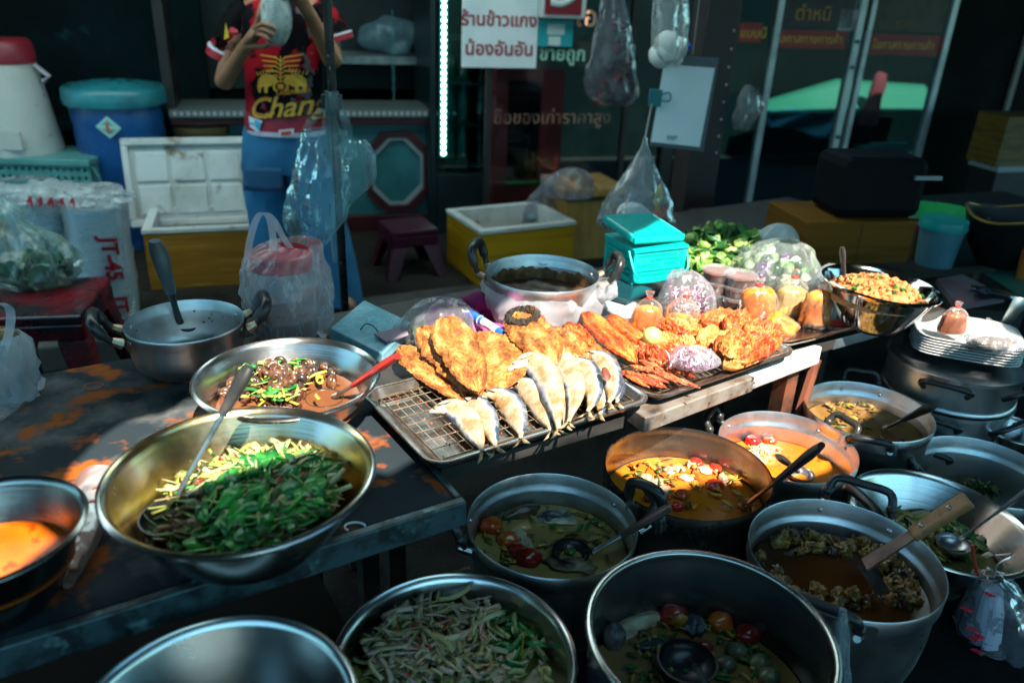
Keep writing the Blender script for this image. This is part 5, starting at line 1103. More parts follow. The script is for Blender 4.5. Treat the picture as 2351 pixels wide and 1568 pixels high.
def slab(name, label, cat, p0, p1, wpx, z0, z1, mat, T=.014, seed=0, up_=None, shape=None, grp=None, tip=.25, rough=1.0, curl=.01):
    a, b = P(*p0, z0), P(*p1, z1); c = (a + b) / 2; L = (b - a).length; ax = (b - a).normalized(); W = wpx * mpp(c) / 2
    n_ = V(up_) if up_ else ((CAM - c).normalized() * .5 + V((0, 0, 1))).normalized()
    wv = n_.cross(ax).normalized(); nn = ax.cross(wv)
    nu, nv = 90, 40; vs, fs, tn = [], [], []
    def wid(s): return max(.02, (1 - abs(2 * s - 1) ** 2.6) ** .62 * (1 - tip * s))
    for sd in (0, 1):
        for i in range(nu):
            s = i / (nu - 1)
            for j in range(nv):
                v_ = -1 + 2 * j / (nv - 1); e = 1 + .14 * nz((s * 5, 1 if v_ > 0 else -1, 0), 1.4, seed) + .1 * nz((s * 26, 1 if v_ > 0 else -1, 0), 1, seed) + .07 * nz((s * 61, 1 if v_ > 0 else -1, 0), 1, seed)
                w_ = wid(s) * W * e; prof = max(0, 1 - abs(v_) ** 3) ** .6 * min(1, wid(s) * 1.6)
                h = T * prof * (.75 + .5 * nz((s * 3, v_ * 1.5, 9), 1.2, seed)) * (1 if sd == 0 else -.35)
                if sd == 0 and prof > .02: h += rough * (.004 * nz((s * 7, v_ * 3, 0), 1.3, seed) + .0028 * nz((s * 22, v_ * 9, 1), 1.3, seed) + .0032 * abs(nz((s * 50, v_ * 18, 5), 1.3, seed)) + .002 * nz((s * 90, v_ * 30, 5), 1.3, seed) - .004 * max(0, .12 - abs(nz((s * 3, v_ * 2.2, 3), 1.4, seed))) * 6)
                q = ax * ((s - .5) * L) + wv * (v_ * w_) + nn * (h + curl * (v_ * v_ - .3))
                vs.append(q); tn.append(.42 + .55 * nz((s * 4, v_ * 2, 2), 1.3, seed) + .5 * nz((s * 40, v_ * 15, 5), 1.3, seed) - .5 * max(0, abs(v_) - .72) * 3 * (.6 + nz((s * 9, v_, 4), 1.3, seed)))
    M0 = nu * nv
    for i in range(nu - 1):
        for j in range(nv - 1):
            a_, b_, c_, d_ = i * nv + j, i * nv + j + 1, (i + 1) * nv + j + 1, (i + 1) * nv + j
            fs += [(a_, d_, c_, b_), (M0 + a_, M0 + b_, M0 + c_, M0 + d_)]
    edge = [j for j in range(nv)] + [i * nv + nv - 1 for i in range(1, nu)] + [(nu - 1) * nv + j for j in range(nv - 2, -1, -1)] + [i * nv for i in range(nu - 2, 0, -1)]
    for i in range(len(edge)): p, q = edge[i], edge[(i + 1) % len(edge)]; fs.append((p, q, M0 + q, M0 + p))
    mb = MB(); mb.add(vs, fs); o = mb.build(name, mat, None, loc=c, auto=False); settone(o, tn); tag(o, label, cat, grp); return o, c, ax, wv, nn, L, W
GF = 'crisp fried flat fish in the tray'
zt_ = TZ + .03
slab('fried_fish', 'lowest golden fried fish at the left end of the tray', 'fried fish', (918, 800), (1068, 922), 88, zt_ + .01, zt_, FRIED, seed=1, grp=GF)
slab('fried_fish', 'golden fried fish leaning on the leftmost one', 'fried fish', (968, 755), (1105, 912), 100, zt_ + .04, zt_ + .012, FRIED, .016, seed=2, grp=GF)
slab('fried_fish', 'broad flat golden fried fish in the middle behind the mackerels', 'fried fish', (1128, 765), (1138, 905), 150, zt_ + .02, zt_ + .004, FRIED, .015, seed=4, grp=GF, tip=.05)
slab('fried_fish', 'tallest golden fried fish propped on top of its neighbour', 'fried fish', (1020, 732), (1100, 905), 112, zt_ + .075, zt_ + .03, FRIED, .02, seed=3, grp=GF)
slab('fried_fish', 'plain golden fried fish right of the burnt headed one', 'fried fish', (1255, 760), (1352, 840), 92, zt_ + .02, zt_ + .01, FRIED, .016, seed=6, grp=GF)
o, c, ax, wv, nn, L, W = slab('fried_fish', 'golden fried fish with a charred black head by the blue marker', 'fried fish', (1180, 718), (1278, 842), 118, zt_ + .05, zt_ + .02, FRIED, .026, seed=5, grp=GF)
mb = MB(); CHAR = M('charred skin', (.018, .011, .007), .7, c2=(.12, .05, .012), ns=24, lo=.5, hi=.66, bump=.9, bs=120)
for k in range(26):
    a = k / 26 * 6.28; mb.blob(ax * (-.27 * L + .115 * L * math.cos(a)) + wv * (W * .58 * math.sin(a)) + nn * .023, (.009, .009, .007), rrot(), seed=k, amp=.4, sub=2)
mb.build('charred_ring', CHAR, o); o2 = MB(); o2.blob(ax * (-.25 * L) + nn * .02, (.02, .02, .01), seed=4, amp=.3, sub=3); o2.build('gill', M('amber gill', (.42, .16, .02), .5, c2=(.2, .06, .01), ns=30), o)
# orange fish and chicken in the second tray
GR = 'orange fried fish in the second tray'
slab('fried_fish', 'plump orange fried fish at the near left of the second tray', 'fried fish', (1338, 722), (1462, 838), 62, zt_ + .03, zt_ + .015, REDFR, .026, seed=11, grp=GR, rough=.5)
slab('fried_fish', 'slim orange fried fish beside the lime', 'fried fish', (1398, 728), (1520, 838), 52, zt_ + .02, zt_ + .012, REDFR, .02, seed=12, grp=GR, rough=.6)
slab('fried_fish', 'golden brown fried fish lying lowest behind the mackerels', 'fried fish', (1310, 768), (1425, 858), 50, zt_ + .005, zt_, FRIED, .016, seed=13, grp=GR)
slab('fried_fish', 'dark edged fried fish against the plastic wrapped pot', 'fried fish', (1300, 748), (1362, 800), 48, zt_ + .01, zt_ + .01, REDFR, .014, seed=14, grp=GR)
rnd.seed(21)
for k in range(24):
    x, y = rnd.uniform(1415, 1530), rnd.uniform(822, 868); x1, y1 = x + rnd.uniform(55, 90), y + rnd.uniform(14, 34)
    slab('dried_fish', 'red dried fish strip in the pile at the front of the second tray', 'dried fish', (x, y), (x1, y1), rnd.uniform(12, 20), zt_ + rnd.uniform(0, .022), zt_ + rnd.uniform(0, .012), DRIED, .007, seed=30 + k, grp='red dried fish strips', rough=.5, tip=.5, curl=.003)
CH = [(1470, 775, 1575, 800, 50, .015), (1480, 800, 1600, 835, 46, .01), (1500, 745, 1590, 790, 44, .02), (1530, 740, 1620, 770, 46, .03), (1440, 800, 1540, 838, 40, .01), (1565, 762, 1690, 730, 66, .02), (1600, 790, 1730, 752, 70, .03), (1660, 740, 1760, 790, 72, .055), (1640, 810, 1740, 770, 66, .045), (1660, 845, 1745, 815, 52, .02), (1720, 825, 1785, 775, 58, .03), (1705, 760, 1790, 770, 60, .06), (1560, 790, 1640, 820, 50, .015), (1610, 745, 1720, 735, 60, .05), (1690, 835, 1770, 800, 44, .03), (1650, 790, 1700, 820, 54, .06)]
for k, (x0, y0, x1, y1, w_, dz) in enumerate(CH):
    slab('fried_chicken', 'crusty orange fried chicken piece in the heap at the tray corner', 'fried chicken', (x0, y0), (x1, y1), w_, zt_ + dz, zt_ + dz * .7, REDFR if k % 3 else tone_mat('pale fried crust', ((.45, .13, .02), (.62, .24, .05)), ((.72, .36, .1), (.8, .5, .2)), .5, 18, .9, 130, (.3, .06, .01)), .03, seed=60 + k, grp='orange fried chicken heap', tip=.15, rough=1.8)
# lime and onion bag
l_ = P(1497, 772, zt_ + .05); mb = MB(); mb.blob((0, 0, 0), (.02, .02, .021), seed=3, amp=.03, sub=3); tag(mb.build('lime', M('pale lime', (.55, .6, .18), .35, c2=(.62, .62, .32), ns=8), None, loc=l_), 'pale green lime half lying on the orange fish', 'lime')
rnd.seed(31)
def onion(loc, w, h, n, label, bagrows=None):
    t = thing('onion_bag', label, 'bag of onions', loc); mb = MB()
    for k in range(n):
        c = V((rnd.gauss(0, w * .38), rnd.gauss(0, w * .25), abs(rnd.gauss(h * .35, h * .25)))); r_ = rnd.uniform(.007, .015); a0 = rnd.uniform(0, 6.28); q = rrot()
        mb.tube([c + q @ V((r_ * math.cos(a0 + s * .5), r_ * .8 * math.sin(a0 + s * .5), 0)) for s in range(8)], .0019, 5, k % 3)
    mb.build('onion_slices', [M('white onion', (.78, .68, .7), .35), M('pink onion', (.6, .3, .4), .35), M('purple onion rind', (.2, .02, .11), .35)], t)
    mb = MB(); bagm(mb, [(0, 0, -.004, w * .7, w * .5), (0, 0, h * .3, w * 1.05, w * .8), (0, 0, h * .75, w * .9, w * .7), (-.01, 0, h * 1.15, w * .6, w * .35), (-.02, 0, h * 1.3, w * .3, w * .1)], wr=.16, seed=n); mb.build('bag', film('onion bag film', (.85, .83, .87), op=.13, edge=.45, bs=10), t); return t
onion(P(1590, 838, zt_ + .03), .052, .035, 70, 'clear bag of white onion slices lying on the orange chicken tray')
onion(P(1572, 728, TZ + .002), .072, .1, 150, 'open clear bag of purple and white onion slices behind the sauce bags')
# ================================================================== soups and what floats in them
def lvl(c, rim, px, py, rf):
    """height at which the far edge of the soup meets the photo's far soup line"""
    best = None
    for i in range(190):
        z = rim - .004 - i * .0012; q = P(px, py, z); d = abs(math.hypot(q.x - c.x, q.y - c.y) - rf(z))
        if best is None or d < best[0]: best = (d, z)
    return best[1]
def soup(name, label, c, base, rim, R, kind, px, py, mat, amp=.0015, foot=.55, cat='soup', heap=None, flange=.955, seed=0):
    h = rim - base; rf = lambda z: rim_r(kind, R, z - base, h, foot, 2.1, flange)
    z = lvl(c, rim, px, py, rf); surface(name, label, c, base, z - base, rf(z), mat, cat, amp, seed, heap=heap); return z
G_MIX = {}
zS1 = soup('fish_soup', 'cloudy yellow green fish soup in the nearest middle pot', c1, LZ, .54, R1, 'pot', 1250, 1157, soup_mat('cloudy soup', (.33, .23, .08), (.42, .32, .13), 5, c3=(.1, .08, .02)))
zS2 = soup('mushroom_soup', 'orange brown oily soup in the dark rimmed pot', c2_, LZ, .54, R2, 'pot', 1551, 1050, soup_mat('orange oily soup', (.42, .13, .012), (.6, .24, .02), 9, c3=(.25, .07, .01), n3=20), flange=.99)
zS3 = soup('curry', 'bright orange curry in the sunlit pot', c3_, LZ, .5, R3, 'pot', 1753, 1008, soup_mat('bright orange curry', (.6, .13, .008), (.72, .22, .015), 5, c3=(.58, .07, .006)), cat='curry')
zS4 = soup('broth', 'clear brown broth in the pot beside the steamer', c4_, LZ, .51, R4, 'pot', 1963, 926, soup_mat('clear brown broth', (.2, .1, .025), (.32, .19, .06), 6))
zS9 = soup('stew', 'dark brown stew in the big pot under the wooden ladle', c9, LZ, .55, R9, 'pot', 1853, 1217, soup_mat('dark brown stew', (.035, .012, .003), (.065, .022, .005), 5), cat='stew')
zS11 = soup('fish_soup', 'murky brown tomato soup in the largest dark pot', c11, LZ, .62, R11, 'pot', 1523, 1412, soup_mat('murky brown soup', (.24, .14, .045), (.32, .2, .07), 4), flange=.985)
zS8 = soup('vegetable_soup', 'clear greenish soup in the steel wok bowl', c8, LZ + .02, .46, R8, 'bowl', 2072, 1172, soup_mat('greenish soup', (.12, .1, .03), (.2, .18, .07), 5))
zSN = soup('broth', 'brown broth around the snails', cN, TZ, TZ + .115, RN, 'bowl', 729, 845, soup_mat('red brown broth', (.17, .06, .025), (.22, .085, .035), 5))
zSC = soup('curry', 'bright orange curry in the stained bowl at the left edge', cC, TZ, TZ + .12, RC, 'bowl', 10, 1196, soup_mat('left orange curry', (.6, .085, .003), (.72, .15, .006), 9, c3=(.42, .045, .003), n3=40, r=.3), cat='curry')
zS10 = soup('broth', 'greenish broth around the pale shredded salad', c10, .38, .54, R10, 'bowl', 1040, 1400, soup_mat('green broth', (.12, .095, .02), (.16, .13, .04), 5))
zS12 = soup('broth', 'dark soup at the bottom of the corner bowl', c12, .48, .64, R12, 'bowl', 547, 1556, soup_mat('dark corner soup', (.04, .02, .008), (.06, .03, .01), 5))
def within(c, R, z, px, py, k=.93):
    q = P(px, py, z); d = V((q.x - c.x, q.y - c.y, 0)); L = d.length
    if L > R * k: q = V((c.x, c.y, z)) + d * (R * k / L)
    return q
TOM = M('cooked tomato', (.4, .045, .008), .18, c2=(.5, .13, .012), ns=14, sub=.1)
TOMD = M('dark cooked tomato', (.24, .012, .006), .16, c2=(.3, .03, .008), ns=20)
def chunk(name, label, cat, q, r_, mat, seed, amp=.18, grp=None, rot=None, sub=3, fr=1.6):
    mb = MB(); mb.blob((0, 0, 0), r_, rot, seed=seed, amp=amp, sub=sub, fr=fr); return tag(mb.build(name, mat, None, loc=q), label, cat, grp)
FLESH = M('white fish flesh', (.52, .45, .33), .4, c2=(.35, .28, .16), ns=18, bump=.4, bs=60)
SKINF = M('dark fish skin', (.025, .03, .032), .3, c2=(.24, .27, .27), ns=38, lo=.5, hi=.6, bump=.3, bs=90)
for x, y, r_, m_, lab in ((1110, 1207, .023, TOM, 'round orange tomato at the left side of the cloudy soup'), (1165, 1243, .021, TOM, 'split orange red tomato floating left in the cloudy soup'), (1213, 1288, .025, TOMD, 'wrinkled dark red tomato at the near side of the cloudy soup'), (1188, 1270, .02, TOMD, 'small dark red tomato skin beside the wrinkled one')):
    chunk('tomato', lab, 'tomato', within(c1, R1, zS1, x, y, .82) + V((0, 0, r_ * .25)), (r_, r_ * .9, r_ * .8), m_, x, .12, 'tomatoes in the cloudy soup')
for x, y, rr, m_, a, lab in ((1275, 1192, (.034, .016, .014), SKINF, .1, 'silver blue fish piece with scaly skin in the cloudy soup'), (1202, 1243, (.013, .028, .011), FLESH, .3, 'white strip of fish between the tomatoes'), (1200, 1180, (.045, .014, .013), M('black fish skin', (.012, .011, .01), .3, c2=(.1, .06, .02), ns=20), .5, 'long black fish tail piece at the back of the cloudy soup'), (1310, 1302, (.045, .018, .012), M('speckled fish', (.2, .14, .07), .4, c2=(.03, .025, .02), ns=26, bump=.4), -.1, 'speckled fish piece at the near rim of the cloudy soup'), (1345, 1235, (.03, .014, .008), M('yellow fish roe', (.22, .16, .04), .5, c2=(.1, .06, .02), ns=40, bump=.6), -.2, 'yellow crumbly fish piece under the brown ladle'), (1285, 1200, (.03, .012, .008), FLESH, .0, 'pale fish piece under the scaly one')):
    chunk('fish_piece', lab, 'fish', within(c1, R1, zS1, x, y, .8) + V((0, 0, .004)), rr, m_, x, .22, None, rotm(0, 0, a))
def herbs(name, label, pts, L, W, mats, seed, kind='stuff', parent=None, lift=.006, curl=.5):
    """a tangle of strips and leaves nobody could count"""
    rnd.seed(seed); mb = MB()
    for q in pts:
        a = rnd.uniform(0, 6.28); l_, w_ = rnd.uniform(*L), rnd.uniform(*W); e = rnd.uniform(-.35, .35); d = V((math.cos(a) * math.cos(e), math.sin(a) * math.cos(e), math.sin(e))); s = d.cross(V((0, 0, 1))).normalized(); tw = rnd.uniform(-.9, .9); s = s * math.cos(tw) + d.cross(s) * math.sin(tw); cu = rnd.uniform(-curl, curl); cz2 = rnd.uniform(-.2, .35)
        n = 6; P_ = []
        for i in range(n):
            u = i / (n - 1) - .5; P_.append(V(q) + d * (u * l_) + s * (cu * l_ * (u * u)) + V((0, 0, lift + cz2 * l_ * (.25 - u * u))))
        leafy = w_ / l_ > .28
        ribbon(mb, P_, [w_ * ((.15, .8, 1, .95, .6, .08)[i] if leafy else 1) for i in range(n)], rnd.randrange(len(mats)), s.cross(d) if False else s)
    o = mb.build(name, mats, parent, solid=.0012); 
    if not parent: tag(o, label, 'food', None, kind)
    return o
LEAF = [M('herb leaf', (.035, .27, .03), .3, c2=(.07, .36, .05), ns=14), M('dark herb leaf', (.012, .15, .025), .3), M('bright stalk', (.24, .36, .07), .4)]
PALE = [M('pale stalk', (.5, .5, .2), .45, c2=(.6, .58, .34), ns=12), M('straw strip', (.5, .42, .2), .5), M('yellow green strip', (.36, .4, .08), .45)]
BROWNV = [M('brown mushroom strip', (.2, .1, .03), .4, c2=(.34, .19, .07), ns=16), M('dark soft veg', (.07, .055, .015), .4), M('amber strip', (.42, .27, .11), .35)]
CHILI = M('red chili', (.5, .02, .01), .25)
# salad: heaped leaves and strips
def heap_pts(c, z, R, n, seed, f, k=.9):
    rnd.seed(seed); o = []
    while len(o) < n:
        a, r_ = rnd.uniform(0, 6.28), R * k * math.sqrt(rnd.random()); p = V((c.x + r_ * math.cos(a), c.y + r_ * math.sin(a), z)); hgt = f(p - V((c.x, c.y, z)))
        if hgt is not None: o.append(p + V((0, 0, hgt)))
    return o
rS = rim_r('bowl', RS, .06, .125) * 1.0
hS_ = lambda q: .042 * max(0, 1 - ((q.x - .03) ** 2 + (q.y + .01) ** 2) / (rS * .95) ** 2) ** .6
surface('stir_fry', 'mixed brown and green vegetables filling the salad basin', cS, TZ, .05, rim_r('bowl', RS, .05, .125) * .985, M('dark salad juice', (.05, .045, .012), .4, c2=(.1, .07, .02), ns=20, bump=.8, bs=60), 'salad', .006, 3, 22, heap=hS_)
sal = lambda f: (lambda q: hS_(q) + rnd.uniform(0, .014) if f(q) else None)
herbs('salad_strips', 'tangle of pale stalk strips in the salad basin', heap_pts(cS, TZ + .054, rS, 240, 1, sal(lambda q: q.y > -.02 + .1 * rnd.random())), (.035, .085), (.003, .009), PALE, 41)
herbs('salad_leaves', 'dark green herb leaves heaped in the salad basin', heap_pts(cS, TZ + .056, rS, 210, 2, sal(lambda q: q.x > -.02 + .06 * rnd.random() - .04 and q.y < .08)), (.025, .055), (.016, .034), LEAF[:2], 42)
herbs('salad_stems', 'fine green stems over the salad', heap_pts(cS, TZ + .058, rS, 110, 3, sal(lambda q: True)), (.03, .065), (.0018, .004), [LEAF[2], LEAF[0], PALE[2]], 43)
herbs('salad_mushrooms', 'brown mushroom strips and onion in the near side of the salad', heap_pts(cS, TZ + .053, rS, 200, 4, sal(lambda q: q.y < .03)), (.018, .05), (.006, .016), BROWNV, 44)
herbs('salad_chili', 'red chili shreds scattered in the salad', heap_pts(cS, TZ + .06, rS, 26, 5, sal(lambda q: True)), (.012, .03), (.002, .004), [CHILI], 45)
# snails
SN = MB(); 
for i in range(44):
    pass
path, rr_ = [], []
for i in range(34):
    s = i / 33; a = s * 2.6 * 6.283; R_s = .0095 * (1 - s) ** 1.1 + .0008; path.append((R_s * math.cos(a), R_s * math.sin(a), .012 * s * s + .004 * s)); rr_.append(.0082 * (1 - s) ** 1.15 + .0008)
SN.tube(path, rr_, 10)
SNM = M('brown snail shell', (.07, .026, .012), .25, c2=(.17, .075, .035), ns=40, rv=.1, coat=.3)
SND = M('dark snail shell', (.03, .02, .016), .25, c2=(.08, .05, .03), ns=40, coat=.3)
rnd.seed(51); first = {}
for k in range(86):
    while True:
        x, y = rnd.uniform(508, 765), rnd.uniform(832, 938)
        if ((x - 640) / 140) ** 2 + ((y - 882) / 62) ** 2 < 1 and not (x > 690 and y > 885): break
    d_ = rnd.random() < .28; q = within(cN, rim_r('bowl', RN, zSN - TZ, .115), zSN + .004 + .028 * max(0, 1 - ((x - 650) / 110) ** 2 - ((y - 860) / 50) ** 2) + rnd.uniform(0, .006), x, y, .93)
    r3 = (rnd.uniform(0, 6.3), rnd.uniform(0, 6.3), rnd.uniform(0, 6.3))
    if d_ not in first:
        o = SN.build('snail', SND if d_ else SNM, None, loc=q); o.rotation_euler = r3
        first[d_] = tag(o, 'nearly black snail shell in the brown broth bowl' if d_ else 'brown snail shell among herbs in the steel broth bowl', 'snail', 'dark snails in the broth' if d_ else 'brown snails in the broth')
    else: dup(first[d_], q, r3, scale=rnd.uniform(.68, .98))
def zone(c, R, z, n, seed, x0, y0, x1, y1, k=.92, dz=.01):
    rnd.seed(seed); return [within(c, R, z, rnd.uniform(x0, x1), rnd.uniform(y0, y1), k) + V((0, 0, rnd.uniform(0, dz))) for _ in range(n)]
rN_ = rim_r('bowl', RN, zSN - TZ, .115)
herbs('snail_herbs', 'green herb sprigs and yellow stalks among the snails', zone(cN, rN_, zSN + .02, 80, 52, 540, 838, 690, 930, dz=.012), (.012, .035), (.003, .012), LEAF + [PALE[2]], 53)
herbs('snail_stalks', 'short yellow stalks floating by the snails', zone(cN, rN_, zSN + .012, 14, 54, 600, 860, 740, 935), (.02, .04), (.004, .008), [M('yellow stalk', (.6, .48, .05), .4)], 55)
# mushroom soup pieces
for x, y, r_, lab in ((1602, 1048, .017, 'small red tomato at the back of the orange soup'), (1642, 1118, .019, 'red tomato chunk in the middle of the orange soup'), (1566, 1140, .017, 'red tomato wedge at the near left of the orange soup'), (1660, 1062, .017, 'pinkish tomato in the sunlit part of the orange soup'), (1555, 1166, .015, 'dark red tomato at the near rim of the orange soup')):
    chunk('tomato', lab, 'tomato', within(c2_, R2, zS2, x, y, .86) + V((0, 0, .004)), (r_, r_ * .9, r_ * .7), M('bright cooked tomato', (.5, .025, .01), .2, c2=(.55, .08, .02), ns=16), x, .15, 'tomatoes in the orange soup')
MUSH = M('pale mushroom', (.48, .36, .24), .35, c2=(.3, .2, .12), ns=18, bump=.3)
rnd.seed(61)
for k, (x, y) in enumerate(((1510, 1108), (1492, 1118), (1535, 1082), (1556, 1078), (1482, 1100), (1640, 1072), (1618, 1082), (1590, 1068), (1660, 1100), (1575, 1100), (1498, 1140), (1525, 1128))):
    chunk('mushroom', 'pale straw mushroom piece floating in the orange brown soup', 'mushroom', within(c2_, R2, zS2, x, y, .85) + V((0, 0, .003)), (rnd.uniform(.012, .019), rnd.uniform(.01, .015), .009), MUSH, k, .2, 'mushrooms in the orange soup', rotm(0, 0, k))
herbs('soup_herbs', 'dark leaves and yellow egg shreds in the orange soup', zone(c2_, rim_r('pot', R2, .1, .2), zS2, 90, 62, 1440, 1060, 1730, 1170, .9, .003), (.012, .035), (.005, .014), [M('olive leaf', (.07, .08, .01), .4), M('egg shred', (.6, .3, .04), .4), M('orange skin', (.5, .09, .01), .3)], 63)
herbs('soup_herbs', 'small greens and yellow bits in the cloudy soup', zone(c1, R1 * .95, zS1, 60, 64, 1110, 1170, 1400, 1300, .86, .003), (.01, .03), (.004, .012), [M('olive leaf', (.07, .08, .01), .4), M('yellow bit', (.35, .24, .04), .4), LEAF[1]], 65)
# orange curry pieces
chunk('tomato', 'glossy red tomato in the bright orange curry', 'tomato', within(c3_, R3, zS3, 1728, 1018, .86) + V((0, 0, .006)), (.02, .018, .016), M('glossy red tomato', (.6, .015, .01), .15), 7, .1)
chunk('tomato', 'orange red tomato beside the glossy one in the bright curry', 'tomato', within(c3_, R3, zS3, 1765, 1012, .86) + V((0, 0, .003)), (.018, .014, .01), TOM, 9, .15)
herbs('curry_shreds', 'pale shreds floating at the near side of the bright orange curry', zone(c3_, R3 * .9, zS3, 40, 66, 1720, 1030, 1790, 1052, .9, .006), (.012, .025), (.002, .004), [M('pale shred', (.75, .6, .3), .4)], 67)
herbs('broth_bits', 'yellow and brown bits in the clear brown broth', zone(c4_, R4 * .95, zS4, 60, 68, 1880, 925, 2010, 990, .88, .006), (.012, .03), (.005, .014), [M('yellow bit', (.35, .24, .04), .4), BROWNV[0], M('olive leaf', (.07, .08, .01), .4)], 69)
# stew pieces
rnd.seed(71); STM = [M('stewed chicken', (.2, .085, .018), .35, c2=(.34, .17, .04), ns=24, bump=.6, bs=70), M('dark stewed skin', (.05, .025, .01), .3, c2=(.12, .06, .02), ns=20, bump=.5), M('olive stewed piece', (.14, .085, .016), .35, c2=(.26, .16, .03), ns=22, bump=.5)]
for k in range(150):
    while True:
        x, y = rnd.uniform(1745, 2120), rnd.uniform(1222, 1400)
        if not (1800 < x < 2010 and 1275 < y < 1345): break
    q = within(c9, R9 * .93, zS9, x, y, .93); s = rnd.uniform(.006, .0135)
    chunk('stew_piece', 'bony brown chicken piece in the dark stew', 'stewed chicken', q + V((0, 0, .002)), (s * rnd.uniform(.8, 1.6), s, s * .8), STM[k % 3], k, .38, 'chicken pieces in the dark stew', rrot(), 3, 2.0)
# tomato fish soup
for x, y, r_, m_, lab in ((1545, 1424, .03, TOMD, 'halved tomato showing its core in the largest pot'), (1652, 1438, .027, TOM, 'whole shiny tomato in the largest pot'), (1716, 1466, .026, TOMD, 'dark tomato at the right side of the largest pot'), (1612, 1492, .02, TOMD, 'small red tomato above the ladle in the largest pot')):
    o = chunk('tomato', lab, 'tomato', within(c11, R11, zS11, x, y, .9) + V((0, 0, r_ * .35)), (r_ * .8, r_ * .68, r_ * .66), m_, x, .1, 'tomatoes in the largest pot')
    if x == 1545:
        mb = MB(); mb.blob((.006, -r_ * .58, .006), (r_ * .5, .006, r_ * .48), seed=3, amp=.25); mb.build('core', M('yellow tomato core', (.35, .17, .02), .3, c2=(.2, .05, .01), ns=40), o)
for x, y, rr, m_, a, lab in ((1455, 1432, (.055, .018, .014), FLESH, .45, 'long white fish fillet in the largest pot'), (1592, 1446, (.017, .02, .022), SKINF, .2, 'black and white fish chunk between the tomatoes in the largest pot'), (1404, 1472, (.02, .018, .03), M('dark fish head', (.05, .045, .05), .35, c2=(.2, .17, .16), ns=34, bump=.6), 0, 'dark fish head at the left side of the largest pot'), (1498, 1486, (.024, .01, .006), M('teal leaf', (.01, .03, .03), .3), .3, 'dark leaf floating in the largest pot'), (1612, 1515, (.015, .01, .008), FLESH, .7, 'small pale bone chunk by the ladle in the largest pot')):
    chunk('fish_piece', lab, 'fish', within(c11, R11, zS11, x, y, .9) + V((0, 0, .005)), rr, m_, x, .22, None, rotm(0, 0, a))
for x, y in ((1742, 1528), (1765, 1560), (1690, 1500), (1665, 1530)):
    chunk('thai_eggplant', 'round olive eggplant half sunk in the largest pot', 'eggplant', within(c11, R11, zS11, x, y, .88) + V((0, 0, .004)), (.017, .016, .015), M('olive eggplant', (.1, .1, .05), .3, c2=(.16, .16, .08), ns=10), x, .06, 'eggplants in the largest pot')
herbs('soup_herbs', 'yellow scraps and herbs in the largest pot', zone(c11, R11 * .9, zS11, 150, 72, 1440, 1420, 1790, 1568, .9, .005), (.006, .024), (.003, .009), [M('yellow bit', (.35, .24, .04), .4), LEAF[1], BROWNV[1]], 73)
# wok soup
herbs('soup_vegetables', 'green stems and pale vegetables in the steel wok bowl', zone(c8, rim_r('bowl', R8, zS8 - LZ - .02, .12) , zS8, 130, 74, 2030, 1165, 2280, 1290, .93, .012), (.02, .055), (.006, .014), [M('olive stem', (.12, .16, .02), .4), M('pale pinkish veg', (.4, .3, .2), .4), LEAF[1], M('yellow stem', (.33, .3, .08), .4)], 75)
# shredded salad
r10 = rim_r('bowl', R10, zS10 - .38, .16)
herbs('bamboo_shreds', 'pale shredded bamboo and noodles in the bottom centre bowl', zone(c10, r10, zS10 + .012, 420, 76, 850, 1400, 1130, 1580, .93, .03), (.012, .06), (.002, .01), [M('pale bamboo', (.4, .33, .16), .45, c2=(.5, .42, .24), ns=10), M('straw bamboo', (.33, .27, .1), .45), M('pinkish shred', (.42, .3, .22), .4)], 77, curl=.35)
herbs('bamboo_greens', 'dark green leaves and stems around the shredded bamboo', zone(c10, r10, zS10 + .004, 160, 78, 810, 1410, 1290, 1580, .95, .012), (.02, .05), (.003, .012), [LEAF[1], M('olive stem', (.12, .16, .02), .4), M('pale bean', (.3, .3, .1), .4)], 79)
herbs('bamboo_chili', 'red chili flecks on the shredded bamboo', zone(c10, r10, zS10 + .035, 16, 80, 900, 1430, 1120, 1560, .9, .01), (.008, .02), (.003, .006), [CHILI], 81)
herbs('curry_scraps', 'pale green curry scraps in the pot near the right edge', zone(c6, R6 * .9, .295, 150, 82, 2180, 1085, 2320, 1130, .86, .03), (.012, .03), (.005, .012), [M('pale curry veg', (.33, .3, .12), .45), M('olive stem', (.12, .16, .02), .4), M('dull green', (.2, .22, .1), .45)], 83)
surface('curry_residue', 'thin pale green curry residue in the pot near the right edge', c6, .241, .045, R6 * .87, soup_mat('green residue', (.16, .17, .08), (.22, .22, .12), 5), 'curry', .004, 4)

# crumbs fallen on the trays
rnd.seed(131); mb = MB()
for k in range(150):
    x, y = rnd.uniform(0, 1), rnd.uniform(0, 1); A_, an_, L_2, W_2 = (A1, an1, L1, W1) if k % 2 else (A2, an2, L2, W2)
    u_, v_ = V((math.cos(an_), math.sin(an_), 0)), V((-math.sin(an_), math.cos(an_), 0)); q = V((A_.x, A_.y, TZ + .006 + (.018 if k % 3 else 0))) + u_ * (.03 + (L_2 - .06) * x) + v_ * (.03 + (W_2 - .06) * y)
    mb.blob(q, (rnd.uniform(.001, .004), rnd.uniform(.001, .003), rnd.uniform(.0008, .002)), rrot(), seed=k, amp=.4, sub=1, mi=k % 2)
tag(mb.build('crumbs', [M('fried crumb', (.4, .16, .03), .6), M('orange crumb', (.45, .08, .012), .5)], None), 'fried crumbs scattered over the two food trays', 'crumbs', None, 'stuff')
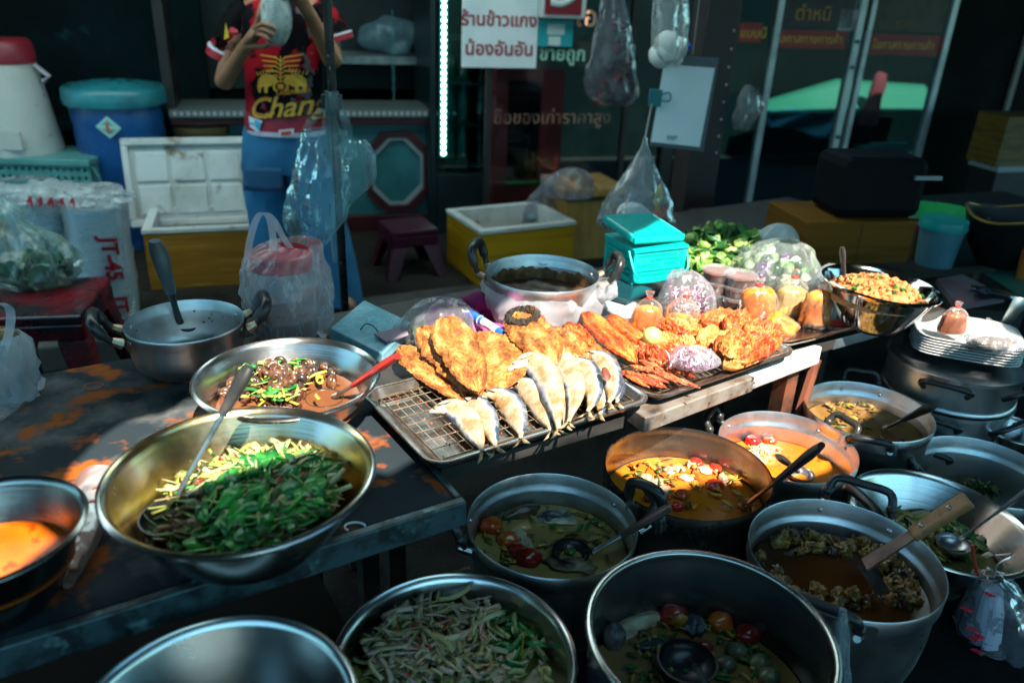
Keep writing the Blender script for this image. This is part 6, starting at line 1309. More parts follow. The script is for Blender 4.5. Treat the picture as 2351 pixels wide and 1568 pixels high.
# ================================================================== goods on the tray table
BT = thing('back_table', 'dark back table under the greens and brown carton', 'table', TP(1.28, .865, 0), AT)
mb = MB(); mb.box((0, 0, TZ - .035), (.95, .4, TZ - .006)); mb.build('tabletop', M('dark stained board', (.03, .026, .022), .6), BT, smooth=False)
for x, y in ((.04, .36), (.9, .36), (.9, .05)):
    mb = MB(); mb.box((x - .02, y - .02, -.12), (x + .02, y + .02, TZ - .036)); mb.build('leg', LEGM, BT, smooth=False)
# jar of sauce in a knotted bag
b_ = P(660, 768, TZ + .001); m_ = mpp(b_)
t = thing('bagged_jar', 'clear carrier bag holding a sauce jar with a red screw lid', 'jar', b_)
zl = PD(650, 612, b_.y).z - b_.z; Rj = 70 * m_
mb = MB(); mb.lathe([(.001, .002), (Rj * .95, .002), (Rj, .012), (Rj, zl * .82), (Rj * .92, zl * .93), (Rj * .9, zl)], 40, cap=False); mb.build('jar', film('clear jar plastic', (.7, .72, .72), op=.2, edge=.5, r=.1, bump=0), t)
mb = MB(); mb.lathe([(.001, .004), (Rj * .93, .004), (Rj * .97, .014), (Rj * .97, zl * .3), (.001, zl * .3)], 40); mb.build('sauce', M('red brown sauce', (.12, .03, .012), .3, c2=(.3, .1, .03), ns=30), t)
mb = MB()
rnd.seed(91)
for k in range(22): a = rnd.uniform(3.6, 6.0); mb.blob((Rj * .96 * math.cos(a), Rj * .96 * math.sin(a), zl * rnd.uniform(.3, .45)), rnd.uniform(.003, .006), seed=k, amp=.3, sub=1)
mb.build('chili_bits', M('orange chili bits', (.55, .15, .02), .5), t)
mb = MB(); RL = Rj * .98
mb.lathe([(.001, zl), (RL, zl), (RL * 1.02, zl + .004), (RL, zl + .008), (RL * 1.02, zl + .014), (RL * 1.0, zl + .019), (RL * 1.02, zl + .025), (RL * .99, zl + .034), (RL * .9, zl + .037), (RL * .86, zl + .028), (.001, zl + .028)], 48)
mb.build('lid', M('bright red lid', (.5, .006, .02), .3), t)
mb = MB(); bagm(mb, pxr([(772, 596, 750, .07), (740, 572, 758, .09), (690, 562, 762, .1), (640, 557, 756, .1), (600, 562, 742, .095), (570, 590, 738, .07), (556, 640, 735, .05)], b_.y, .09, b_), n=56, wr=.13, seed=21, vfr=9); mb.build('bag', film('carrier bag film', (.78, .77, .82), op=.2, edge=.5, bs=10, crease=.35), t)
for pts in (((566, 612), (572, 560), (588, 505), (606, 488), (628, 505), (650, 545), (668, 570)), ((600, 488), (618, 500), (626, 540), (628, 580))):
    mb = MB(); ribbon(mb, curve([PD(x, y, b_.y - .05) - b_ for x, y in pts], 5), .016); mb.build('handle', film('carrier handle film', (.8, .8, .84), op=.38, edge=.5, bs=14), t)
# blue pack of bags, face mask
def slabpx(name, label, cat, pts, z, h, mat, bevel=.004):
    q = [P(x, y, z + h) for x, y in pts]; c = sum(q, V((0, 0, 0))) / len(q); c.z = z; mb = MB(); mb.prism([(p.x - c.x, p.y - c.y) for p in q], h); o = mb.build(name, mat, None, smooth=False, loc=c, bevel=bevel); return tag(o, label, cat)
PACK = M('pale blue plastic pack', (.18, .4, .48), .25, c2=(.28, .5, .57), ns=9, bump=.4, bs=18, rv=.1)
slabpx('bag_pack', 'pale blue flat pack of plastic bags at the table edge', 'bag pack', [(758, 752), (872, 806), (946, 736), (836, 688)][::-1] if False else [(758, 752), (878, 812), (950, 742), (836, 688)], TZ + .001, .028, PACK)
o = slabpx('face_mask', 'mauve grey pleated face mask on the blue bag pack', 'mask', [(858, 765), (886, 784), (938, 766), (932, 746)], TZ + .033, .006, M('mauve mask cloth', (.2, .16, .2), .8, c2=(.26, .2, .24), ns=8, bump=.3), .002)
mb = MB(); mb.tube(curve([P(x, y, z) for x, y, z in ((868, 762, TZ + .045), (856, 748, TZ + .06), (838, 745, TZ + .05), (825, 765, TZ + .02), (822, 790, TZ + .006))], 5), .0016, 6); mb.build('ear_loop', BLACKP, None).parent = None
o2 = bpy.data.objects['ear_loop']; o2.parent = o; o2.matrix_parent_inverse = Matrix.Translation(-V(o.location))
# clear bag with greens, magenta towel, marker
def lump_bag(name, label, px, py, w, h, z, mat, inner=None, seed=0, dep=.7, cat='plastic bag', wr=.2):
    b_ = P(px, py, z); m_ = mpp(b_); W, Hh = w * m_ / 2, h * m_ / .9
    t = thing(name, label, cat, b_); mb = MB(); bagm(mb, [(0, 0, 0, W * .85, W * dep * .85), (0, 0, Hh * .3, W, W * dep), (W * .05, 0, Hh * .65, W * .8, W * dep * .8), (W * .1, 0, Hh * .9, W * .5, W * dep * .45), (W * .1, 0, Hh, W * .15, W * .1)], wr=wr, seed=seed, vfr=10); mb.build('bag', mat, t)
    if inner: inner(t, W, Hh)
    return t
def purple_in(t, W, H):
    mb = MB(); mb.blob((W * .1, W * .2, H * .35), (W * .5, W * .3, H * .35), seed=5, amp=.2, sub=3); mb.blob((-W * .35, 0, H * .2), (W * .35, W * .3, H * .2), seed=8, amp=.3, sub=3, mi=1); mb.build('contents', [M('magenta cloth in bag', (.25, .03, .16), .8), M('dark greens in bag', (.02, .06, .02), .6)], t)
lump_bag('produce_bag', 'clear bag with purple and green inside behind the fried fish', 1008, 780, 195, 92, TZ + .001, film('thin clear bag', (.8, .82, .85), op=.1, edge=.5, bs=9), purple_in, 31)
TOW = M('magenta towelling', (.2, .008, .09), .95, c2=(.13, .004, .06), ns=9, bump=.9, bs=120)
b_ = P(1110, 738, TZ + .004); m_ = mpp(b_); mb = MB()
mb.tube(curve([V((-42 * m_, .02, 25 * m_)), V((-20 * m_, 0, 48 * m_)), V((15 * m_, .0, 35 * m_)), V((48 * m_, -.01, 12 * m_))], 6), [22 * m_ + 4 * m_ * math.sin(i * 1.1) for i in range(19)], 18); mb.blob((-30 * m_, -.0, 22 * m_), (26 * m_, .03, 24 * m_), seed=3, amp=.2, sub=3)
tag(mb.build('towel', TOW, None, loc=b_), 'rolled magenta towel beside the plastic wrapped pot', 'towel')
mb = MB(); b_ = P(1120, 782, TZ + .002); mb.blob((0, 0, .012), (80 * m_, .05, .02), rotm(0, 0, -.3), seed=6, amp=.3, sub=3); tag(mb.build('cloth', M('pink cloth', (.55, .06, .28), .9, bump=.6, bs=100), None, loc=b_), 'bright pink cloth lying under the blue marker', 'cloth')
slabpx('yellow_sponge', 'small yellow sponge behind the magenta towel', 'sponge', [(1040, 702), (1078, 706), (1082, 688), (1046, 685)], TZ + .001, .03, M('yellow sponge', (.5, .4, .08), .9))
a, b = P(1072, 716, TZ + .07), P(1156, 768, TZ + .055); t = thing('marker_pen', 'blue marker pen with white label resting on the pink cloth', 'marker', a); d = b - a
mb = MB(); mb.tube([d * .36, d * .4, d], [.0092, .0098, .0098], 16); mb.build('barrel', M('marker blue', (.01, .1, .42), .3), t)
mb = MB(); mb.tube([V((0, 0, 0)), d * .02, d * .345], [.007, .0108, .0112], 16); mb.build('cap', M('marker cap blue', (.006, .1, .6), .3), t)
mb = MB(); mb.tube([d * .37, d * .36], .0115, 16); mb.tube([d * .45, d * .84], .0101, 16); mb.build('label', M('marker label white', (.7, .72, .75), .4), t)
mb = MB(); mb.tube([d * .56, d * .72], .0104, 16, sy=.5); mb.build('print', M('red print', (.5, .01, .03), .5), t)
# plastic wrapped sauce pot
sp_, cP, RP, hP = pot('wrapped_pot', 'aluminium pot of dark chili paste wrapped in a plastic bag', 1246, 625, 262, TZ + .125, TZ + .001, ALU, handles=(), step=.22)
big_handle(sp_, RP, hP, 165, .07, .035); big_handle(sp_, RP, hP, 5, .06, .045)
PASTE = M('dark chili paste', (.035, .014, .006), .35, c2=(.09, .04, .012), ns=22, bump=.9, bs=50)
zz = lvl(cP, TZ + .125, 1250, 618, lambda z: RP * .95); surface('chili_paste', 'dark oily chili paste in the plastic wrapped pot', cP, TZ, .062, RP * .945, PASTE, 'paste', .008, 5, 30)
mb = MB(); mb.lathe([(RP * .948 - .005, .055), (RP * .949 - .0045, .075), (RP * .95 - .004, .09)], 90, fn=lambda q, i, an: q + V((0, 0, (.012 * nz((math.cos(an) * 3, math.sin(an) * 3, 0), 2, 3) + .01 * nz((math.cos(an) * 11, math.sin(an) * 11, 0), 2, 3) if i == 2 else 0))), cap=False); mb.build('paste_stain', M('brown paste stain', (.09, .04, .015), .4, c2=(.25, .14, .06), ns=22, bump=.5, bs=50), sp_)
mb = MB(); bagm(mb, [(0, 0, .004, RP * .8, RP * .8), (0, 0, .03, RP * 1.08, RP * 1.05), (0, 0, .06, RP * 1.1, RP * 1.07), (0, 0, .085, RP * 1.06, RP * 1.05), (.0, 0, .102, RP * 1.02, RP * 1.02)], n=64, wr=.07, seed=44, vfr=14, cap0=False); bagm(mb, [(RP * .98, -.02, .07, .03, .03), (RP * 1.08, -.03, .09, .035, .04), (RP * 1.12, -.03, .12, .02, .03)], n=24, wr=.3, seed=3, vfr=14)
mb.build('plastic_wrap', film('cloudy pot wrap', (.8, .78, .82), op=.4, edge=.35, r=.22, bs=10, crease=.3), sp_)
# tubs, tablet, teal lidded basket
slabpx('plastic_tub', 'milky flat plastic box under the dark tablet', 'box', [(1372, 690), (1440, 742), (1492, 712), (1420, 668)], TZ + .001, .04, M('milky box', (.55, .62, .65), .35, trans=.3), .006)
slabpx('tablet', 'dark teal flat tablet lying under the teal basket', 'tablet', [(1362, 668), (1440, 690), (1500, 662), (1420, 640)], TZ + .045, .012, M('dark teal screen', (.006, .035, .045), .2), .003)
TEAL = M('teal basket plastic', (.0, .42, .38), .32, c2=(.0, .36, .33), ns=5)
def perforated(name):
    mt, nt, out = nodes(name); p = N(nt, 'BsdfPrincipled', i_Roughness=.35); p.inputs['Base Color'].default_value = (.0, .42, .38, 1); tr = N(nt, 'BsdfTransparent')
    tc = N(nt, 'TexCoord'); sx = N(nt, 'SeparateXYZ'); nt.links.new(tc.outputs['Object'], sx.inputs[0])
    def saw(o, sc_, th): a = N(nt, 'Math', operation='MULTIPLY', i_1=sc_); nt.links.new(o, a.inputs[0]); b = N(nt, 'Math', operation='FRACT'); nt.links.new(a.outputs[0], b.inputs[0]); c = N(nt, 'Math', operation='GREATER_THAN', i_1=th); nt.links.new(b.outputs[0], c.inputs[0]); return c.outputs[0]
    ad = N(nt, 'Math', operation='ADD'); nt.links.new(sx.outputs[0], ad.inputs[0]); nt.links.new(sx.outputs[1], ad.inputs[1])
    h1 = saw(ad.outputs[0], 160, .5); h2 = saw(sx.outputs[2], 75, .35)
    m_ = N(nt, 'Math', operation='MULTIPLY'); nt.links.new(h1, m_.inputs[0]); nt.links.new(h2, m_.inputs[1])
    mx = N(nt, 'MixShader'); nt.links.new(m_.outputs[0], mx.inputs[0]); nt.links.new(p.outputs[0], mx.inputs[1]); nt.links.new(tr.outputs[0], mx.inputs[2]); nt.links.new(mx.outputs[0], out.inputs[0]); return mt
PERF = perforated('teal lattice plastic')
zb_ = TZ + .058; c0 = P(1450, 655, zb_); cR = P(1567, 640, zb_); cL = P(1388, 632, zb_); rzb = math.atan2(cR.y - c0.y, cR.x - c0.x); Lb = (cR - c0).length; Wb = .15; Hb = PD(1450, 572, c0.y).z - zb_
t = thing('lidded_basket', 'bright teal lattice basket with its lid set ajar on top', 'basket', c0, rzb)
mb = MB(); e = .0025
mb.box((.012, 0, .012), (Lb - .012, e, Hb * .34)); mb.box((.012, 0, Hb * .42), (Lb - .012, e, Hb - .012)); mb.box((0, .012, .012), (e, Wb - .012, Hb - .012)); mb.box((Lb - e, .012, .012), (Lb, Wb - .012, Hb - .012)); mb.box((.012, Wb - e, .012), (Lb - .012, Wb, Hb - .012)); mb.build('lattice_side', PERF, t, smooth=False)
mb = MB()
for x0, y0 in ((-.001, -.001), (Lb - .012, -.001), (-.001, Wb - .012), (Lb - .012, Wb - .012)): mb.box((x0, y0, 0), (x0 + .013, y0 + .013, Hb - .0121))
mb.box((.0121, -.0015, Hb * .341), (Lb - .0121, .004, Hb * .419)); mb.box((.0121, -.0015, 0), (Lb - .0121, .004, .0119)); mb.box((-.0015, .0121, 0), (.004, Wb - .0121, .0119)); mb.box((.0041, .0041, -.0005), (Lb - .004, Wb - .004, .003)); mb.box((-.004, -.004, Hb - .012), (Lb + .004, Wb + .004, Hb - .002))
mb.build('frame', TEAL, t, smooth=False, bevel=.003)
mb = MB(); mb.tube(curve([(-.006, .02, Hb - .01), (.0, -.012, Hb * .35), (.03, -.02, Hb * .22), (Lb - .03, -.02, Hb * .26), (Lb + .004, -.012, Hb * .4), (Lb + .008, .02, Hb - .01)], 6), .0035, 8); mb.build('handle', TEAL, t)
mb = MB(); mb.box((.012, .012, .016), (Lb - .002, Wb - .012, .0215)); mb.build('lattice_top', PERF, None, smooth=False); lo_ = bpy.data.objects['lattice_top']
mb = MB(); mb.box((0, 0, 0), (Lb + .012, .0119, .022)); mb.box((0, Wb - .0119, 0), (Lb + .012, Wb, .022)); mb.box((0, .012, 0), (.0119, Wb - .012, .022)); mb.box((Lb + .0001, .012, 0), (Lb + .012, Wb - .012, .022)); lid = mb.build('lid', TEAL, t, smooth=False, bevel=.006)
lo_.parent = lid; lid.location = (-.008, -.004, Hb + .012); lid.rotation_euler = (rad(9), rad(4), rad(7))
# ---- tied pouches of orange sauce
SAUCE = M('orange sauce', (.72, .16, .015), .25, c2=(.8, .3, .05), ns=26, c3=(.35, .05, .008), n3=60)
POUCHF = film('pouch film', (.95, .82, .76), op=.04, edge=.4, r=.08, bs=12, crease=.3)
def pouch(px, py, w, h, z, label, fill=.55, lean=0, seed=0, mat=None, grp='tied pouches of orange sauce'):
    b_ = P(px, py, z); m_ = mpp(b_); W, Hh = w * m_ / 2, h * m_ / .93
    t = thing('sauce_pouch', label, 'sauce bag', b_, 0, grp, tilt=(0, lean))
    mb = MB(); bagm(mb, [(0, 0, .001, W * .86, W * .4), (0, 0, Hh * .1, W * .97, W * .62), (0, 0, Hh * .3, W * .9, W * .6), (0, 0, Hh * fill * .85, W * .8, W * .5), (0, 0, Hh * fill, W * .55, W * .32), (0, 0, Hh * fill * 1.06, W * .2, W * .1)], n=28, wr=.1, seed=seed, cap1=True); mb.build('sauce', mat or SAUCE, t)
    mb = MB(); bagm(mb, [(0, 0, 0, W * .97, W * .58), (0, 0, Hh * .1, W * 1.0, W * .7), (0, 0, Hh * .4, W * .94, W * .66), (0, 0, Hh * .62, W * .8, W * .6), (0, 0, Hh * .76, W * .42, W * .34), (0, 0, Hh * .83, W * .13, W * .13), (0, 0, Hh * .93, W * .24, W * .2), (0, 0, Hh, W * .26, W * .1)], n=36, wr=.16, seed=seed + 3, vfr=16); mb.build('bag', POUCHF, t)
    mb = MB(); mb.tube([(W * .14 * math.cos(a), W * .14 * math.sin(a), Hh * .83) for a in [k * .785 for k in range(8)]], .003, 6, closed=True); mb.build('tie', M('red rubber', (.5, .02, .01), .5), t)
zt3 = zb + .004
pouch(1482, 760, 76, 92, zt_ + .005, 'orange sauce pouch by the lime and plastic wrapped pot', .6, 0, 1)
pouch(1556, 762, 84, 98, zt_ + .005, 'cone shaped sauce pouch in front of the onion bag', .4, .1, 2)
pouch(1738, 738, 92, 100, zt3, 'wide orange sauce pouch beside the stacked sauce cups', .75, -.1, 3)
pouch(1808, 724, 84, 104, zt3, 'pale yellow sauce pouch behind the lying one', .6, 0, 4, M('yellow sauce', (.62, .36, .08), .3, c2=(.7, .5, .2), ns=40))
pouch(1812, 772, 70, 84, zt3, 'small sauce pouch lying on its side at the tray front', .8, -.95, 5)
pouch(1868, 748, 74, 96, zt3, 'upright orange sauce pouch standing at the front right of the tray', .8, 0, 6)
pouch(2182, 764, 66, 72, pc_.z + .048, 'dark red sauce pouch standing on the white foam plates', .62, 0, 7, M('dark red sauce', (.3, .06, .015), .3, c2=(.42, .12, .03), ns=40))
mb = MB(); q = P(1925, 750, zt3 + .003)
for k in range(7): mb.tube([((.024 + .001 * k) * math.cos(a), (.008 + .0015 * k) * math.sin(a), .002 + .0012 * k) for a in [j * .4488 for j in range(14)]], .0017, 6, closed=True)
o = mb.build('rubber_bands', M('bright red rubber', (.7, .015, .01), .4), None, loc=q, rz=-.2); tag(o, 'bright red loop of rubber bands on the shiny tray', 'rubber band')
# ---- stacked cups of relish
CUPC = film('clear cup plastic', (.85, .8, .8), op=.14, edge=.4, r=.08, bump=0)
def cup(px, py, w, h, z, label):
    b_ = P(px, py, TZ + .006); m_ = mpp(b_); W, Hh = w * m_ / 2, h
    t = thing('relish_cup', label, 'cup', (b_.x, b_.y, z), 0, 'stacked relish cups')
    mb = MB(); mb.lathe([(.001, .002), (W * .86, .002), (W * .94, Hh * .7), (.001, Hh * .7)], 28); mb.build('relish', M('dark red relish', (.1, .01, .006), .3, c2=(.18, .03, .01), ns=40), t)
    mb = MB(); mb.lathe([(.001, 0), (W * .88, 0), (W * .97, Hh * .8)], 28, cap=False); mb.build('cup', CUPC, t)
    mb = MB(); mb.lathe([(W * .99, Hh * .78), (W * 1.04, Hh * .8), (W * 1.04, Hh * .9), (W * .98, Hh * .98), (.001, Hh * .97)], 28, cap=False); mb.build('lid', film('clear cup lid', (.9, .88, .88), op=.12, edge=.4, r=.1, bump=0), t)
    return t
hc_ = .0305
for k in range(3): cup(1690, 702, 74, hc_, TZ + .006 + k * (hc_ + .001), ('bottom', 'middle', 'top')[k] + ' relish cup of the front stack')
for k in range(3): cup(1640, 690, 72, hc_, TZ + .006 + k * (hc_ + .001), ('bottom', 'middle', 'top')[k] + ' relish cup of the darker rear stack')
# ---- greens and eggplants
rnd.seed(101); mb = MB()
c_ = P(1672, 602, TZ + .002); m_ = mpp(c_); LET = [M('lettuce green', (.12, .28, .04), .45, c2=(.3, .45, .09), ns=16), M('dark lettuce', (.02, .1, .02), .45), M('pale lettuce', (.38, .5, .14), .45)]
for k in range(430):
    a, r_ = rnd.uniform(0, 6.28), math.sqrt(rnd.random()); x, y = r_ * 128 * m_ * math.cos(a), .2 + r_ * .16 * math.sin(a) - .2; z = .01 + .09 * (1 - r_ * r_) * rnd.random() + max(0, y) * .25
    s = rnd.uniform(.018, .04); q = rrot(); ph = rnd.uniform(0, 6)
    mb.sheet(lambda u, v_: V((x, y, z)) + q @ V(((u - .5) * s * (1 - abs(v_ - .5) * .6), (v_ - .5) * s * 1.3, .3 * s * math.sin(u * 5 + ph) * (v_ + .2) + .12 * s * math.sin(v_ * 9 + ph))), 5, 5, rnd.choice((0, 0, 1, 1, 2)))
tag(mb.build('lettuce_heap', LET, None, loc=c_, solid=.0008), 'heap of curly green lettuce and herbs on the back table', 'greens', None, 'stuff')
c_ = P(1785, 650, TZ + .002); m_ = mpp(c_)
t = thing('eggplant_bag', 'clear bag of small round green and purple eggplants by the lettuce', 'bag of vegetables', c_)
mb = MB(); 
for k in range(34):
    a, r_ = rnd.uniform(0, 6.28), math.sqrt(rnd.random()) * .9; mb.blob((r_ * 80 * m_ * math.cos(a), .03 + r_ * .1 * math.sin(a), rnd.uniform(.02, .1 * (1.2 - r_))), rnd.uniform(.014, .021), seed=k, amp=.06, mi=rnd.choice((0, 0, 1, 2, 3)))
mb.build('eggplants', [M('green eggplant', (.08, .22, .05), .25, c2=(.4, .5, .3), ns=26), M('white eggplant', (.5, .56, .42), .25, c2=(.2, .32, .12), ns=26), M('purple eggplant', (.06, .02, .1), .2), M('dark eggplant', (.015, .06, .03), .2)], t)
mb = MB(); bagm(mb, [(0, .03, 0, 84 * m_, .12), (0, .03, .04, 96 * m_, .14), (0, .03, .08, 80 * m_, .11), (.02, .03, .105, 50 * m_, .07), (.02, .03, .12, 26 * m_, .03)], wr=.24, seed=17, vfr=10); mb.build('bag', film('eggplant bag film', (.85, .9, .86), op=.07, edge=.4, bs=9), t)
lump_bag('white_bag', 'bulging white plastic bag behind the eggplants', 1775, 580, 110, 62, TZ + .03, film('white opaque bag', (.75, .77, .76), op=.8, edge=.2, r=.3, bs=7), None, 5, .5, wr=.1)
lump_bag('blue_bag', 'crumpled royal blue plastic bag behind the white bag', 1850, 570, 150, 62, TZ + .001, M('royal blue plastic', (.01, .08, .36), .35, c2=(.02, .16, .42), ns=8, bump=.6, bs=12), None, 9, .5)
lump_bag('clear_bag', 'silvery clear bag between the eggplants and the steel bowl', 1885, 700, 80, 90, TZ + .001, film('silvery film', (.65, .7, .75), op=.35, edge=.5, r=.15, bs=9), None, 12, .5)
# ---- steel bowl of minced meat
mb_, cM, RM, hM = bowl('steel_bowl', 'polished steel bowl of orange minced meat on the shiny tray', 2016, 652, 258, TZ + .125, zt3 + .001, M('polished steel', (.6, .58, .55), .1, 1, rv=.05, ns=4, c2=(.45, .43, .4)), tilt=(0, rad(4)), foot=.42)
hM_ = lambda q: .045 * max(0, 1 - (q.length / (RM * .85)) ** 2) ** .7
surface('minced_meat', 'orange fried minced meat heaped in the polished steel bowl', cM, TZ, .088, RM * .86, M('orange mince', (.5, .16, .04), .5, c2=(.66, .3, .1), ns=60, c3=(.25, .05, .01), n3=45, bump=1.5, bs=130), 'minced meat', .008, 6, 60, heap=hM_)
rnd.seed(111)
mb = MB()
for k in range(170):
    a, r_ = rnd.uniform(0, 6.28), math.sqrt(rnd.random()) * RM * .8; p = V((r_ * math.cos(a), r_ * math.sin(a), 0)); mb.blob(p + V((0, 0, hM_(p) + .004)), rnd.uniform(.003, .008), seed=k, amp=.4, sub=1, mi=0 if k % 12 else 1)
o = mb.build('mince_crumbs', [M('orange mince', (.5, .16, .04), .5), LEAF[1]], None, loc=(cM.x, cM.y, TZ + .088)); tag(o, 'loose crumbs of orange mince and leaf on the heap', 'minced meat', None, 'stuff')
ladle('ladle', 'dark spoon handle standing up in the minced meat', P(1934, 568, TZ + .2), P(1938, 648, TZ + .11), P(1945, 655, TZ + .1), [M('dark spoon grip', (.04, .03, .028), .35), SHAFT, SHAFT], hw=.011, hfrac=.8, R=.02)
# dark bag on the plates
q = P(2268, 800, pc_.z + .05); t = thing('dark_food_bag', 'small clear bag of dark black food tied on the foam plates', 'plastic bag', q); m_ = mpp(q)
mb = MB(); mb.blob((0, 0, .012), (60 * m_, .025, .016), rotm(0, 0, .2), seed=4, amp=.3, sub=3); mb.build('contents', M('black food', (.012, .011, .014), .3, c2=(.16, .12, .09), ns=12, lo=.55, hi=.7), t)
mb = MB(); bagm(mb, [(0, 0, 0, 62 * m_, .03), (0, 0, .015, 74 * m_, .04), (.0, 0, .032, 56 * m_, .026), (.01, 0, .04, 20 * m_, .008)], wr=.2, seed=5, vfr=14); mb.tube(curve([(-40 * m_, 0, .02), (-30 * m_, -.0, .04), (-5 * m_, .02, .07)], 4), [.003] * 8 + [.008], 8)
mb.build('bag', film('crinkled food bag', (.8, .82, .86), op=.12, edge=.5, bs=14, crease=.4), t)
# ================================================================== odds and ends on the rusty table
for i, (x, y, r_, s) in enumerate(((215, 887, .017, .9), (398, 870, .015, .9), (432, 871, .02, .7))):
    q = P(x, y, TZ + .0025); mb = MB(); mb.tube([(r_ * math.cos(a) * (1 + .12 * math.sin(3 * a + i)), r_ * s * math.sin(a), .0005 * math.sin(2 * a)) for a in [j * .3142 for j in range(20)]], .0012, 6, closed=True)
    tag(mb.build('rubber_band', M('orange red rubber', (.4, .06, .015), .5), None, loc=q), ('single red rubber band on the dark table left of the pot', 'smaller rubber band touching another in front of the aluminium pot', 'wide rubber band by the snail bowl rim')[i], 'rubber band')
q = P(815, 1210, TZ + .003); mb = MB(); mb.tube([(.016 * math.cos(a), .011 * math.sin(a), .001) for a in [.2 + j * .3 for j in range(14)]], .0016, 6); tag(mb.build('plastic_ring', M('pale bag scrap', (.5, .65, .65), .4), None, loc=q), 'broken pale plastic ring near the table front edge', 'ring')
# white carrier bag with jar at the left edge
b_ = P(28, 905, TZ + .001); m_ = mpp(b_)
t = thing('carrier_bag', 'white crumpled carrier bag with a jar at the left edge of the table', 'plastic bag', b_)
mb = MB(); mb.lathe([(.001, .002), (.045, .002), (.047, .1), (.03, .12), (.001, .12)], 28); o = mb.build('jar', M('amber jar', (.22, .12, .04), .2), t); o.location = (-.03, .03, 0)
mb = MB(); bagm(mb, [(0, 0, 0, 60 * m_, .06), (0, 0, .05, 62 * m_, .07), (0, 0, .1, 52 * m_, .06), (.01, 0, .13, 36 * m_, .03)], wr=.25, seed=7, vfr=12); ribbon(mb, curve([(.02, -.03, .1), (.045, -.03, .15), (.05, -.02, .19), (.03, -.01, .2)], 5), .018); mb.build('bag', film('white carrier film', (.7, .78, .84), op=.5, edge=.4, r=.25, bs=11), t)
mb = MB(); mb.add([P(0, 968, TZ + .004) - b_, P(85, 908, TZ + .004) - b_, P(60, 872, TZ + .02) - b_, P(-30, 905, TZ + .02) - b_], [(0, 1, 2, 3)]); mb.build('flap', FILM, t)
# clear sleeve of red sauce lying between the bowls
a, b = P(228, 1092, TZ + .035), P(155, 1345, TZ + .012); t = thing('sauce_sleeve', 'long clear plastic sleeve with red brown sauce lying between two bowls', 'plastic sleeve', (a + b) / 2); c = (a + b) / 2
pts = [a + (b - a) * i / 8 - c for i in range(9)]
mb = MB(); mb.tube(pts, [.03, .034, .033, .03, .028, .025, .02, .014, .006], 20, sy=.75); mb.build('sleeve', film('red smeared sleeve', (.62, .3, .2), op=.08, edge=.4, r=.3, bs=9, crease=.3), t)
mb = MB(); mb.tube([pts[0] * .9 - V((0, 0, .012)), pts[4] - V((0, 0, .008)), pts[7]], [.024, .02, .008], 14, sy=.4); mb.build('sauce', M('thin red sauce', (.14, .035, .015), .25, c2=(.28, .07, .02), ns=9), t)
# ================================================================== hanging things and pillar in the middle distance
q = PD(1612, 300, 3.75); pl = thing('pillar', 'dark brown square pillar in front of the sliding doors', 'pillar', (q.x, 3.75, 0), AS)
mb = MB(); mb.box((-.075, -.05, 0), (.085, .1, 2.5)); mb.build('shaft', M('dark brown pillar paint', (.016, .009, .009), .5, c2=(.022, .013, .013), ns=4), pl, smooth=False, bevel=.006)
mb = MB()
for k in range(8): mb.blob((.06, -.052, 1.28 - k * .075), (.005, .003, .006), amp=0, sub=1)
mb.build('bolt', M('pale bolt', (.45, .42, .45), .4), pl)
rl = thing('hanging_rail', 'thin dark rail above the stall that the bags hang from', 'rail', PD(1540, 0, 3.3) + V((0, 0, .55))); mb = MB(); mb.tube([(-1.2, .25, 0), (.9, -.15, 0)], .01); mb.tube([(0, .06, -.02), (0, .06, .5)], .006); mb.build('bar', DARKW, rl)
# payment board
YQ = 3.3
TL, TR, BR, BL = (PD(1530, 126, YQ), PD(1650, 134, YQ), PD(1614, 348, YQ), PD(1492, 334, YQ)); bd = thing('notice_board', 'grey clipboard with a plain white paper hanging by the pillar', 'board', (TL + BR) / 2); c = (TL + BR) / 2
def quadbox(mb, pts, th, mi=0): n = V((0, -th, 0)); mb.add(list(pts) + [p + n for p in pts], [(0, 1, 2, 3), (7, 6, 5, 4)] + [(i, i + 4, (i + 1) % 4 + 4, (i + 1) % 4) for i in range(4)], mi)
mb = MB(); quadbox(mb, [p - c for p in (TL, TR, BR, BL)], .008); mb.build('backing', M('grey clipboard', (.09, .1, .115), .5), bd, smooth=False)
mb = MB(); quadbox(mb, [PD(x, y, YQ - .009) - c for x, y in ((1524, 148), (1641, 157), (1606, 338), (1494, 326))], .002); mb.build('paper', M('white paper', (.82, .83, .83), .5, c2=(.76, .79, .8), ns=4), bd, smooth=False)
mb = MB(); vs, fs = text_mesh('ViP', .032, .0004, .3, 0); q = PD(1540, 318, YQ - .0125) - c; mb.add([(q.x + p.x, q.y, q.z + p.y - .08 * p.x) for p in vs], fs); mb.build('scribble', M('pale blue ink', (.15, .5, .65), .5), bd, smooth=False)
q = PD(1506, 224, YQ - .01); mb = MB(); mb.box((-.028, -.012, -.035), (.022, .012, .03)); mb.tube(curve([(.02, -.006, .012), (.05, -.01, .02), (.055, -.01, -.01), (.02, -.006, -.012)], 4), .003, 6); tag(mb.build('binder_clip', M('teal clip', (.005, .14, .16), .4), None, loc=q, bevel=.004), 'teal binder clip on the left edge of the white paper board', 'clip')
a, b = PD(1553, 128, YQ - .03), PD(1586, 104, YQ - .03); mb = MB(); mb.tube([V((0, 0, 0)), b - a], .012, 12); tag(mb.build('pen_cap', M('royal blue cap', (.005, .06, .5), .4), None, loc=a), 'blue pen cap sticking up behind the bag above the board', 'pen')
mb = MB(); q0 = PD(1590, 126, YQ + .03); mb.tube([V((0, 0, 0)), V((0, 0, 1.95 - q0.z))], .003, 6); tag(mb.build('string', M('grey string', (.2, .2, .2), .8), None, loc=q0), 'grey string the white paper board hangs on', 'string')
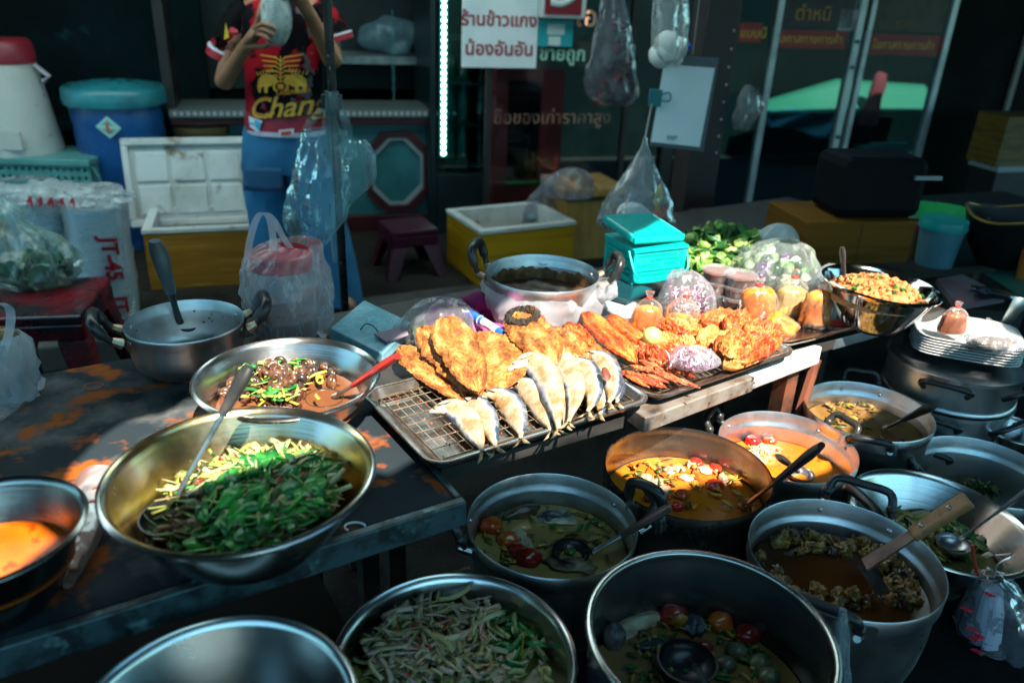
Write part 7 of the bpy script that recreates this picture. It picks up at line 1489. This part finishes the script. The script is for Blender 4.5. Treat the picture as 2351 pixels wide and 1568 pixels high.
# bag of white balls above the board
YH = 3.22
def hang(name, label, rows, Y, ry, mat, seed, wr, extra=None, cat='plastic bag'):
    b_ = PD((rows[0][1] + rows[0][2]) / 2, rows[0][0], Y); t = thing(name, label, cat, b_); mb = MB(); bagm(mb, pxr(rows, Y, ry, b_), wr=wr, seed=seed, vfr=7, cap0=False); mb.build('bag', mat, t)
    if extra: extra(t, b_)
    return t
def eggs(t, b_):
    mb = MB()
    for x, y, r_ in ((1520, 128, .05), (1552, 112, .045), (1530, 105, .05), (1548, 132, .035)): q = PD(x, y, YH) - b_; mb.blob(q, (r_, r_ * .9, r_), seed=x, amp=.06, sub=3)
    mb.build('contents', M('white steamed buns', (.72, .72, .68), .6, sub=.05), t)
hang('hanging_bag', 'clear bag with white buns hanging above the paper board', [(-160, 1515, 1560, .02), (-60, 1505, 1575, .05), (30, 1498, 1582, .07), (80, 1496, 1580, .075), (125, 1500, 1570, .07), (148, 1518, 1552, .04), (152, 1530, 1540, .01)], YH, .06, film('hanging bag film', (.82, .86, .87), op=.2, edge=.5, bs=9, crease=.35), 51, .1, eggs)
def redbits(t, b_):
    mb = MB(); rnd.seed(6)
    for k in range(16): q = PD(rnd.uniform(1365, 1450), rnd.uniform(60, 225), 3.86) - b_; mb.blob(q, (.02, .015, .04), rrot(), seed=k, amp=.4, mi=k % 2)
    mb.build('contents', [M('dark red packet', (.12, .008, .012), .5), M('dark grey packet', (.03, .035, .04), .5)], t)
hang('hanging_bag', 'dusky bag of dark red packets hanging left of the pillar', [(-60, 1390, 1425, .03), (20, 1378, 1440, .06), (110, 1358, 1455, .09), (190, 1345, 1466, .09), (225, 1352, 1462, .07), (243, 1385, 1440, .03)], 3.85, .08, film('dusky bag film', (.35, .34, .4), op=.22, edge=.4, bs=8, crease=.2), 61, .2, redbits)
def fruit(t, b_):
    mb = MB(); q = PD(1518, 498, 2.75) - b_; mb.blob(q, (.035, .03, .03), seed=3, amp=.15, sub=3, mi=0); q = PD(1512, 455, 2.75) - b_; mb.blob(q, (.014, .012, .05), seed=5, amp=.15, mi=1); q = PD(1455, 500, 2.75) - b_; mb.blob(q, (.06, .04, .05), seed=7, amp=.2, sub=3, mi=2); mb.build('contents', [M('orange red fruit', (.6, .1, .03), .4), M('yellow packet', (.6, .42, .03), .4), M('pale packet', (.5, .55, .55), .4)], t)
hang('hanging_bag', 'pointed clear bag hanging below the paper board with orange fruit inside', [(316, 1476, 1486, .006), (340, 1470, 1490, .012), (390, 1440, 1510, .04), (440, 1405, 1532, .07), (490, 1375, 1550, .09), (520, 1372, 1552, .08), (540, 1400, 1530, .05)], 2.75, .07, film('grey hanging film', (.6, .62, .64), op=.24, edge=.5, bs=10, crease=.35), 71, .12, fruit)
q0 = PD(1481, 318, 2.75); mb = MB(); mb.tube([V((0, 0, 0)), PD(1496, 240, 3.26) - q0], .003, 6); tag(mb.build('string', M('grey string', (.2, .2, .2), .8), None, loc=q0), 'short string from the board clip down to the pointed bag', 'string')
hang('hanging_bag', 'small grey clear bag hanging right of the pillar', [(195, 1712, 1722, .01), (215, 1698, 1745, .03), (245, 1690, 1752, .04), (280, 1682, 1730, .04), (300, 1685, 1715, .02)], 3.7, .04, film('smoky film', (.4, .4, .38), op=.25, edge=.5, bs=9), 81, .2)
# ---- yellow boxes in the middle
za = P(1100, 662, 0); zt0 = PD(1097, 531, za.y).z; bb = P(1322, 508, zt0); cc_ = P(988, 484, zt0); rzz = math.atan2(bb.y - za.y, bb.x - za.x); Lx = (bb.xy - za.xy).length; Dx = abs((cc_.xy - za.xy).dot(V((-math.sin(rzz), math.cos(rzz)))))
YT2 = M('bright yellow tape', (.5, .25, .006), .35, c2=(.38, .17, .004), ns=1.3, stretch=(1.2, 1.2, 24), rv=.1)
open_box('foam_box', 'open bright yellow taped foam box without a lid on the pavement', Lx, max(.4, Dx), zt0 - .02, .035, za, rzz, YT2, FOAM)
q = P(1290, 612, 0) + V((.05, .1, 0)); zq = PD(1300, 462, q.y).z
t = thing('lidded_foam_box', 'tall tan foam box with its lid on behind the open yellow box', 'foam box', q, rad(20)); mb = MB(); mb.box((-.05, 0, 0), (.3, .34, zq)); TANB = M('tan taped foam', (.42, .24, .06), .45, c2=(.33, .17, .04), ns=2, stretch=(8, 8, 1.2)); mb.build('body', TANB, t, smooth=False, bevel=.01)
mb = MB(); mb.box((-.07, -.02, zq + .014), (.32, .36, zq + .07)); mb.build('lid', TANB, t, smooth=False, bevel=.014)
lump_bag('clear_bag', 'crumpled greyish clear bag on the tan box lid', 1305, 452, 120, 60, zq + .071, film('grey crumpled film', (.55, .5, .56), op=.2, edge=.5, bs=9), None, 41, .5, wr=.25)
mb = MB(); q = P(1238, 505, zt0 - .1); t = thing('clear_bag', 'clear bag poking out of the open yellow box', 'plastic bag', q); bagm(mb, [(0, 0, -.05, .12, .08), (0, 0, .05, .11, .08), (.0, 0, .12, .07, .05), (.03, 0, .2, .035, .03), (.04, 0, .26, .05, .03)], wr=.2, seed=43); mb.build('bag', film('grey crumpled film', (.55, .5, .56)), t); mb = MB(); mb.blob((0, 0, .02), (.09, .05, .04), seed=5, amp=.3, sub=3); mb.build('contents', M('teal packets', (.04, .25, .22), .5, c2=(.3, .4, .4), ns=12), t)
# ---- things at the back right
q = P(1850, 610, TZ - .004); t = thing('brown_carton', 'brown yellow striped carton under the black case', 'carton', q, AT - rad(20)); mb = MB(); zc_ = PD(1850, 525, q.y).z - q.z
mb.box((-.02, 0, 0), (.36, .26, zc_ + .02)); mb.build('body', M('brown carton', (.13, .055, .006), .7, spec=.1, c2=(.08, .033, .004), ns=1.5, stretch=(1, 1, 20)), t, smooth=False, bevel=.004)
mb = MB(); mb.box((.17, -.0015, 0), (.172, -.0002, zc_ + .02)); mb.build('seam', M('dark seam', (.05, .02, .004), .7), t, smooth=False)
q2 = q + V((.03, .04, zc_ + .021)); t = thing('black_case', 'black rounded plastic case with a pale latch on the brown carton', 'case', q2, AT - rad(24)); mb = MB(); mb.box((.05, 0, 0), (.34, .2, .19)); mb.build('body', M('matt black plastic', (.003, .004, .005), .6, spec=.08), t, smooth=False, bevel=.03); mb = MB(); mb.box((.28, -.014, .13), (.37, -.001, .142)); mb.build('latch', M('pale blue metal', (.3, .45, .5), .3, .8), t, smooth=False)
sq = P(2210, 640, .58); t = thing('stall_table', 'dark table behind the steel mince bowl with buckets on it', 'table', (sq.x - .3, sq.y, 0), AT - rad(12)); mb = MB(); mb.box((-.2, 0, .55), (1.6, .9, .579)); mb.build('tabletop', M('near black board', (.008, .009, .009), .6), t, smooth=False)
for x, y in ((-.15, .05), (1.5, .05), (-.15, .85), (1.5, .85)):
    mb = MB(); mb.box((x - .02, y - .02, 0), (x + .02, y + .02, .5495)); mb.build('leg', LEGM, t, smooth=False)
def bucket(name, label, px, pyb, pyt, w, z, mats, lid=True):
    b_ = P(px, pyb, z); m_ = mpp(b_); h = PD(px, pyt, b_.y).z - z; R_ = w * m_ / 2; t = thing(name, label, 'bucket', b_)
    mb = MB(); mb.lathe([(.001, 0), (R_ * .8, 0), (R_ * .97, h * .8), (.001, h * .8)], 32); mb.build('body', mats[0], t)
    if lid: mb = MB(); mb.lathe([(.001, h * .8 + .001), (R_ * 1.04, h * .8 + .001), (R_ * 1.05, h * .86), (R_, h), (.001, h * .98)], 32); mb.build('lid', mats[1], t)
    return t, R_, h
bt, R_, h = bucket('lidded_bucket', 'teal lidded pale bucket behind the mince bowl', 2142, 606, 502, 98, .58, [M('grey teal bucket', (.05, .15, .19), .4, c2=(.08, .2, .24), ns=4), M('teal bucket lid', (.01, .28, .27), .3)])
bucket('small_tub', 'brown tub with magenta lid left of the teal lidded bucket', 2085, 590, 505, 60, .58, [M('brown tub', (.09, .05, .008), .5), M('magenta lid', (.22, .01, .06), .4)])
q = PD(2140, 492, sq.y + .35); mb = MB(); mb.lathe([(.001, -.05), (.06, -.05), (.15, .0), (.16, .012), (.15, .012), (.06, -.04), (.001, -.04)], 36, fn=lambda p, i, a: V((p.x * 1.25, p.y, p.z))); o = mb.build('green_basin', M('bright green plastic', (.01, .3, .07), .35, c2=(.03, .4, .12), ns=10), None, loc=q); tag(o, 'bright green shallow plastic basin behind the teal bucket', 'basin')
mb = MB(); mb.lathe([(.001, -q.z + .58), (.05, -q.z + .58), (.05, -.051), (.001, -.051)], 20); mb.build('stand', DARKW, o)
mb = MB(); p = PD(2085, 482, sq.y + .3); mb.blob((0, 0, 0), (.05, .03, .02), seed=8, amp=.3, sub=3); mb.tube([(.4, 0, -.06), (.41, 0, .08)], .008)
q = P(2290, 612, .58); t = thing('wok', 'large black wok with a dull yellow rim at the right edge', 'wok', q); m_ = mpp(q); R_ = 95 * m_; zr_ = .19
mb = MB(); mb.lathe([(.001, 0), (R_ * .5, .01), (R_ * .85, zr_ * .5), (R_, zr_), (R_ * .98, zr_), (R_ * .83, zr_ * .52), (.001, .03)], 44); mb.build('body', M('sooty black iron', (.006, .006, .006), .5, .3), t)
mb = MB(); mb.tube([(R_ * 1.0 * math.cos(a), R_ * math.sin(a), zr_ + .012 * math.sin(a * 3)) for a in [k * .1745 for k in range(36)]], .006, 8, closed=True); mb.build('rim', M('dull brass rim', (.3, .17, .05), .4, .8), t)
q = P(2345, 640, .58); bucket('orange_jar', 'orange jar at the far right edge on the green mat', 2348, 640, 570, 40, .582, [M('orange jar', (.35, .12, .02), .4), M('red orange lid', (.5, .08, .03), .4)])
slabpx('table_mat', 'dark green table mat corner at the right edge', 'mat', [(2260, 628), (2360, 690), (2420, 650), (2330, 605)], .5795, .0022, M('dark green mat', (.008, .09, .075), .5), .0005)
# yellow striped box with white edge on the wall at the right
(a, z1), (b, z0) = SU(2248, 255, -.35), SU(2390, 362, -.35); t = thing('yellow_carton', 'dull yellow woven carton with a white lower edge at the right', 'carton', S0, AS); mb = MB(); mb.box((a, -.6, z0), (b, -.35, z1)); mb.build('body', M('dull yellow weave', (.16, .09, .008), .6, c2=(.08, .045, .005), ns=3, stretch=(2, 2, 16)), t, smooth=False); mb = MB(); mb.box((a + .03, -.603, z0 - .035), (b, -.35, z0 - .0005)); mb.build('white_edge', M('grey white edge', (.3, .32, .34), .6), t, smooth=False)
mb = MB(); mb.box((a + .05, -.58, 0), (b - .05, -.36, z0 - .036)); mb.build('pedestal', DARKW, t, smooth=False)
mb = MB(); (u_, z1), (_, z0) = SU(2338, 140, -.02), SU(2338, 255, -.02); mb.box((u_ - .018, -.045, z0), (u_ + .018, -.022, z1 + .5)); tag(mb.build('wall_rail', M('brown grey rail', (.2, .18, .15), .5), None, smooth=False, loc=S0, rz=AS), 'thin grey brown upright rail on the dark right wall', 'rail')
# papers and bag between the bowl and the steamer
t = thing('newspaper_stack', 'stack of printed paper and silver foil in the shade right of the mince bowl', 'paper stack', P(2230, 690, .6)); b_ = P(2230, 690, .6); mb = MB(); q = [P(x, y, .62) - b_ for x, y in ((2150, 640), (2200, 700), (2310, 680), (2210, 630))]; mb.prism([(p.x, p.y) for p in q], .02); mb.build('papers', M('dim printed paper', (.12, .12, .14), .7, c2=(.2, .08, .1), ns=14), t, smooth=False); mb = MB(); mb.blob((.06, -.01, .03), (.09, .05, .012), rotm(0, .2, .4), seed=4, amp=.3, sub=3, mi=0); mb.build('foil', M('crumpled foil', (.25, .33, .38), .25, 1, bump=.6, bs=20), t)
mb = MB(); mb.box((-.1, -.08, -.6 - .12), (.12, .1, -.001)); mb.build('crate', M('near black board', (.008, .009, .009), .6), t, smooth=False)
a, b = P(2300, 755, .62), P(2345, 690, .72); t = thing('cleaver', 'grey steel blade standing behind the foam plates', 'knife', a); mb = MB(); d = b - a; mb.add([(-.012, 0, 0), (.012, 0, 0), d + V((.035, .01, 0)), d + V((-.02, 0, .01))], [(0, 1, 2, 3)]); mb.build('blade', M('dull blade', (.3, .36, .36), .4, .8), t, solid=.004); mb = MB(); mb.tube([V((0, 0, 0)), d * -.9], .012); mb.build('handle', BLACKP, t)
# ---- lower right: hanging bag with red print, red stool
YR = P(2250, 1400, .38).y
def redprint(t, b_):
    mb = MB()
    for k, (x, y) in enumerate(((2212, 1395), (2225, 1440), (2235, 1490), (2245, 1530), (2262, 1360))): 
        for j in range(3): q = PD(x + j * 8, y + j * 4, YR - .075) - b_; mb.box(q - V((.006, .001, .0012)), q + V((.006, .001, .0012)))
    q = PD(2240, 1470, YR - .075) - b_
    for k in range(6): a = .4 + k * .45; mb.tube([q, q + V((.016 * math.cos(a), 0, .016 * math.sin(a)))], .002, 5)
    vs, fs = text_mesh('45', .02, .0005, 0, .001); p = PD(2240, 1490, YR - .052) - b_; mb.add([(p.x + v.x, p.y, p.z + v.y) for v in vs], fs); mb.build('print', M('red print', (.5, .01, .03), .5), t, smooth=False)
    mb = MB(); bagm(mb, pxr([(1350, 2255, 2300, .02), (1400, 2232, 2300, .035), (1480, 2200, 2285, .045), (1600, 2170, 2270, .05)], YR, .04, b_), wr=.1, seed=3); mb.build('white_packet', M('white printed packet', (.5, .5, .55), .4, c2=(.4, .15, .18), ns=5, lo=.55, hi=.65), t)
    mb = MB(); mb.tube(curve([PD(x, y, YR) - b_ for x, y in ((2232, 1250), (2240, 1300), (2255, 1330), (2275, 1335))], 5), .003, 6); mb.build('tie', M('red cord', (.35, .03, .01), .5), t)
hang('printed_bag', 'crinkled clear bag with red print hanging at the lower right corner', [(1322, 2265, 2300, .02), (1345, 2240, 2340, .05), (1400, 2215, 2365, .07), (1480, 2195, 2375, .08), (1600, 2165, 2370, .08)], YR, .07, film('crinkled clear film', (.75, .72, .8), op=.13, edge=.5, bs=13, crease=.4), 91, .2, redprint)
mb = MB(); q0 = PD(2280, 1325, YR); mb.tube(curve([(0, 0, 0), (0, -.0, .03), (.02, 0, .05), (.035, .02, .04), (.02, .04, .02)], 5), .002, 6); tag(mb.build('wire_hook', CHROME, None, loc=q0), 'thin wire hook holding the printed bag below the wok bowl', 'hook')
q = P(2275, 1640, .08); stool('red_stool', 'red plastic stool low in the right corner behind the printed bag', (q.x + .06, q.y + .2, -.12), rad(30), .3, .36, M('bright red stool plastic', (.3, .012, .015), .35, c2=(.2, .01, .012), ns=5))
# thin film strip hanging from the big pot's handle
b_ = PD(1932, 1402, c9.y - R9 - .045); t = thing('film_bag', 'twisted clear bag strip hanging from the big stew pot handle', 'plastic bag', b_); mb = MB(); bagm(mb, pxr([(1398, 1928, 1942, .005), (1440, 1922, 1948, .008), (1500, 1912, 1950, .015), (1620, 1895, 1955, .025)], b_.y, .01, b_), wr=.3, seed=6, vfr=16, n=28); mb.build('bag', film('twisted film', (.6, .75, .8), op=.22, edge=.6, bs=14, crease=.4), t)
